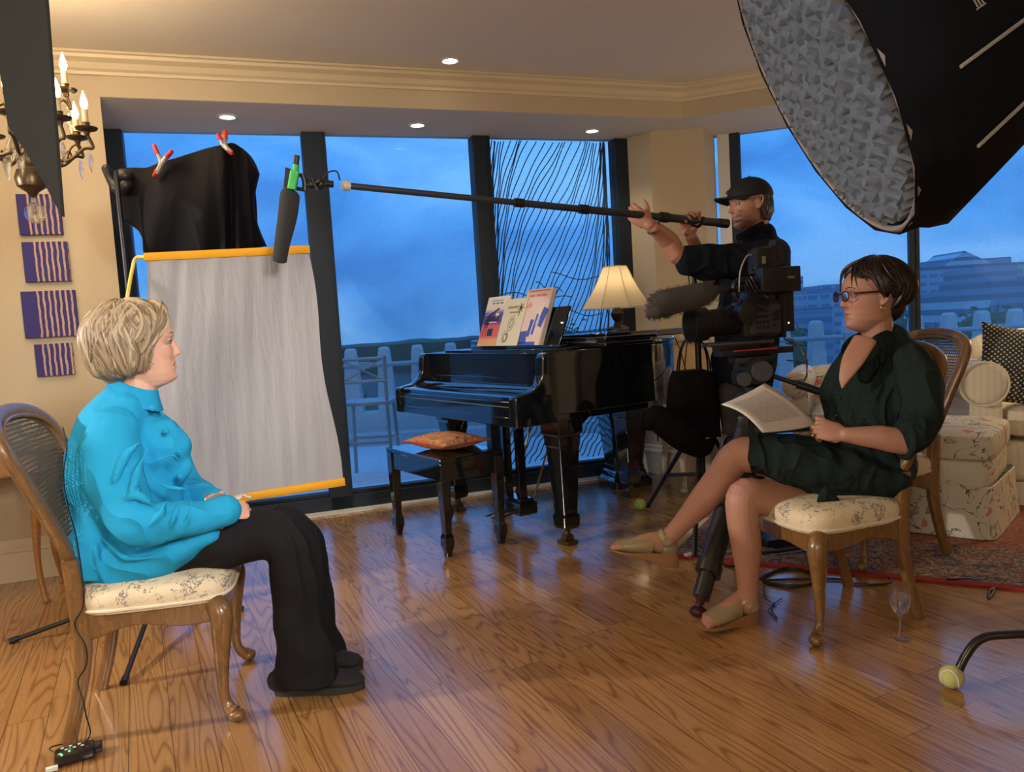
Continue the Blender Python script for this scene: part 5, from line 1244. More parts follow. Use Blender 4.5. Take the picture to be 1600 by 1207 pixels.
# ---- wireless pack beside the chair leg, with its wire
q = fl(118, 1187); WP = empty('bodypack_transmitter', (q.x, q.y, 0), R(28), 'small black radio pack with lights lying by the chair leg', 'transmitter')
m = MB(); m.box((0, 0, .017), (.10, .062, .03), bev=.008); m.box((.045, 0, .019), (.05, .045, .018), bev=.006); m.build('pack_body', mat('glossy_black', (.015, .012, .012), .15), WP)
m = MB()
for i, (x, y) in enumerate(((-.03, .02), (-.01, .022), (.012, .02), (-.02, .006), (.0, .008), (.02, .006), (-.035, -.012))): m.box((x, y, .0325), (.008, .006, .002), bev=.0008)
m.build('white_keys', mat('white_keys', (.7, .72, .68), .3), WP)
m = MB(); m.ball((-.03, -.022, .0325), .003, 8); m.ball((-.012, -.01, .0325), .003, 8); m.build('green_led', emis('led_green', (.1, 1, .25), 3), WP)
m = MB(); m.box((-.055, -.035, .008), (.03, .014, .012), bev=.003); m.build('pale_clip', mat('white_keys', (1, 1, 1)), WP)
m = MB(); m.tube(crom([q + V((-.05, 0, .02)), q + V((-.09, .03, .02)), q + V((-.085, .075, .006)), q + V((-.05, .07, .006)), q + V((-.04, .03, .01))], 6), .002, 6); o = m.build('wire_loop', BLACKPLASTIC, None)
m2 = MB(); pts = [at(98, 668, 2.36), at(104, 700, 2.31), at(99, 745, 2.26), at(106, 790, 2.23), at(121, 850, 2.19), at(131, 940, 2.16), at(117, 975, 2.16), at(134, 1010, 2.15), at(135, 1040, 2.15), at(122, 1065, 2.15), at(130, 1095, 2.13), at(135, 1120, 2.12), q + V((.02, .05, .05)), q + V((.02, .02, .034))]
m2.tube(crom(pts, 8), .0022, 6); w2 = m2.build('mic_wire', BLACKPLASTIC); tag(w2, 'thin black wire running down the chair back to the radio pack', 'cable'); tag(o, 'short coil of black wire on the floor beside the radio pack', 'cable')
# ---- cables on the floor
def cable(pts, r, lab, mt=BLACKPLASTIC, sub=10):
    m = MB(); m.tube(crom(pts, sub), r, 7); return tag(m.build('floor_cable', mt), lab, 'cable')
F = lambda u, v, z=.006: fl(u, v, z)
cable([F(1188, 905), F(1215, 893), F(1250, 892), F(1275, 905), F(1255, 915), F(1205, 912), F(1192, 902), F(1230, 888), F(1268, 896), F(1276, 910), F(1230, 918), F(1195, 908), F(1300, 905), F(1330, 912), F(1370, 914), F(1392, 908), F(1380, 898), F(1345, 897)], .005, 'coiled black cable on the floor under the right chair')
cable([F(1480, 905, .018), F(1530, 906), F(1553, 918), F(1545, 935), F(1548, 922), F(1575, 916), F(1602, 922), F(1640, 935)], .005, 'black cable crossing the floor from the rug edge to the right')
cable([F(1193, 915), F(1196, 935), F(1210, 945), F(1200, 955), F(1215, 968), F(1205, 950), F(1222, 935)], .002, 'thin tangled black wire beside the standing shoe', sub=8)
cable([F(1078, 850), F(1072, 862), F(1085, 872), F(1110, 872), F(1140, 885), F(1185, 880)], .006, 'black cable loop behind the tripod leg')
m = MB(); q = F(1078, 868, .012); m.box(q, (.05, .03, .022), rot=rotz(.4), bev=.005); tag(m.build('white_plug', M_WHITE), 'small white plug on the floor left of the tripod leg', 'plug')
q = F(1225, 850, 0); PB = empty('equipment_case', (q.x, q.y, .0115), R(12), 'flat black power case on the rug with a pale blue glowing screen', 'device')
m = MB(); m.box((0, -.02, .03), (.30, .16, .035), bev=.006); m.build('case_body', BLACKPLASTIC, PB, smooth=False)
m = MB(); m.box((.0, -.01, .049), (.12, .07, .003)); m.build('screen', emis('pale_blue_screen', (.25, .55, .75), .8), PB, smooth=False)
m = MB(); m.tube([(-.22, -.18, .02), (.2, -.18, .02)], .01, 8); m.build('power_bar', BLACKPLASTIC, PB)
# ============================================================ PEOPLE
def skinmat(name, base, masks, rough=.5):
    """masks: (centre, radii, colour, strength) in the body's own coordinates"""
    m = bpy.data.materials.new(name); m.use_nodes = True; t = NT(m); p = m.node_tree.nodes['Principled BSDF']
    c = t.mix(t.m('MULTIPLY', t.noise(t.co(), 35, 3), .35), base, (base[0] * .82, base[1] * .62, base[2] * .55))
    for cen, rad, col, st in masks:
        q = t.n('TexCoord'); mp = t.n('Mapping', vector_type='TEXTURE'); mp.inputs['Location'].default_value = cen; mp.inputs['Scale'].default_value = rad
        t.l(q.outputs['Object'], mp.inputs[0]); ln = t.n('VectorMath', operation='LENGTH'); t.l(mp.outputs[0], ln.inputs[0])
        mr = t.n('MapRange'); t.l(ln.outputs['Value'], mr.inputs[0]); mr.inputs[1].default_value = .75; mr.inputs[2].default_value = 1.1; mr.inputs[3].default_value = st; mr.inputs[4].default_value = 0
        c = t.mix(mr.outputs[0], c, col)
    t.l(c, p.inputs['Base Color']); p.inputs['Roughness'].default_value = rough
    p.inputs['Subsurface Weight'].default_value = .08; p.inputs['Subsurface Radius'].default_value = (.01, .004, .002)
    t.l(t.bump(t.noise(t.co(), 260, 3), .0004), p.inputs['Normal'])
    return m
def interp(tab, z):
    if z <= tab[0][0]: return tab[0][1]
    for (a, b), (c, d) in zip(tab, tab[1:]):
        if z <= c:
            t = (z - a) / (c - a); t = t * t * (3 - 2 * t) * .5 + t * .5
            return b + (d - b) * t
    return tab[-1][1]
XF = [(-.132, .02), (-.122, .045), (-.115, .068), (-.106, .078), (-.096, .082), (-.082, .0830), (-.072, .0845), (-.0655, .0852), (-.059, .0858), (-.05, .0862), (-.03, .087), (-.012, .088), (.004, .089), (.014, .0905), (.026, .0945), (.05, .090), (.075, .074), (.095, .045), (.108, .012), (.11, .001)]
XB = [(-.132, .02), (-.115, .035), (-.08, .055), (-.05, .076), (-.02, .092), (.02, .100), (.05, .094), (.075, .076), (.095, .048), (.108, .014), (.11, .001)]
WD = [(-.132, .012), (-.122, .026), (-.115, .034), (-.10, .044), (-.08, .055), (-.055, .062), (-.03, .067), (0, .071), (.03, .074), (.055, .071), (.078, .058), (.095, .038), (.108, .013), (.11, .001)]
def head(m, M, nose=.024, cheek=.004, jaw=0, mouth_open=0, lips=1.0):
    n = 96; zs = [-.132 + .242 * i / 110 for i in range(111)]; rows = []
    for z in zs:
        xf, xb, wd = interp(XF, z), interp(XB, z), interp(WD, z)
        if z < -.04: wd += jaw * math.exp(-((z + .085) / .03) ** 2)
        r = []
        for j in range(n):
            a = 2 * pi * j / n; a = a - .30 * sin(a) * (1 if abs(a) < 9 else 1)   # denser at the face
            cx, sy = cos(a), sin(a)
            ex = 1.0 if cx > 0 else 1.0
            x = (xf * abs(cx) ** .92) if cx > 0 else -(xb * abs(cx) ** .9); y = wd * math.copysign(abs(sy) ** .86, sy)
            if cx > 0:
                ya = abs(y); G = lambda y0, z0, sy_, sz_: math.exp(-((ya - y0) / sy_) ** 2 - ((z - z0) / sz_) ** 2)
                if -.048 < z < .02:   # nose
                    f = (0.014 - z) / .044 if z > -.030 else max(0, 1 - ((-.030 - z) / .013) ** 2)
                    f = max(0, min(1, f)); wn_ = .0065 + .0055 * f
                    x += nose * f ** .85 * math.exp(-(ya / wn_) ** 2.4)
                x += .009 * G(.0125, -.035, .006, .007)
                x -= .0120 * G(.031, .001, .0155, .0115)   # eye socket
                x += .0050 * G(.030, .021, .018, .006)     # brow
                x += .0028 * G(.031, -.0125, .014, .005)   # lower lid pouch
                x += cheek * G(.042, -.028, .016, .016)
                x += .0070 * lips * G(0, -.0588, .0165, .0040) + .0072 * lips * G(0, -.0718, .0155, .0048) + .0075 * G(0, -.099, .020, .012)
                x -= (.0035 + mouth_open) * G(0, -.0652, .017, .0022 + mouth_open * .4)
                x -= .0016 * G(.026, -.066, .006, .007)
                x += .002 * G(0, -.050, .006, .006)
                x -= .0013 * math.exp(-((ya - .019 - (-.036 - z) * .45) / .006) ** 2 - ((z + .05) / .014) ** 2)
            r.append(M @ V((x, y, z)))
        rows.append(r)
    m.grid(rows)
    for s in (-1, 1):    # ears
        e = [V((.004, s * .072, .022)), V((-.010, s * .080, .030)), V((-.024, s * .084, .020)), V((-.024, s * .082, .0)), V((-.014, s * .078, -.018)), V((-.004, s * .072, -.030)), V((-.002, s * .071, -.02))]
        m.loft([M @ p for p in e], [(.0045, .004)] * 4 + [(.0045, .0045), (.006, .0045), (.004, .004)], n=10, sub=4, round0=True, round1=True)
        m.loft([M @ V((-.004, s * .068, .018)), M @ V((-.012, s * .076, .0)), M @ V((-.005, s * .07, -.02))], [(.011, .003), (.013, .003), (.007, .004)], ref=tuple(M.to_3x3() @ V((1, 0, 0))), n=10, sub=3)
        m.ball(M @ V((.003, s * .0725, -.002)), (.005, .004, .007), 8)
def hand(m, M, side=1, curl=(20, 30, 25), curls=None, spread=4, thumb=((.55, .75, -.25), (20, 25)), sc=1.0):
    """wrist at origin, fingers +x, back of hand +z, thumb on side*y"""
    T = lambda p: M @ (V(p) * sc)
    R3 = M.to_3x3()
    m.loft([T((-.03, 0, 0)), T((0, 0, 0)), T((.03, .001 * side, .001)), (T((.06, 0, .002))), T((.088, 0, .001))], [(.025 * sc, .019 * sc), (.026 * sc, .018 * sc), (.035 * sc, .017 * sc), (.040 * sc, .0145 * sc), (.038 * sc, .010 * sc)], ref=tuple(R3 @ V((0, 1, 0))), n=18, sub=4, round1=.006 * sc, round0=True)
    m.ball(T((.035, side * .022, -.007)), (.020 * sc,) * 3, 12); m.ball(T((.03, -side * .02, -.007)), (.017 * sc,) * 3, 12)
    for i, (y, ln, x0, r) in enumerate(((.0285, .070, .084, .0085), (.0095, .079, .089, .0088), (-.0095, .073, .086, .0083), (-.0275, .058, .078, .0075))):
        c = curls[i] if curls else curl; sp = R(spread * (1.5 - i)) * side
        p = V((x0 - .012, side * y, .001)); pts = [T(p)]; rad = [(r * 1.05 * sc, r * 1.0 * sc)]; a = 0
        p = p + V((.012, 0, 0))
        pts.append(T(p)); rad.append((r * 1.12 * sc, r * 1.1 * sc))
        for k, (f, cc) in enumerate(zip((.44, .30, .26), c)):
            a += R(cc); d = V((cos(a) * cos(sp), sin(sp) * cos(a), -sin(a)))
            pts.append(T(p + d * ln * f * .5)); rad.append((r * (1.0 - .08 * k) * sc * .95, r * (1.0 - .08 * k) * sc * .95))
            p = p + d * ln * f; pts.append(T(p)); rad.append((r * (1.04 - .12 * k) * sc, r * (1.04 - .12 * k) * sc))
        m.loft(pts, rad, n=12, sub=3, round0=True, round1=True)
    d0, tc = thumb; d = V((d0[0], d0[1] * side, d0[2])).normalized(); p = V((.018, side * .018, -.004)); pts = [T(p)]; rad = [(.014 * sc,) * 2]
    ax = d.cross(V((0, 0, 1))).normalized()
    p = p + d * .036; pts.append(T(p)); rad.append((.0115 * sc,) * 2)
    for ln, cc in ((.034, tc[0]), (.027, tc[1])):
        d = (Matrix.Rotation(R(-cc) * side, 3, V((0, 0, 1))) @ d); p = p + d * ln; pts.append(T(p)); rad.append((.0098 * sc if ln > .03 else .008 * sc,) * 2)
    m.loft(pts, rad, n=12, sub=4, round0=True, round1=True)
def frameM(o, x, z):
    x = V(x).normalized(); z = V(z); z = (z - z.dot(x) * x).normalized(); y = z.cross(x)
    return Matrix(((x.x, y.x, z.x, o[0]), (x.y, y.y, z.y, o[1]), (x.z, y.z, z.z, o[2]), (0, 0, 0, 1)))
def headM(c, yaw, pitch=0, roll=0, s=1.0):
    return Matrix.Translation(c) @ Matrix.Rotation(yaw, 4, 'Z') @ Matrix.Rotation(pitch, 4, 'Y') @ Matrix.Rotation(roll, 4, 'X') @ Matrix.Scale(s, 4)
def eyes(root, M, iris=(.08, .12, .16), look=0, names='eye'):
    for s in (-1, 1):
        c = M @ V((.0735, s * .0305, .0015)); r = .0120 * M.to_scale()[0]
        m = MB(); m.ball(c, r, 20); o = m.build('eye', mat('eye_white', (.26, .23, .215), .25), root, world=True, angle=180)
        d = (M.to_3x3() @ V((1, look * 1, 0))).normalized(); a, b, _ = frame(d)
        m = MB(); m.lathe([(0, r * 1.035), (r * .2, r * 1.02), (r * .45, r * .93), (r * .47, r * .85)], 14, o=c, M=Matrix((a, b, d)).transposed()); m.build('iris', mat('iris', iris, .1), o, world=True)
        m = MB(); m.lathe([(0, r * 1.05), (r * .2, r * 1.035)], 10, o=c, M=Matrix((a, b, d)).transposed()); m.build('pupil', mat('pupil', (.004, .004, .004), .1), o, world=True)
def lids(m, M, openness=.5):
    for s in (-1, 1):
        c = V((.0735, s * .0305, .0015)); r = .0132
        for sg, lo_, hi_ in ((1, R(20 + 0 * openness), R(85)), (-1, R(16), R(80))):
            rows = []
            for i in range(7):
                e = lo_ + (hi_ - lo_) * i / 6; row = []
                for j in range(15):
                    a = R(-72 + 144 * j / 14); ee = e * (1 if i > 1 else cos(a) ** .5 if cos(a) > 0 else 0)
                    row.append(M @ (c + V((cos(ee) * cos(a) * r, cos(ee) * sin(a) * r * 1.12, sg * sin(ee) * r))))
                rows.append(row)
            back = [[p - (M.to_3x3() @ V((.004, 0, 0))) for p in row] for row in rows]
            A_ = rows + back[::-1]; m.grid(A_, closeu=False, closev=True)
def strip(name, pts, rad, mt, root, n=8, ref=None, sub=4):
    m = MB(); m.loft(pts, rad, n=n, sub=sub, round0=True, round1=True, ref=ref); return m.build(name, mt, root, world=True)
def hairmat(name, c1, c2, c3, rough=.38):
    def f(t, p):
        a = t.n('Attribute', attribute_name='tone'); s = t.noise(t.co(), 240, 3)
        t.l(t.ramp(t.m('ADD', t.m('MULTIPLY', a.outputs['Fac'], .8), t.m('MULTIPLY', s, .1)), [(0, c1), (.5, c2), (1, c3)]), p.inputs['Base Color'])
    return mat(name, c2, rough, fn=f, Anisotropic=.6)
class Hair:
    """locks laid over a skull-shaped surface, one mesh"""
    def __init__(s, seed): s.m = MB(); s.g = random.Random(seed); s.tones = []
    def lock(s, pts, r0, flat=.45, n=6, sub=3):
        k0 = len(s.m.b.verts); m_ = len(pts)
        rad = [(r0 * (.55 + .45 * sin(pi * min(1, .25 + .6 * i / (m_ - 1)))) * (1 if i < m_ - 1 else .25), r0 * flat * (1 if i < m_ - 1 else .3)) for i in range(m_)]
        s.m.loft(pts, rad, n=n, sub=sub)
        s.tones += [s.g.random()] * (len(s.m.b.verts) - k0)
    def build(s, name, mt, root):
        s.m.b.verts.ensure_lookup_table(); o = s.m.build(name, mt, root, world=True, angle=180)
        at_ = o.data.attributes.new('tone', 'FLOAT', 'POINT')
        at_.data.foreach_set('value', s.tones + [.5] * (len(o.data.vertices) - len(s.tones))); return o
CLOTHMODS = lambda vox=.006, tex=None, st=.012: [('REMESH', dict(mode='VOXEL', voxel_size=vox)), ('SMOOTH', dict(factor=.6, iterations=6))] + ([('DISPLACE', dict(texture=tex, strength=st, mid_level=.5, texture_coords='OBJECT' if False else 'LOCAL'))] if tex else []) + [('SMOOTH', dict(factor=.5, iterations=2))]
def foldtex(name, size=.09, depth=1):
    t = bpy.data.textures.new(name, 'CLOUDS'); t.noise_scale = size; t.noise_depth = depth; return t
SKINMODS = [('REMESH', dict(mode='VOXEL', voxel_size=.0034)), ('SMOOTH', dict(factor=.5, iterations=3))]
def chain(m, pts, rad, **k): m.loft(pts, rad, round0=True, round1=True, **k)

# ------------------------------------------------------------ seated woman in turquoise
W1 = empty('person', (-1.16, 2.41, 0), 0, 'older woman with short ash blonde hair, seated in a turquoise jacket and black trousers', 'person')
h1c = at(218, 541, 2.44); yaw1 = R(12); yawh = R(22); HM1 = headM(h1c, yawh, R(-3), R(0), 1.10)
m = MB(); head(m, HM1, nose=.021, cheek=.005, jaw=.004, mouth_open=.003, lips=.8); lids(m, HM1)
nb = at(205, 640, 2.44)
chain(m, [HM1 @ V((-.02, 0, -.06)), HM1 @ V((-.018, 0, -.11)), nb + V((.02, 0, .0)), nb + V((0, 0, -.05))], [(.055, .058), (.052, .055), (.056, .062), (.09, .09)], n=20)
chain(m, [at(198, 660, 2.44), at(192, 740, 2.44), at(192, 860, 2.44)], [(.08, .13), (.11, .14), (.11, .15)], ref=(1, 0, 0), n=20)
wr1 = at(346, 798, 2.29); hd1 = at(392, 797, 2.36)
chain(m, [at(215, 812, 2.22), at(290, 806, 2.24), wr1], [(.04, .04), (.036, .036), (.025, .029)], n=14)
xd = (hd1 - wr1).normalized()
hand(m, frameM(wr1, xd, V((-.05, -.75, .62))), side=1, curls=((38, 42, 25), (42, 45, 25), (45, 48, 30), (48, 50, 30)), spread=2, thumb=((.75, .5, -.35), (10, 15)), sc=.92)
wr2 = at(334, 783, 2.50); chain(m, [at(312, 774, 2.56), wr2], [(.036, .036), (.025, .027)], n=12, sub=0)
hand(m, frameM(wr2, at(388, 781, 2.42) - wr2, V((.1, .45, .85))), side=-1, curls=((15, 20, 15), (20, 25, 15), (25, 25, 15), (30, 30, 15)), spread=4, thumb=((.8, .45, .15), (5, 10)), sc=.92)
L1 = lambda p: tuple(HM1 @ V(p) - V(W1.location))
SK1 = skinmat('skin_fair', (.74, .44, .33), [(L1((.088, 0, -.065)), (.02, .023, .010), (.42, .10, .09), .75), (L1((.07, .035, -.03)), (.03, .03, .025), (.62, .25, .18), .35), (L1((.07, -.035, -.03)), (.03, .03, .025), (.62, .25, .18), .35),
                             (L1((.08, -.031, .0)), (.02, .02, .010), (.36, .19, .15), .4), (L1((.08, .031, .0)), (.02, .02, .010), (.36, .19, .15), .4)])
m.build('body', SK1, W1, world=True, mods=SKINMODS)
eyes(W1, HM1, (.10, .14, .17))
for s in (-1, 1):
    strip('eyebrow', [HM1 @ V((.093, s * .014, .0235)), HM1 @ V((.0915, s * .028, .029)), HM1 @ V((.080, s * .044, .025))], [(.0028, .0015), (.003, .0015), (.0015, .001)], mat('brow_blond', (.25, .17, .10), .7), W1)
    strip('eyelashes', [HM1 @ V((.084, s * .018, .0045)), HM1 @ V((.0885, s * .030, .008)), HM1 @ V((.082, s * .042, .0045))], [(.0012, .0012)] * 3, mat('lash_dark', (.02, .012, .01), .7), W1)
# hair
M_H1 = hairmat('ash_blonde_hair', (.15, .105, .066), (.33, .25, .165), (.60, .49, .34), .45)
hb = MB(); HC = V((-.022, 0, .012))
hb.ball(HM1 @ V((-.036, 0, .022)), (.108, .086, .098), 40, M=HM1.to_3x3().normalized())
hb.ball(HM1 @ V((-.062, 0, -.035)), (.070, .078, .080), 30, M=HM1.to_3x3().normalized())
for s in (-1, 1): hb.loft([HM1 @ V((.02, s * .068, .03)), HM1 @ V((.0, s * .078, -.02)), HM1 @ V((-.015, s * .076, -.06))], [(.03, .016), (.032, .018), (.026, .014)], ref=(1, 0, 0), n=16, sub=4, round0=True, round1=True)
hb.build('hair_mass', mat('ash_blonde_mass', (.30, .21, .12), .6), W1, world=True, mods=[('REMESH', dict(mode='VOXEL', voxel_size=.005)), ('SMOOTH', dict(factor=.6, iterations=6))])
H = Hair(4); g = H.g
def P1(phi, th, r=1.0):
    """direction by azimuth from the face and angle from the crown on the hair surface"""
    x, y, z = cos(phi) * sin(th), sin(phi) * sin(th), cos(th)
    low = max(0, -z)
    ax, by, cz_ = (.118 if x > 0 else .104), .099 + .010 * low, .110
    if z < 0: k_ = sin(th) ** -.55; x *= k_; y *= k_; cz_ = .128
    p = V((x * ax - .028, y * by, z * cz_ + .014))
    return HM1 @ (p * r)
for i in range(620):
    phi = g.uniform(-pi, pi); th0 = g.uniform(.05, 1.5) if i % 3 else g.uniform(.05, .8); aphi = abs(phi)
    endth = 2.34 + .22 * g.random() if aphi > 1.35 else (1.0 + (aphi - .35) * .95 if aphi > .35 else .95)
    if aphi < .95: endth = min(endth, 1.12 + .25 * g.random())
    if th0 > endth - .35: th0 = endth - g.uniform(.35, .7)
    pts = []; sw = g.uniform(.15, .5) * (1 if phi > 0 else -1); ph_ = g.uniform(0, 6)
    for k in range(7):
        f = k / 6; th = th0 + (endth - th0) * f
        pp_ = phi + sw * (f ** 1.5) * (.9 if aphi < 1.4 else .35) - .12 * sin(f * 5 + ph_)
        rr = 1.01 + .042 * sin(f * 4.4 + ph_ * .3) + .035 * f * (1 - f) * 2 - (.07 if k == 6 else 0)
        pts.append(P1(pp_, th, rr + g.uniform(-.006, .012)))
    H.lock(pts, g.uniform(.009, .016), .26)
for i in range(46):     # big front sweep and curled ends by the cheek
    s = -1 if i % 2 else 1; f0 = g.random()
    a = [V((.030 + .03 * f0, s * .004 + .01 * s * f0, .115 - .008 * f0)), V((.062 + .02 * f0, s * .045, .102)), V((.066 + .012 * f0, s * .074, .062)), V((.045 + .01 * f0, s * .092, .02)), V((.018 + .010 * g.random(), s * .099, -.022)), V((.008 + .012 * g.random(), s * .092, -.055 - .02 * g.random()))]
    H.lock([HM1 @ (p + V((g.gauss(0, .005), g.gauss(0, .004), g.gauss(0, .005)))) for p in a], g.uniform(.009, .014), .3)
for i in range(44):   # broad swooping locks over the side and back
    s = -1 if i % 3 else 1; ph0 = s * g.uniform(.75, 2.7); th0 = g.uniform(.35, 1.1); L_ = g.uniform(.7, 1.1); cu = g.uniform(.2, .55) * (1 if i % 2 else -1)
    H.lock([P1(ph0 + cu * sin(f * 2.6) + .35 * s * f, min(2.45, th0 + L_ * f), 1.035 + .035 * sin(f * 3.1) - (.03 if f > .9 else 0)) for f in (0, .17, .34, .5, .67, .84, 1)], g.uniform(.014, .022), .26, n=8)
H.build('hair_locks', M_H1, W1)
# jacket
TXF = foldtex('jacket_folds', .09, 0)
M_JK = mat('turquoise_wool', (.02, .36, .68), .8, fn=weave(700, .12, fold=.022, fscale=8, fstretch=(1, 1, .7)))
m = MB()
tr = [(212, 606, .058, .062), (208, 622, .078, .092), (199, 642, .105, .150), (190, 672, .135, .180), (188, 705, .158, .185), (197, 745, .170, .180), (205, 790, .165, .180), (212, 840, .178, .195), (222, 880, .170, .200)]
chain(m, [at(u, v, 2.44) for u, v, a, b in tr], [(a, b) for u, v, a, b in tr], ref=(cos(yaw1), sin(yaw1), 0), n=40, sub=4)
chain(m, [at(232, 700, 2.42), at(262, 730, 2.41), at(276, 741, 2.41)], [(.09, .12), (.07, .11), (.035, .07)], ref=(0, 1, 0), n=24)   # bust
# skirt of the jacket over the lap
chain(m, [at(215, 860, 2.42), at(262, 850, 2.41), at(310, 832, 2.41), at(352, 818, 2.41)], [(.20, .125), (.195, .105), (.18, .075), (.16, .045)], ref=(-sin(yaw1), cos(yaw1), 0), n=30)
m.loft([at(185, 800, 2.40), at(172, 850, 2.39), at(170, 893, 2.38)], [(.09, .17), (.095, .19), (.085, .19)], ref=(1, 0, 0), n=30, sub=4, round1=.01, round0=True)
# sleeves
chain(m, [at(178, 672, 2.30), at(172, 700, 2.27), at(182, 760, 2.23), at(212, 815, 2.20), at(262, 814, 2.21), at(318, 806, 2.26), at(350, 799, 2.285)], [(.07, .07), (.083, .083), (.082, .08), (.076, .072), (.062, .062), (.055, .052), (.05, .046)], n=26, sub=5)
m.loft([at(235, 668, 2.56), at(262, 715, 2.62), at(285, 760, 2.62), at(312, 775, 2.58), at(336, 783, 2.51)], [(.07, .07), (.075, .075), (.065, .062), (.052, .05), (.045, .042)], n=24, sub=5, round0=True, round1=.006)
for pp, rr in (([(232, 700, 2.215), (215, 735, 2.185), (205, 775, 2.155)], .012), ([(222, 690, 2.23), (195, 715, 2.19), (178, 755, 2.15)], .012), ([(238, 790, 2.16), (215, 775, 2.15), (190, 782, 2.15)], .011),
               ([(262, 782, 2.165), (250, 805, 2.145), (228, 828, 2.14)], .012), ([(282, 782, 2.175), (274, 806, 2.152), (262, 832, 2.16)], .010), ([(300, 780, 2.19), (296, 806, 2.17), (288, 828, 2.18)], .009),
               ([(236, 745, 2.235), (262, 762, 2.235), (292, 764, 2.245)], .012), ([(240, 722, 2.24), (268, 712, 2.25), (282, 722, 2.27)], .010), ([(150, 800, 2.235), (190, 838, 2.20), (250, 850, 2.215)], .012), ([(160, 842, 2.215), (200, 872, 2.20), (262, 868, 2.225)], .012), ([(150, 852, 2.22), (152, 880, 2.215), (160, 902, 2.22)], .010)):
    m.loft([at(*q) for q in pp], [(rr * .4, rr * .4), (rr, rr), (rr * .4, rr * .4)], n=8, sub=5)
m.build('jacket', M_JK, W1, world=True, mods=CLOTHMODS(.006, TXF, .020))
def rid(pts, r, mt=None, name='jacket_fold', n=10): strip(name, pts, r, mt or M_JK, W1, n=n)
m = MB(); cb = at(207, 604, 2.44); ring0 = []
for zz_, rr_ in ((-.035, 1.10), (0, 1.0), (.028, .96), (.03, .92), (.0, .93), (-.03, 1.0)):
    r_ = []
    for j in range(36):
        a = 2 * pi * j / 36; rr2 = .071 * rr_; r_.append(nb + V((.014, 0, .052)) + V((cos(a + yaw1) * rr2 * 1.05, sin(a + yaw1) * rr2, zz_ - .38 * cos(a) * rr2 + (.016 if cos(a) < 0 else 0) * (-cos(a)))))
    ring0.append(r_)
m.grid(ring0, closev=True); m.build('stand_collar', M_JK, W1, world=True)
for u, v, d in ((239, 638, 2.365), (259, 674, 2.33), (280, 708, 2.325), (281, 744, 2.33)): m = MB(); m.ball(at(u, v, d), (.0105, .009, .0105), 14); m.build('jacket_button', M_JK, W1, world=True)
# trousers and shoes
M_TR = mat('black_trouser_crepe', (.012, .012, .015), .75, fn=weave(500, .3, fold=.03, fscale=8, fstretch=(1, 1, .3)))
m = MB()
chain(m, [at(195, 862, 2.37), at(300, 850, 2.36), at(400, 838, 2.37), at(446, 845, 2.38), at(462, 885, 2.385), at(462, 950, 2.39), at(476, 1005, 2.39), at(480, 1034, 2.395)], [(.105, .10), (.098, .088), (.085, .075), (.085, .078), (.088, .078), (.080, .078), (.084, .086), (.088, .092)], ref=(0, 1, 0), n=28, sub=5)
chain(m, [at(205, 855, 2.53), at(320, 840, 2.55), at(420, 822, 2.56), at(462, 832, 2.57), at(478, 880, 2.575), at(488, 960, 2.58), at(505, 1030, 2.58)], [(.105, .10), (.098, .088), (.085, .075), (.08, .075), (.08, .075), (.075, .073), (.085, .085)], ref=(0, 1, 0), n=28, sub=5)
m.loft([at(477, 1015, 2.39), at(481, 1060, 2.395)], [(.084, .086), (.090, .097)], ref=(0, 1, 0), n=28, sub=0, round0=.02, round1=.006)
m.build('trousers', M_TR, W1, world=True, mods=CLOTHMODS(.007, foldtex('trouser_folds', .10, 0), .024))
M_SHOE = mat('black_suede', (.012, .011, .012), .85); M_SOLE = mat('black_sole', (.02, .02, .022), .6)
def shoe(h, t, wd=.045, hh=.085):
    d = (t - h).normalized(); s = V((-d.y, d.x, 0)); ln = (t - h).length; up = V((0, 0, 1))
    m = MB(); P = lambda x, z: h + d * (x * ln) + up * z
    m.loft([P(.01, .045), P(.12, .052), P(.35, .055), P(.55, .048), P(.75, .040), P(.92, .034), P(.985, .030)], [(.028, .035), (.036, hh * .6), (.036, .048), (.040, .036), (wd, .026), (.038, .018), (.022, .010)], ref=tuple(s), n=22, sub=4, round0=True, round1=True); a = m.build('shoe', M_SHOE, W1, world=True)
    m = MB(); m.grid([[h + d * (ln * x) + s * y + up * z for x, y in [(.5 + .52 * cos(q) * (1 if 1 else 0), (wd * .98 + .004 * cos(2 * q)) * sin(q) * (1.0 if cos(q) > 0 else .82)) for q in [k_ * 2 * pi / 36 for k_ in range(36)]]] for z in (.003, .014, .026)]); m.build('sole', M_SOLE, a, world=True)
shoe(fl(432, 1086), fl(568, 1076)); shoe(fl(456, 1056), fl(566, 1046))
# bracelet, charm, watch, tissue, handkerchief
M_GOLD = mat('gold', (.75, .5, .2), .2, 1)
def bangle(c, d, r, rr, name, mt, root):
    a, b, _ = frame(d); m = MB(); m.loft([c + a * r * cos(q) + b * r * sin(q) for q in [k_ * 2 * pi / 28 for k_ in range(28)]], [(rr, rr)] * 28, n=8, sub=0, closed=True); return m.build(name, mt, root, world=True)
bangle(wr1 + xd * .012, xd, .031, .0028, 'bracelet', M_GOLD, W1); bangle(wr2 - V((.005, 0, 0)), at(388, 781, 2.42) - wr2, .029, .003, 'bracelet', M_GOLD, W1)
m = MB(); q = wr1 + xd * .012 + V((-.012, -.012, -.036)); m.ball(q, .006, 10); m.ball(q - V((.003, 0, .012)), .007, 10); m.ball(q - V((-.004, 0, .014)), .005, 8); m.build('gold_charm', M_GOLD, W1, world=True)
m = MB(); g = random.Random(9); c0 = at(372, 779, 2.38)
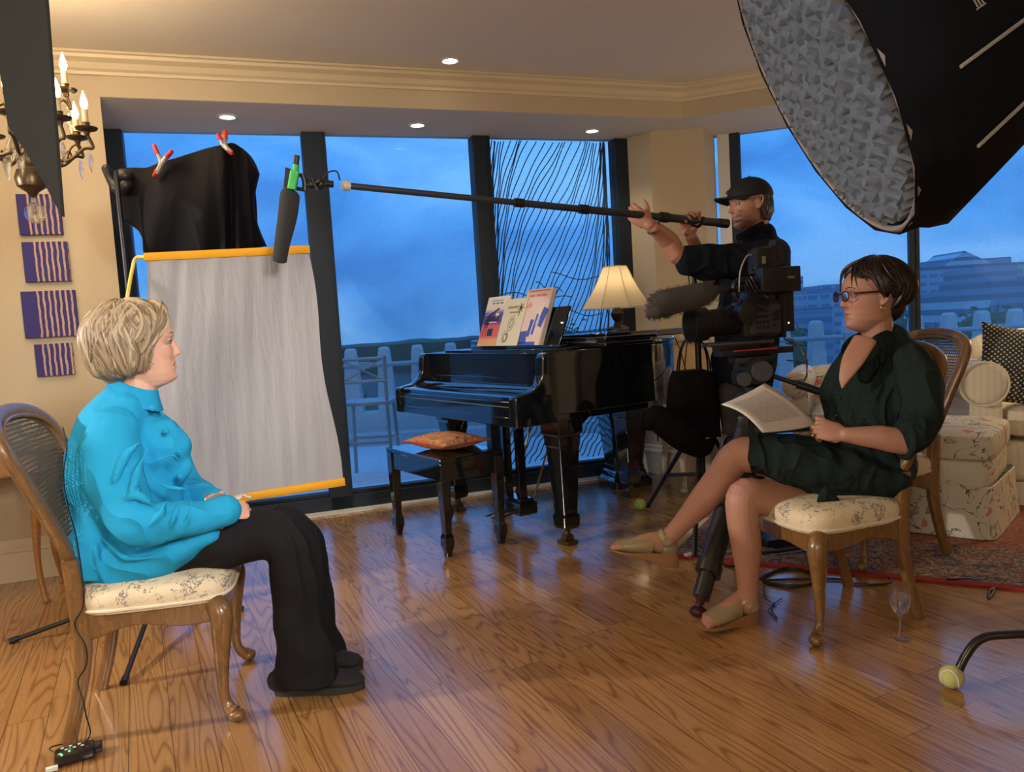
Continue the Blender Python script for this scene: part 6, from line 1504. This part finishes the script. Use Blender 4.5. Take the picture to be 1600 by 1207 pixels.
m.grid([[c0 + V((.016 * i - .04 + .003 * g.random(), .012 * j - .02, .008 * sin(i * 1.9 + j) + .006)) for i in range(6)] for j in range(4)], closeu=False); tag(m.build('tissue', mat('tissue_white', (.75, .74, .74), .8), mods=[('SOLIDIFY', dict(thickness=.0015))]), 'crumpled white tissue held in the clasped hands', 'tissue')

# ------------------------------------------------------------ seated woman in dark green
W2 = empty('person', (1.125, 2.80, 0), 0, 'woman with short dark hair and glasses in a dark green dress, legs crossed, reading papers', 'person')
h2c = at(1361, 462, 2.85); yaw2 = R(196); HM2 = headM(h2c, R(183), R(-2), 0, 1.08)
m = MB(); head(m, HM2, nose=.023, cheek=.005, jaw=.005, lips=.9); lids(m, HM2)
chain(m, [HM2 @ V((-.02, 0, -.06)), HM2 @ V((-.022, 0, -.11)), at(1378, 540, 2.85), at(1382, 550, 2.86)], [(.057, .06), (.056, .058), (.056, .060), (.055, .062)], n=20)
chain(m, [at(1372, 585, 2.86), at(1365, 620, 2.86), at(1370, 700, 2.84)], [(.05, .08), (.07, .10), (.08, .12)], ref=(1, 0, 0), n=24)
el2 = at(1424, 684, 2.60); wr = at(1322, 680, 2.62)
chain(m, [at(1440, 600, 2.66), el2, at(1375, 684, 2.60), wr], [(.05, .05), (.047, .045), (.042, .040), (.026, .029)], n=18)
hx = at(1268, 668, 2.66) - wr
hand(m, frameM(wr, hx, V((.1, -.93, .35))), side=-1, curls=((50, 35, 20), (45, 42, 20), (50, 48, 25), (55, 50, 30)), spread=2, thumb=((.9, .35, -.2), (0, 8)), sc=.95)
wrr = at(1300, 690, 2.86); chain(m, [at(1330, 675, 3.0), wrr], [(.036, .036), (.026, .026)], n=12, sub=0)
hand(m, frameM(wrr, at(1250, 678, 2.80) - wrr, V((-.2, .6, -.75))), side=-1, curls=((25, 25, 15),) * 4, thumb=((.8, .5, -.1), (5, 10)), sc=.92)
# legs
chain(m, [at(1345, 748, 2.76), at(1270, 728, 2.78), at(1180, 712, 2.82), at(1150, 716, 2.85), at(1128, 744, 2.875), at(1100, 780, 2.90), at(1066, 818, 2.93), at(1043, 842, 2.945)],
      [(.075, .075), (.084, .08), (.072, .072), (.063, .062), (.058, .056), (.054, .052), (.038, .037), (.033, .032)], n=22, sub=5)
chain(m, [at(1335, 768, 2.90), at(1260, 779, 2.86), at(1190, 778, 2.77), at(1162, 776, 2.745), at(1160, 812, 2.73), at(1166, 852, 2.735), at(1168, 905, 2.735), at(1169, 945, 2.735)],
      [(.07, .07), (.078, .072), (.068, .066), (.062, .060), (.056, .056), (.055, .054), (.039, .039), (.034, .034)], n=22, sub=5)
def foot(m, ank, heel, toe, dn=V((0, 0, -1))):
    d = (toe - heel); ln = d.length; d.normalize(); up = -dn.normalized()
    P = lambda x, z: heel + d * ln * x + up * z
    m.loft([ank, P(.12, .05), P(.30, .048), P(.55, .036), P(.75, .024), P(.88, .018)], [(.036, .036), (.034, .045), (.034, .036), (.038, .026), (.042, .018), (.036, .012)], ref=tuple(d.cross(up)), n=20, sub=4, round0=True, round1=True)
    s = d.cross(up).normalized()
    for i, (y, r, x) in enumerate(((-.026, .0115, 1.0), (-.008, .0085, .985), (.007, .008, .96), (.020, .0075, .93), (.031, .007, .88))):
        for sg in ((1,),):
            m.loft([P(x - .16, .018) + s * y * sg[0], P(x - .02, .012) + s * y * sg[0]], [(r, r)] * 2, n=10, sub=0, round0=True, round1=True)
    return P, d, up, s, ln, ank
fa = at(1043, 842, 2.945); dn1 = V((.24, 0, -.97)).normalized()
F1 = foot(m, fa, at(1050, 868, 2.95), at(954, 859, 2.92), V((.12, -.05, -.98)))
F2 = foot(m, at(1169, 945, 2.735), V((.835, 2.765, .035)), V((.628, 2.665, .026)), V((0, 0, -1)))
L2 = lambda p: tuple(HM2 @ V(p) - V(W2.location))
SK2 = skinmat('skin_medium', (.43, .225, .16), [(L2((.088, 0, -.065)), (.02, .023, .009), (.30, .09, .08), .7), (L2((.07, .035, -.03)), (.03, .03, .025), (.50, .21, .15), .3), (L2((.08, .031, .004)), (.02, .02, .012), (.30, .16, .12), .35), (L2((.08, -.031, .004)), (.02, .02, .012), (.30, .16, .12), .35)])
m.build('body', SK2, W2, world=True, mods=SKINMODS)
eyes(W2, HM2, (.05, .035, .02))
for s in (-1, 1): strip('eyebrow', [HM2 @ V((.096, s * .013, .023)), HM2 @ V((.0925, s * .028, .028)), HM2 @ V((.080, s * .045, .024))], [(.002, .0015)] * 3, mat('brow_brown', (.06, .035, .02), .7), W2)
# glasses
M_SPEC = mat('tortoise_frames', (.06, .012, .012), .2)
GS = []
for s in (-1, 1):
    m = MB(); m.loft([HM2 @ V((.108 - .10 * (abs(s * .033 + .021 * cos(q)) ** 2) * 8, s * .033 + .0215 * cos(q), -.002 + .0175 * sin(q))) for q in [k_ * 2 * pi / 30 for k_ in range(30)]], [(.0024, .0022)] * 30, n=8, sub=0, closed=True); m.build('spectacle_rim', M_SPEC, W2, world=True)
    m = MB(); m.grid([[HM2 @ V((.1075 - .10 * (abs(s * .033 + r_ * .021 * cos(q)) ** 2) * 8, s * .033 + r_ * .0212 * cos(q), -.002 + r_ * .0172 * sin(q))) for q in [k_ * 2 * pi / 24 for k_ in range(24)]] for r_ in (1, .5, .02)], cap0=False); m.build('lens', glassmat('spectacle_lens', (.86, .88, .92), .09), W2, world=True)
    strip('temple_arm', [HM2 @ V((.099, s * .054, .006)), HM2 @ V((.080, s * .073, .008)), HM2 @ V((.03, s * .079, .010)), HM2 @ V((-.012, s * .080, .012))], [(.0035, .0018)] * 4, M_SPEC, W2, ref=(0, 0, 1))
    m = MB(); m.loft([HM2 @ V((-.001, s * .078, -.034 - .010 + .010 * cos(q))) + HM2.to_3x3() @ V((.009 * sin(q), 0, 0)) for q in [k_ * 2 * pi / 16 for k_ in range(16)]], [(.0013, .0013)] * 16, n=6, sub=0, closed=True); m.build('earring', M_GOLD, W2, world=True)
strip('bridge', [HM2 @ V((.1075, -.012, .003)), HM2 @ V((.112, 0, .006)), HM2 @ V((.1075, .012, .003))], [(.002, .002)] * 3, M_SPEC, W2)
# hair: short, dark, swept back over the ears
M_H2 = hairmat('dark_brown_hair', (.006, .004, .004), (.020, .011, .009), (.055, .028, .02), .35)
hb = MB(); hb.ball(HM2 @ V((-.026, 0, .034)), (.100, .084, .088), 36, M=HM2.to_3x3().normalized()); hb.ball(HM2 @ V((-.062, 0, -.02)), (.060, .076, .080), 30, M=HM2.to_3x3().normalized())
hb.build('hair_mass', mat('dark_hair_mass', (.012, .008, .007), .5), W2, world=True, mods=[('REMESH', dict(mode='VOXEL', voxel_size=.005)), ('SMOOTH', dict(factor=.6, iterations=5))])
H = Hair(8); g = H.g
def P2(phi, th, r=1.0):
    x, y, z = cos(phi) * sin(th), sin(phi) * sin(th), cos(th)
    p = V((x * .108 - .020, y * .092, z * .102 + .026))
    if x < 0: p.x -= .014 * (1 - abs(z))
    if z < -.3: p.x *= 1 - .25 * (-z - .3)
    return HM2 @ (p * r)
for i in range(560):
    phi = g.uniform(-pi, pi); aphi = abs(phi); th0 = g.uniform(.05, 1.2)
    endth = 2.3 + .25 * g.random() if aphi > 1.75 else (1.80 + .16 * g.random() if aphi > 1.0 else (1.16 + .3 * aphi ** 2 + .12 * g.random()))
    th0 = min(th0, endth - .4); pts = []; sw = g.uniform(.25, .7) * (1 if phi > 0 else -1); ph_ = g.uniform(0, 6)
    for k in range(7):
        f = k / 6; th = th0 + (endth - th0) * f; pp_ = phi + sw * f ** 1.4 * (1 if aphi < 1.6 else .2)
        pts.append(P2(pp_, th, 1.01 + .03 * f * (1 - f) + .015 * sin(f * 3 + ph_) + g.uniform(-.004, .010) - (.05 if k == 6 else 0)))
    H.lock(pts, g.uniform(.006, .010), .36)
for i in range(4):   # fringe falling to the brow, swept to the side
    f0 = g.random(); y0 = -.01 + .03 * f0
    a = [V((.03, y0, .122)), V((.075, y0 + .03, .105)), V((.098, y0 + .045, .072)), V((.090, y0 + .056, .040 - .012 * g.random()))] if i % 2 else [V((.03, -y0, .122)), V((.072, -y0 - .035, .103)), V((.088, -y0 - .056, .068)), V((.070, -.082, .026 - .012 * g.random()))]
    H.lock([HM2 @ (p + V((g.gauss(0, .004), g.gauss(0, .004), g.gauss(0, .004)))) for p in a], g.uniform(.004, .008), .4)
H.build('hair_locks', M_H2, W2)
# dress
M_DR = mat('dark_green_linen', (.014, .024, .023), .85, fn=weave(500, .3, fold=.030, fscale=11, fstretch=(1, 1, .6)))
m = MB(); f2 = (cos(yaw2), sin(yaw2), 0)
tr = [(1390, 532, .066, .080), (1392, 552, .092, .145), (1386, 590, .130, .165), (1368, 640, .152, .165), (1360, 690, .150, .160), (1358, 725, .140, .175), (1358, 748, .115, .165)]
chain(m, [at(u, v, 2.85) for u, v, a, b in tr], [(a, b) for u, v, a, b in tr], ref=f2, n=40, sub=5)
chain(m, [at(1396, 534, 2.80), at(1372, 556, 2.745), at(1350, 590, 2.72)], [(.025, .02), (.035, .025), (.03, .02)], n=14)
chain(m, [at(1424, 562, 2.70), at(1440, 606, 2.655), at(1436, 658, 2.61), at(1418, 684, 2.60)], [(.062, .062), (.074, .072), (.070, .068), (.066, .060)], n=24, sub=5)
chain(m, [at(1335, 562, 2.97), at(1312, 610, 3.0), at(1316, 665, 3.0)], [(.062, .062), (.070, .068), (.06, .06)], n=24, sub=5)
m.loft([at(1372, 742, 2.82), at(1300, 732, 2.81), at(1220, 716, 2.82), at(1165, 706, 2.845)], [(.165, .092), (.16, .098), (.125, .092), (.088, .078)], ref=(.29, -.95, 0), n=34, sub=5, round0=True, round1=.008)
m.loft([at(1372, 762, 2.84), at(1300, 762, 2.82), at(1238, 745, 2.80)], [(.15, .045), (.12, .050), (.09, .04)], ref=(.29, -.95, 0), n=30, sub=5, round0=True, round1=.01)
chain(m, [at(1300, 776, 2.66), at(1282, 792, 2.65), at(1277, 797, 2.645)], [(.05, .016), (.035, .014), (.015, .01)], n=14)
m.build('dress', M_DR, W2, world=True, mods=CLOTHMODS(.006, foldtex('dress_folds', .08, 0), .018))
# rolled cuff, collar, open neck
bangle(at(1414, 688, 2.597), at(1375, 684, 2.60) - el2, .058, .012, 'rolled_cuff', M_DR, W2)
for s, pts in ((1, [at(1400, 522, 2.82), at(1375, 535, 2.73), at(1345, 560, 2.71), at(1328, 578, 2.71)]), (-1, [at(1372, 520, 2.93), at(1338, 535, 2.92), at(1322, 552, 2.86), at(1318, 570, 2.80)])):
    strip('collar_flap', pts, [(.026, .006), (.030, .006), (.026, .005), (.010, .004)], M_DR, W2, ref=(.35, -.3, -.75), n=12)
m = MB(); m.loft([at(1352, 530, 2.745), at(1334, 560, 2.715), at(1320, 590, 2.705), at(1316, 607, 2.705)], [(.040, .010), (.038, .010), (.020, .008), (.003, .004)], ref=(.6, -.4, -.1), n=16, sub=4, round0=True); m.build('open_neckline', SK2, W2, world=True)
for u, v in ((1312, 622), (1308, 650), (1305, 678)):
    m = MB(); m.ball(at(u, v, 2.70), (.006, .004, .006), 10); m.build('dress_button', mat('dark_button', (.01, .012, .012), .3), W2, world=True)
# ring
q = wr.lerp(at(1268, 668, 2.66), .0) ; m = MB(); m.ball(at(1270, 681, 2.575), (.004, .003, .005), 8); m.build('ring', M_GOLD, W2, world=True)
# sandals
M_TAN = mat('metallic_taupe_leather', (.34, .27, .15), .35, .25); M_CORK = mat('cork_sole', (.30, .15, .06), .6)
def sandal(Fo, lab):
    P, d, up, s, ln, ank = Fo
    sh = None
    m = MB(); sec = []
    for x, zt, zb, wd in ((-.07, .018, -.042, .022), (0, .012, -.047, .034), (.15, .008, -.046, .036), (.35, .006, -.030, .034), (.55, .002, -.022, .038), (.75, .0, -.016, .044), (.92, .002, -.010, .042), (1.03, .004, -.002, .028)):
        sec.append([P(x, zt) - s * wd, P(x, zt) + s * wd, P(x, zb) + s * wd * .9, P(x, zb) - s * wd * .9])
    m.grid(sec); sh = m.build('sandal', M_CORK, W2, world=True, bevel=.005)
    m = MB(); m.loft([P(.34, .035), P(.50, .030), P(.68, .024), P(.84, .020)], [(.043, .040), (.046, .034), (.048, .028), (.046, .022)], ref=tuple(s), n=24, sub=4, round0=.001, round1=.001); m.build('toe_upper', M_TAN, sh, world=True)
    m = MB(); m.loft([P(-.05, .02), P(.04, .025), P(.18, .022)], [(.03, .03), (.040, .036), (.042, .026)], ref=tuple(s), n=20, sub=3, round0=.006, round1=.001); m.build('heel_cup', M_TAN, sh, world=True)
    c = ank.lerp(P(.16, .05), .22) + d * .004; ax = (ank - P(.14, .05)).normalized(); a, b, _ = frame(ax)
    m = MB(); m.loft([c + a * .0385 * cos(q) + b * .0385 * sin(q) for q in [k_ * 2 * pi / 28 for k_ in range(28)]], [(.013, .003)] * 28, ref=tuple(ax), n=10, sub=0, closed=True); m.build('ankle_strap', M_TAN, sh, world=True)
    sgn = -1 if s.y > 0 else 1
    m = MB(); bc = c + s * sgn * .040 + d * .006; m.tube([bc + s * sgn * -.003, bc + s * sgn * .004], .017, 20); m.build('round_buckle', mat('covered_buckle', (.40, .33, .20), .3, .3), sh, world=True)
sandal(F1, ''); sandal(F2, '')
# papers and clipboard in her hand
PT = empty('script_pages', at(1240, 660, 2.68), 0, 'sheaf of printed white pages held open by the woman with glasses', 'papers')
c0, c1, c2, c3 = at(1127, 632, 2.72), at(1195, 599, 2.86), at(1279, 664, 2.76), at(1192, 676, 2.60)
m = MB(); rows = []
for i in range(11):
    f = i / 10; r_ = []
    for j in range(13):
        h = j / 12; p = (c0.lerp(c1, f)).lerp(c3.lerp(c2, f), h); nrm = (c3 - c0).cross(c1 - c0).normalized()
        r_.append(p + nrm * (-.020 * sin(pi * h) * (1 - .3 * f) + .006 * sin(pi * f)) * (1 if nrm.z < 0 else -1))
    rows.append(r_)
m.grid(rows, closeu=False)
def printfn(t, p):
    s = t.n('SeparateXYZ'); t.l(t.n('TexCoord').outputs['UV'], s.inputs[0]); x, y = s.outputs[0], s.outputs[1]
    ln = t.m('LESS_THAN', t.m('FRACT', t.m('MULTIPLY', x, 34)), .42); v = t.n('CombineXYZ'); t.l(t.m('FLOOR', t.m('MULTIPLY', x, 34)), v.inputs[0]); t.l(t.m('MULTIPLY', y, 70), v.inputs[1])
    wd = t.m('GREATER_THAN', t.noise(v.outputs[0], 1, 1), .44); inn = t.m('MULTIPLY', t.m('MULTIPLY', t.m('GREATER_THAN', y, .12), t.m('LESS_THAN', y, .80)), t.m('MULTIPLY', t.m('GREATER_THAN', x, .15), t.m('LESS_THAN', x, .86)))
    t.l(t.mix(t.m('MULTIPLY', t.m('MULTIPLY', ln, wd), t.m('MULTIPLY', inn, .9)), (.70, .64, .60), (.12, .12, .13)), p.inputs['Base Color'])
o = m.build('top_page', mat('printed_page', (.7, .66, .6), .8, fn=printfn), PT, world=True, mods=[('SOLIDIFY', dict(thickness=.002))], angle=180)
uv = o.data.uv_layers.new(name='page')
for l in o.data.loops: k_ = l.vertex_index; uv.data[l.index].uv = ((k_ // 13) / 10, (k_ % 13) / 12)
CB = empty('clipboard', at(1250, 650, 2.84), 0, 'black clipboard edge behind the pages in the woman\'s hands', 'clipboard')
nb_ = (c3 - c0).cross(c1 - c0).normalized(); nb_ = nb_ if nb_.z < 0 else -nb_
cc = [at(1170, 634, 2.80), at(1224, 617, 2.92), at(1285, 668, 2.80), at(1215, 672, 2.68)]
m = MB(); m.prism([p + nb_ * .012 for p in cc], nb_ * .004); m.build('board', BLACKPLASTIC, CB, smooth=False, world=True)

# ------------------------------------------------------------ standing man holding the boom
MN = empty('person', (1.20, 3.90, 0), 0, 'bearded man in a black cap and dark shirt standing and holding the boom pole', 'person')
h3c = at(1171, 319, 3.86); yaw3 = R(190); HM3 = headM(h3c, R(191), R(1), 0, 1.04)
m = MB(); head(m, HM3, nose=.024, cheek=.003, jaw=.008, lips=.5); lids(m, HM3)
chain(m, [HM3 @ V((-.02, 0, -.06)), HM3 @ V((-.03, 0, -.11)), at(1184, 375, 3.87), at(1186, 390, 3.88)], [(.064, .064), (.060, .062), (.062, .066), (.070, .085)], n=20)
chain(m, [at(1184, 395, 3.87), at(1172, 470, 3.88), at(1160, 590, 3.9)], [(.07, .11), (.09, .12), (.09, .13)], ref=(1, 0, 0), n=24)
gp0 = MB0.lerp(ME, .776); gp1 = MB0.lerp(ME, .885)
wa = at(1014, 352, gp0.y + .0) + V((0, -.02, 0)); ea = at(1072, 404, 3.62)
chain(m, [at(1190, 400, 3.72), ea, at(1045, 376, 3.60), wa], [(.055, .055), (.047, .047), (.045, .043), (.028, .031)], n=18)
hdir = (gp0 + V((-.055, -.005, .004)) - wa)
hand(m, frameM(wa, hdir, V((.25, -.9, -.45))), side=-1, curls=((28, 38, 25), (35, 45, 30), (42, 48, 30), (48, 50, 30)), spread=3, thumb=((.55, .55, -.35), (8, 15)), sc=1.02)
wb = gp1 + V((.03, .05, -.075)); chain(m, [at(1112, 440, 3.98), wb], [(.045, .045), (.029, .030)], n=14, sub=0)
hand(m, frameM(wb, V((-.25, -.35, .9)), V((-.3, .9, .3))), side=1, curls=((40, 50, 30),) * 4, spread=2, thumb=((.7, .5, -.2), (10, 15)), sc=1.0)
chain(m, [at(1150, 600, 3.84), V((1.12, 3.80, .5)), V((1.12, 3.80, .1))], [(.08, .08), (.055, .055), (.045, .045)], n=14)
chain(m, [at(1165, 600, 3.98), V((1.22, 3.98, .5)), V((1.22, 3.98, .1))], [(.08, .08), (.055, .055), (.045, .045)], n=14)
L3 = lambda p: tuple(HM3 @ V(p) - V(MN.location))
SK3 = skinmat('skin_ruddy', (.44, .215, .145), [(L3((.035, 0, -.085)), (.072, .075, .048), (.12, .065, .048), .8), (L3((.089, 0, -.066)), (.014, .021, .008), (.34, .13, .11), .8), (L3((.10, 0, -.03)), (.02, .016, .016), (.50, .19, .14), .4)])
m.build('body', SK3, MN, world=True, mods=SKINMODS)
eyes(MN, HM3, (.06, .07, .08))
for s in (-1, 1): strip('eyebrow', [HM3 @ V((.098, s * .012, .022)), HM3 @ V((.094, s * .028, .027)), HM3 @ V((.082, s * .046, .022))], [(.003, .002)] * 3, mat('brow_brown', (.06, .035, .02)), MN)
bangle(wa.lerp(ea, .10), ea - wa, .031, .0045, 'wristband', mat('brown_wristband', (.05, .02, .012), .6), MN)
# cap
M_CAP = mat('black_cap_cotton', (.006, .006, .008), .8)
m = MB(); rows = []
for i in range(15):
    th = i / 14 * R(97); r_ = []
    for j in range(40):
        q = 2 * pi * j / 40; x, y, z = cos(q) * sin(th), sin(q) * sin(th), cos(th)
        r_.append(HM3 @ V((x * .112 - .006, y * .087, z * .092 + .035 + .012 * x * 0)))
    rows.append(r_)
rows[0] = [p.lerp(HM3 @ V((-.006, 0, .127)), .98) for p in rows[1]]
m.grid(rows); m.ball(HM3 @ V((-.006, 0, .127)), .006, 10); cp = m.build('cap', M_CAP, MN, world=True, mods=[('SUBSURF', dict(levels=1, render_levels=1))])
m = MB(); top_, bo = [], []
for i in range(9):
    f = i / 8; r_ = []
    for j in range(17):
        q = R(-72 + 144 * j / 16); base_ = V((cos(q) * .108 - .006, sin(q) * .086, .036)); ext = .072 * cos(q * .9) ** .6 * f
        r_.append(HM3 @ (base_ + V((ext, 0, -.012 * f + .010 * (1 - (2 * j / 16 - 1) ** 2) * f - .014 * f * abs(2 * j / 16 - 1) ** 2))))
    top_.append(r_)
m.grid(top_ + [[p - V((0, 0, .005)) for p in r_] for r_ in top_[::-1]], closeu=False, closev=True); m.build('cap_brim', M_CAP, cp, world=True)
m = MB(); m.box(HM3 @ V((.096, -.02, .065)), (.004, .035, .02), rot=(HM3.to_3x3().normalized() @ Matrix.Rotation(R(-30), 3, 'Y')), bev=.001); m.build('cap_badge', mat('faded_badge', (.035, .028, .022), .8), cp, world=True)
H = Hair(12); g = H.g
for i in range(120):
    phi = g.uniform(1.75, 2 * pi - 1.75); x, y = cos(phi), sin(phi); pts = []
    for k in range(5):
        f = k / 4; z = .035 - f * (.105 + .02 * g.random()); sh_ = 1 - .35 * max(0, f - .55)
        pts.append(HM3 @ V((x * .103 * sh_ - .004 + g.gauss(0, .003), y * .080 * sh_ + g.gauss(0, .002), z)))
    H.lock(pts, g.uniform(.006, .009), .4)
H.build('nape_hair', hairmat('brown_hair', (.012, .007, .004), (.04, .022, .013), (.09, .05, .03)), MN)
H = Hair(13); g = H.g
for i in range(700):
    a = g.uniform(-1.5, 1.5); z = g.uniform(-.118, -.035 if abs(a) > .9 else -.075)
    if abs(a) < .5 and -.076 < z < -.052 and g.random() < .8: continue
    xf, wd = interp(XF, z), interp(WD, z) + .008 * math.exp(-((z + .085) / .03) ** 2)
    p = V((xf * cos(a) ** .92, wd * math.copysign(abs(sin(a)) ** .86, a), z)); d = V((cos(a), sin(a), -.7)).normalized()
    H.lock([HM3 @ (p - d * .001), HM3 @ (p + d * .004)], .0007, .8, n=3, sub=0)
b_ = H.build('stubble', M_H2 if 0 else MATS['brown_hair'], MN); b_['kind'] = 'stuff'
# shirt, trousers, shoes
M_SH = mat('navy_black_shirt', (.006, .008, .014), .85, fn=weave(500, .3, fold=.03, fscale=8))
m = MB(); f3 = (cos(yaw3), sin(yaw3), 0)
tr = [(1188, 374, .085, .10), (1188, 396, .125, .19), (1180, 430, .145, .20), (1172, 480, .148, .19), (1164, 540, .150, .185), (1160, 590, .145, .18)]
chain(m, [at(u, v, 3.88) for u, v, a, b in tr], [(a, b) for u, v, a, b in tr], ref=f3, n=36, sub=5)
chain(m, [at(1196, 402, 3.73), at(1150, 408, 3.66), at(1105, 410, 3.63), at(1074, 408, 3.62)], [(.085, .085), (.085, .085), (.083, .082), (.070, .068)], n=26, sub=5)
chain(m, [at(1160, 402, 4.02), at(1130, 425, 4.0), at(1116, 438, 3.98)], [(.08, .08), (.075, .075), (.065, .065)], n=24, sub=4)
m.build('shirt', M_SH, MN, world=True, mods=CLOTHMODS(.007, foldtex('shirt_folds', .08, 0), .022))
strip('shirt_collar', crom([at(1152, 372, 3.83), at(1165, 366, 3.79), at(1190, 352, 3.80), at(1200, 348, 3.88), at(1194, 350, 3.95), at(1165, 362, 3.98)], 3), [(.018, .006)] * 16, M_SH, MN, ref=(0, 0, 1), sub=0)
M_PT = mat('grey_trousers', (.045, .043, .045), .85, fn=weave(500, .3, fold=.008, fscale=8))
m = MB()
chain(m, [at(1156, 585, 3.9), at(1156, 620, 3.9)], [(.125, .175), (.13, .18)], ref=f3, n=28, sub=0)
chain(m, [at(1150, 620, 3.82), V((1.13, 3.80, .48)), V((1.14, 3.80, .06))], [(.10, .10), (.08, .08), (.075, .08)], n=22)
chain(m, [at(1160, 620, 3.98), V((1.22, 3.99, .48)), V((1.24, 3.99, .06))], [(.10, .10), (.08, .08), (.075, .08)], n=22)
m.build('trousers', M_PT, MN, world=True, mods=CLOTHMODS(.008, foldtex('trouser_folds2', .1), .014))
for y in (3.80, 3.99):
    h_, t_ = V((1.20 if y < 3.9 else 1.30, y + .02, 0)), V((.94 if y < 3.9 else 1.04, y - .06, 0)); d = (t_ - h_).normalized(); s = V((-d.y, d.x, 0))
    m = MB(); P = lambda x, z: h_.lerp(t_, x) + V((0, 0, z))
    m.loft([P(.02, .045), P(.3, .05), P(.6, .042), P(.9, .032), P(.98, .03)], [(.035, .04), (.04, .05), (.042, .036), (.042, .026), (.03, .016)], ref=tuple(s), n=18, sub=4, round0=True, round1=True); m.build('shoe', M_SHOE, MN, world=True)
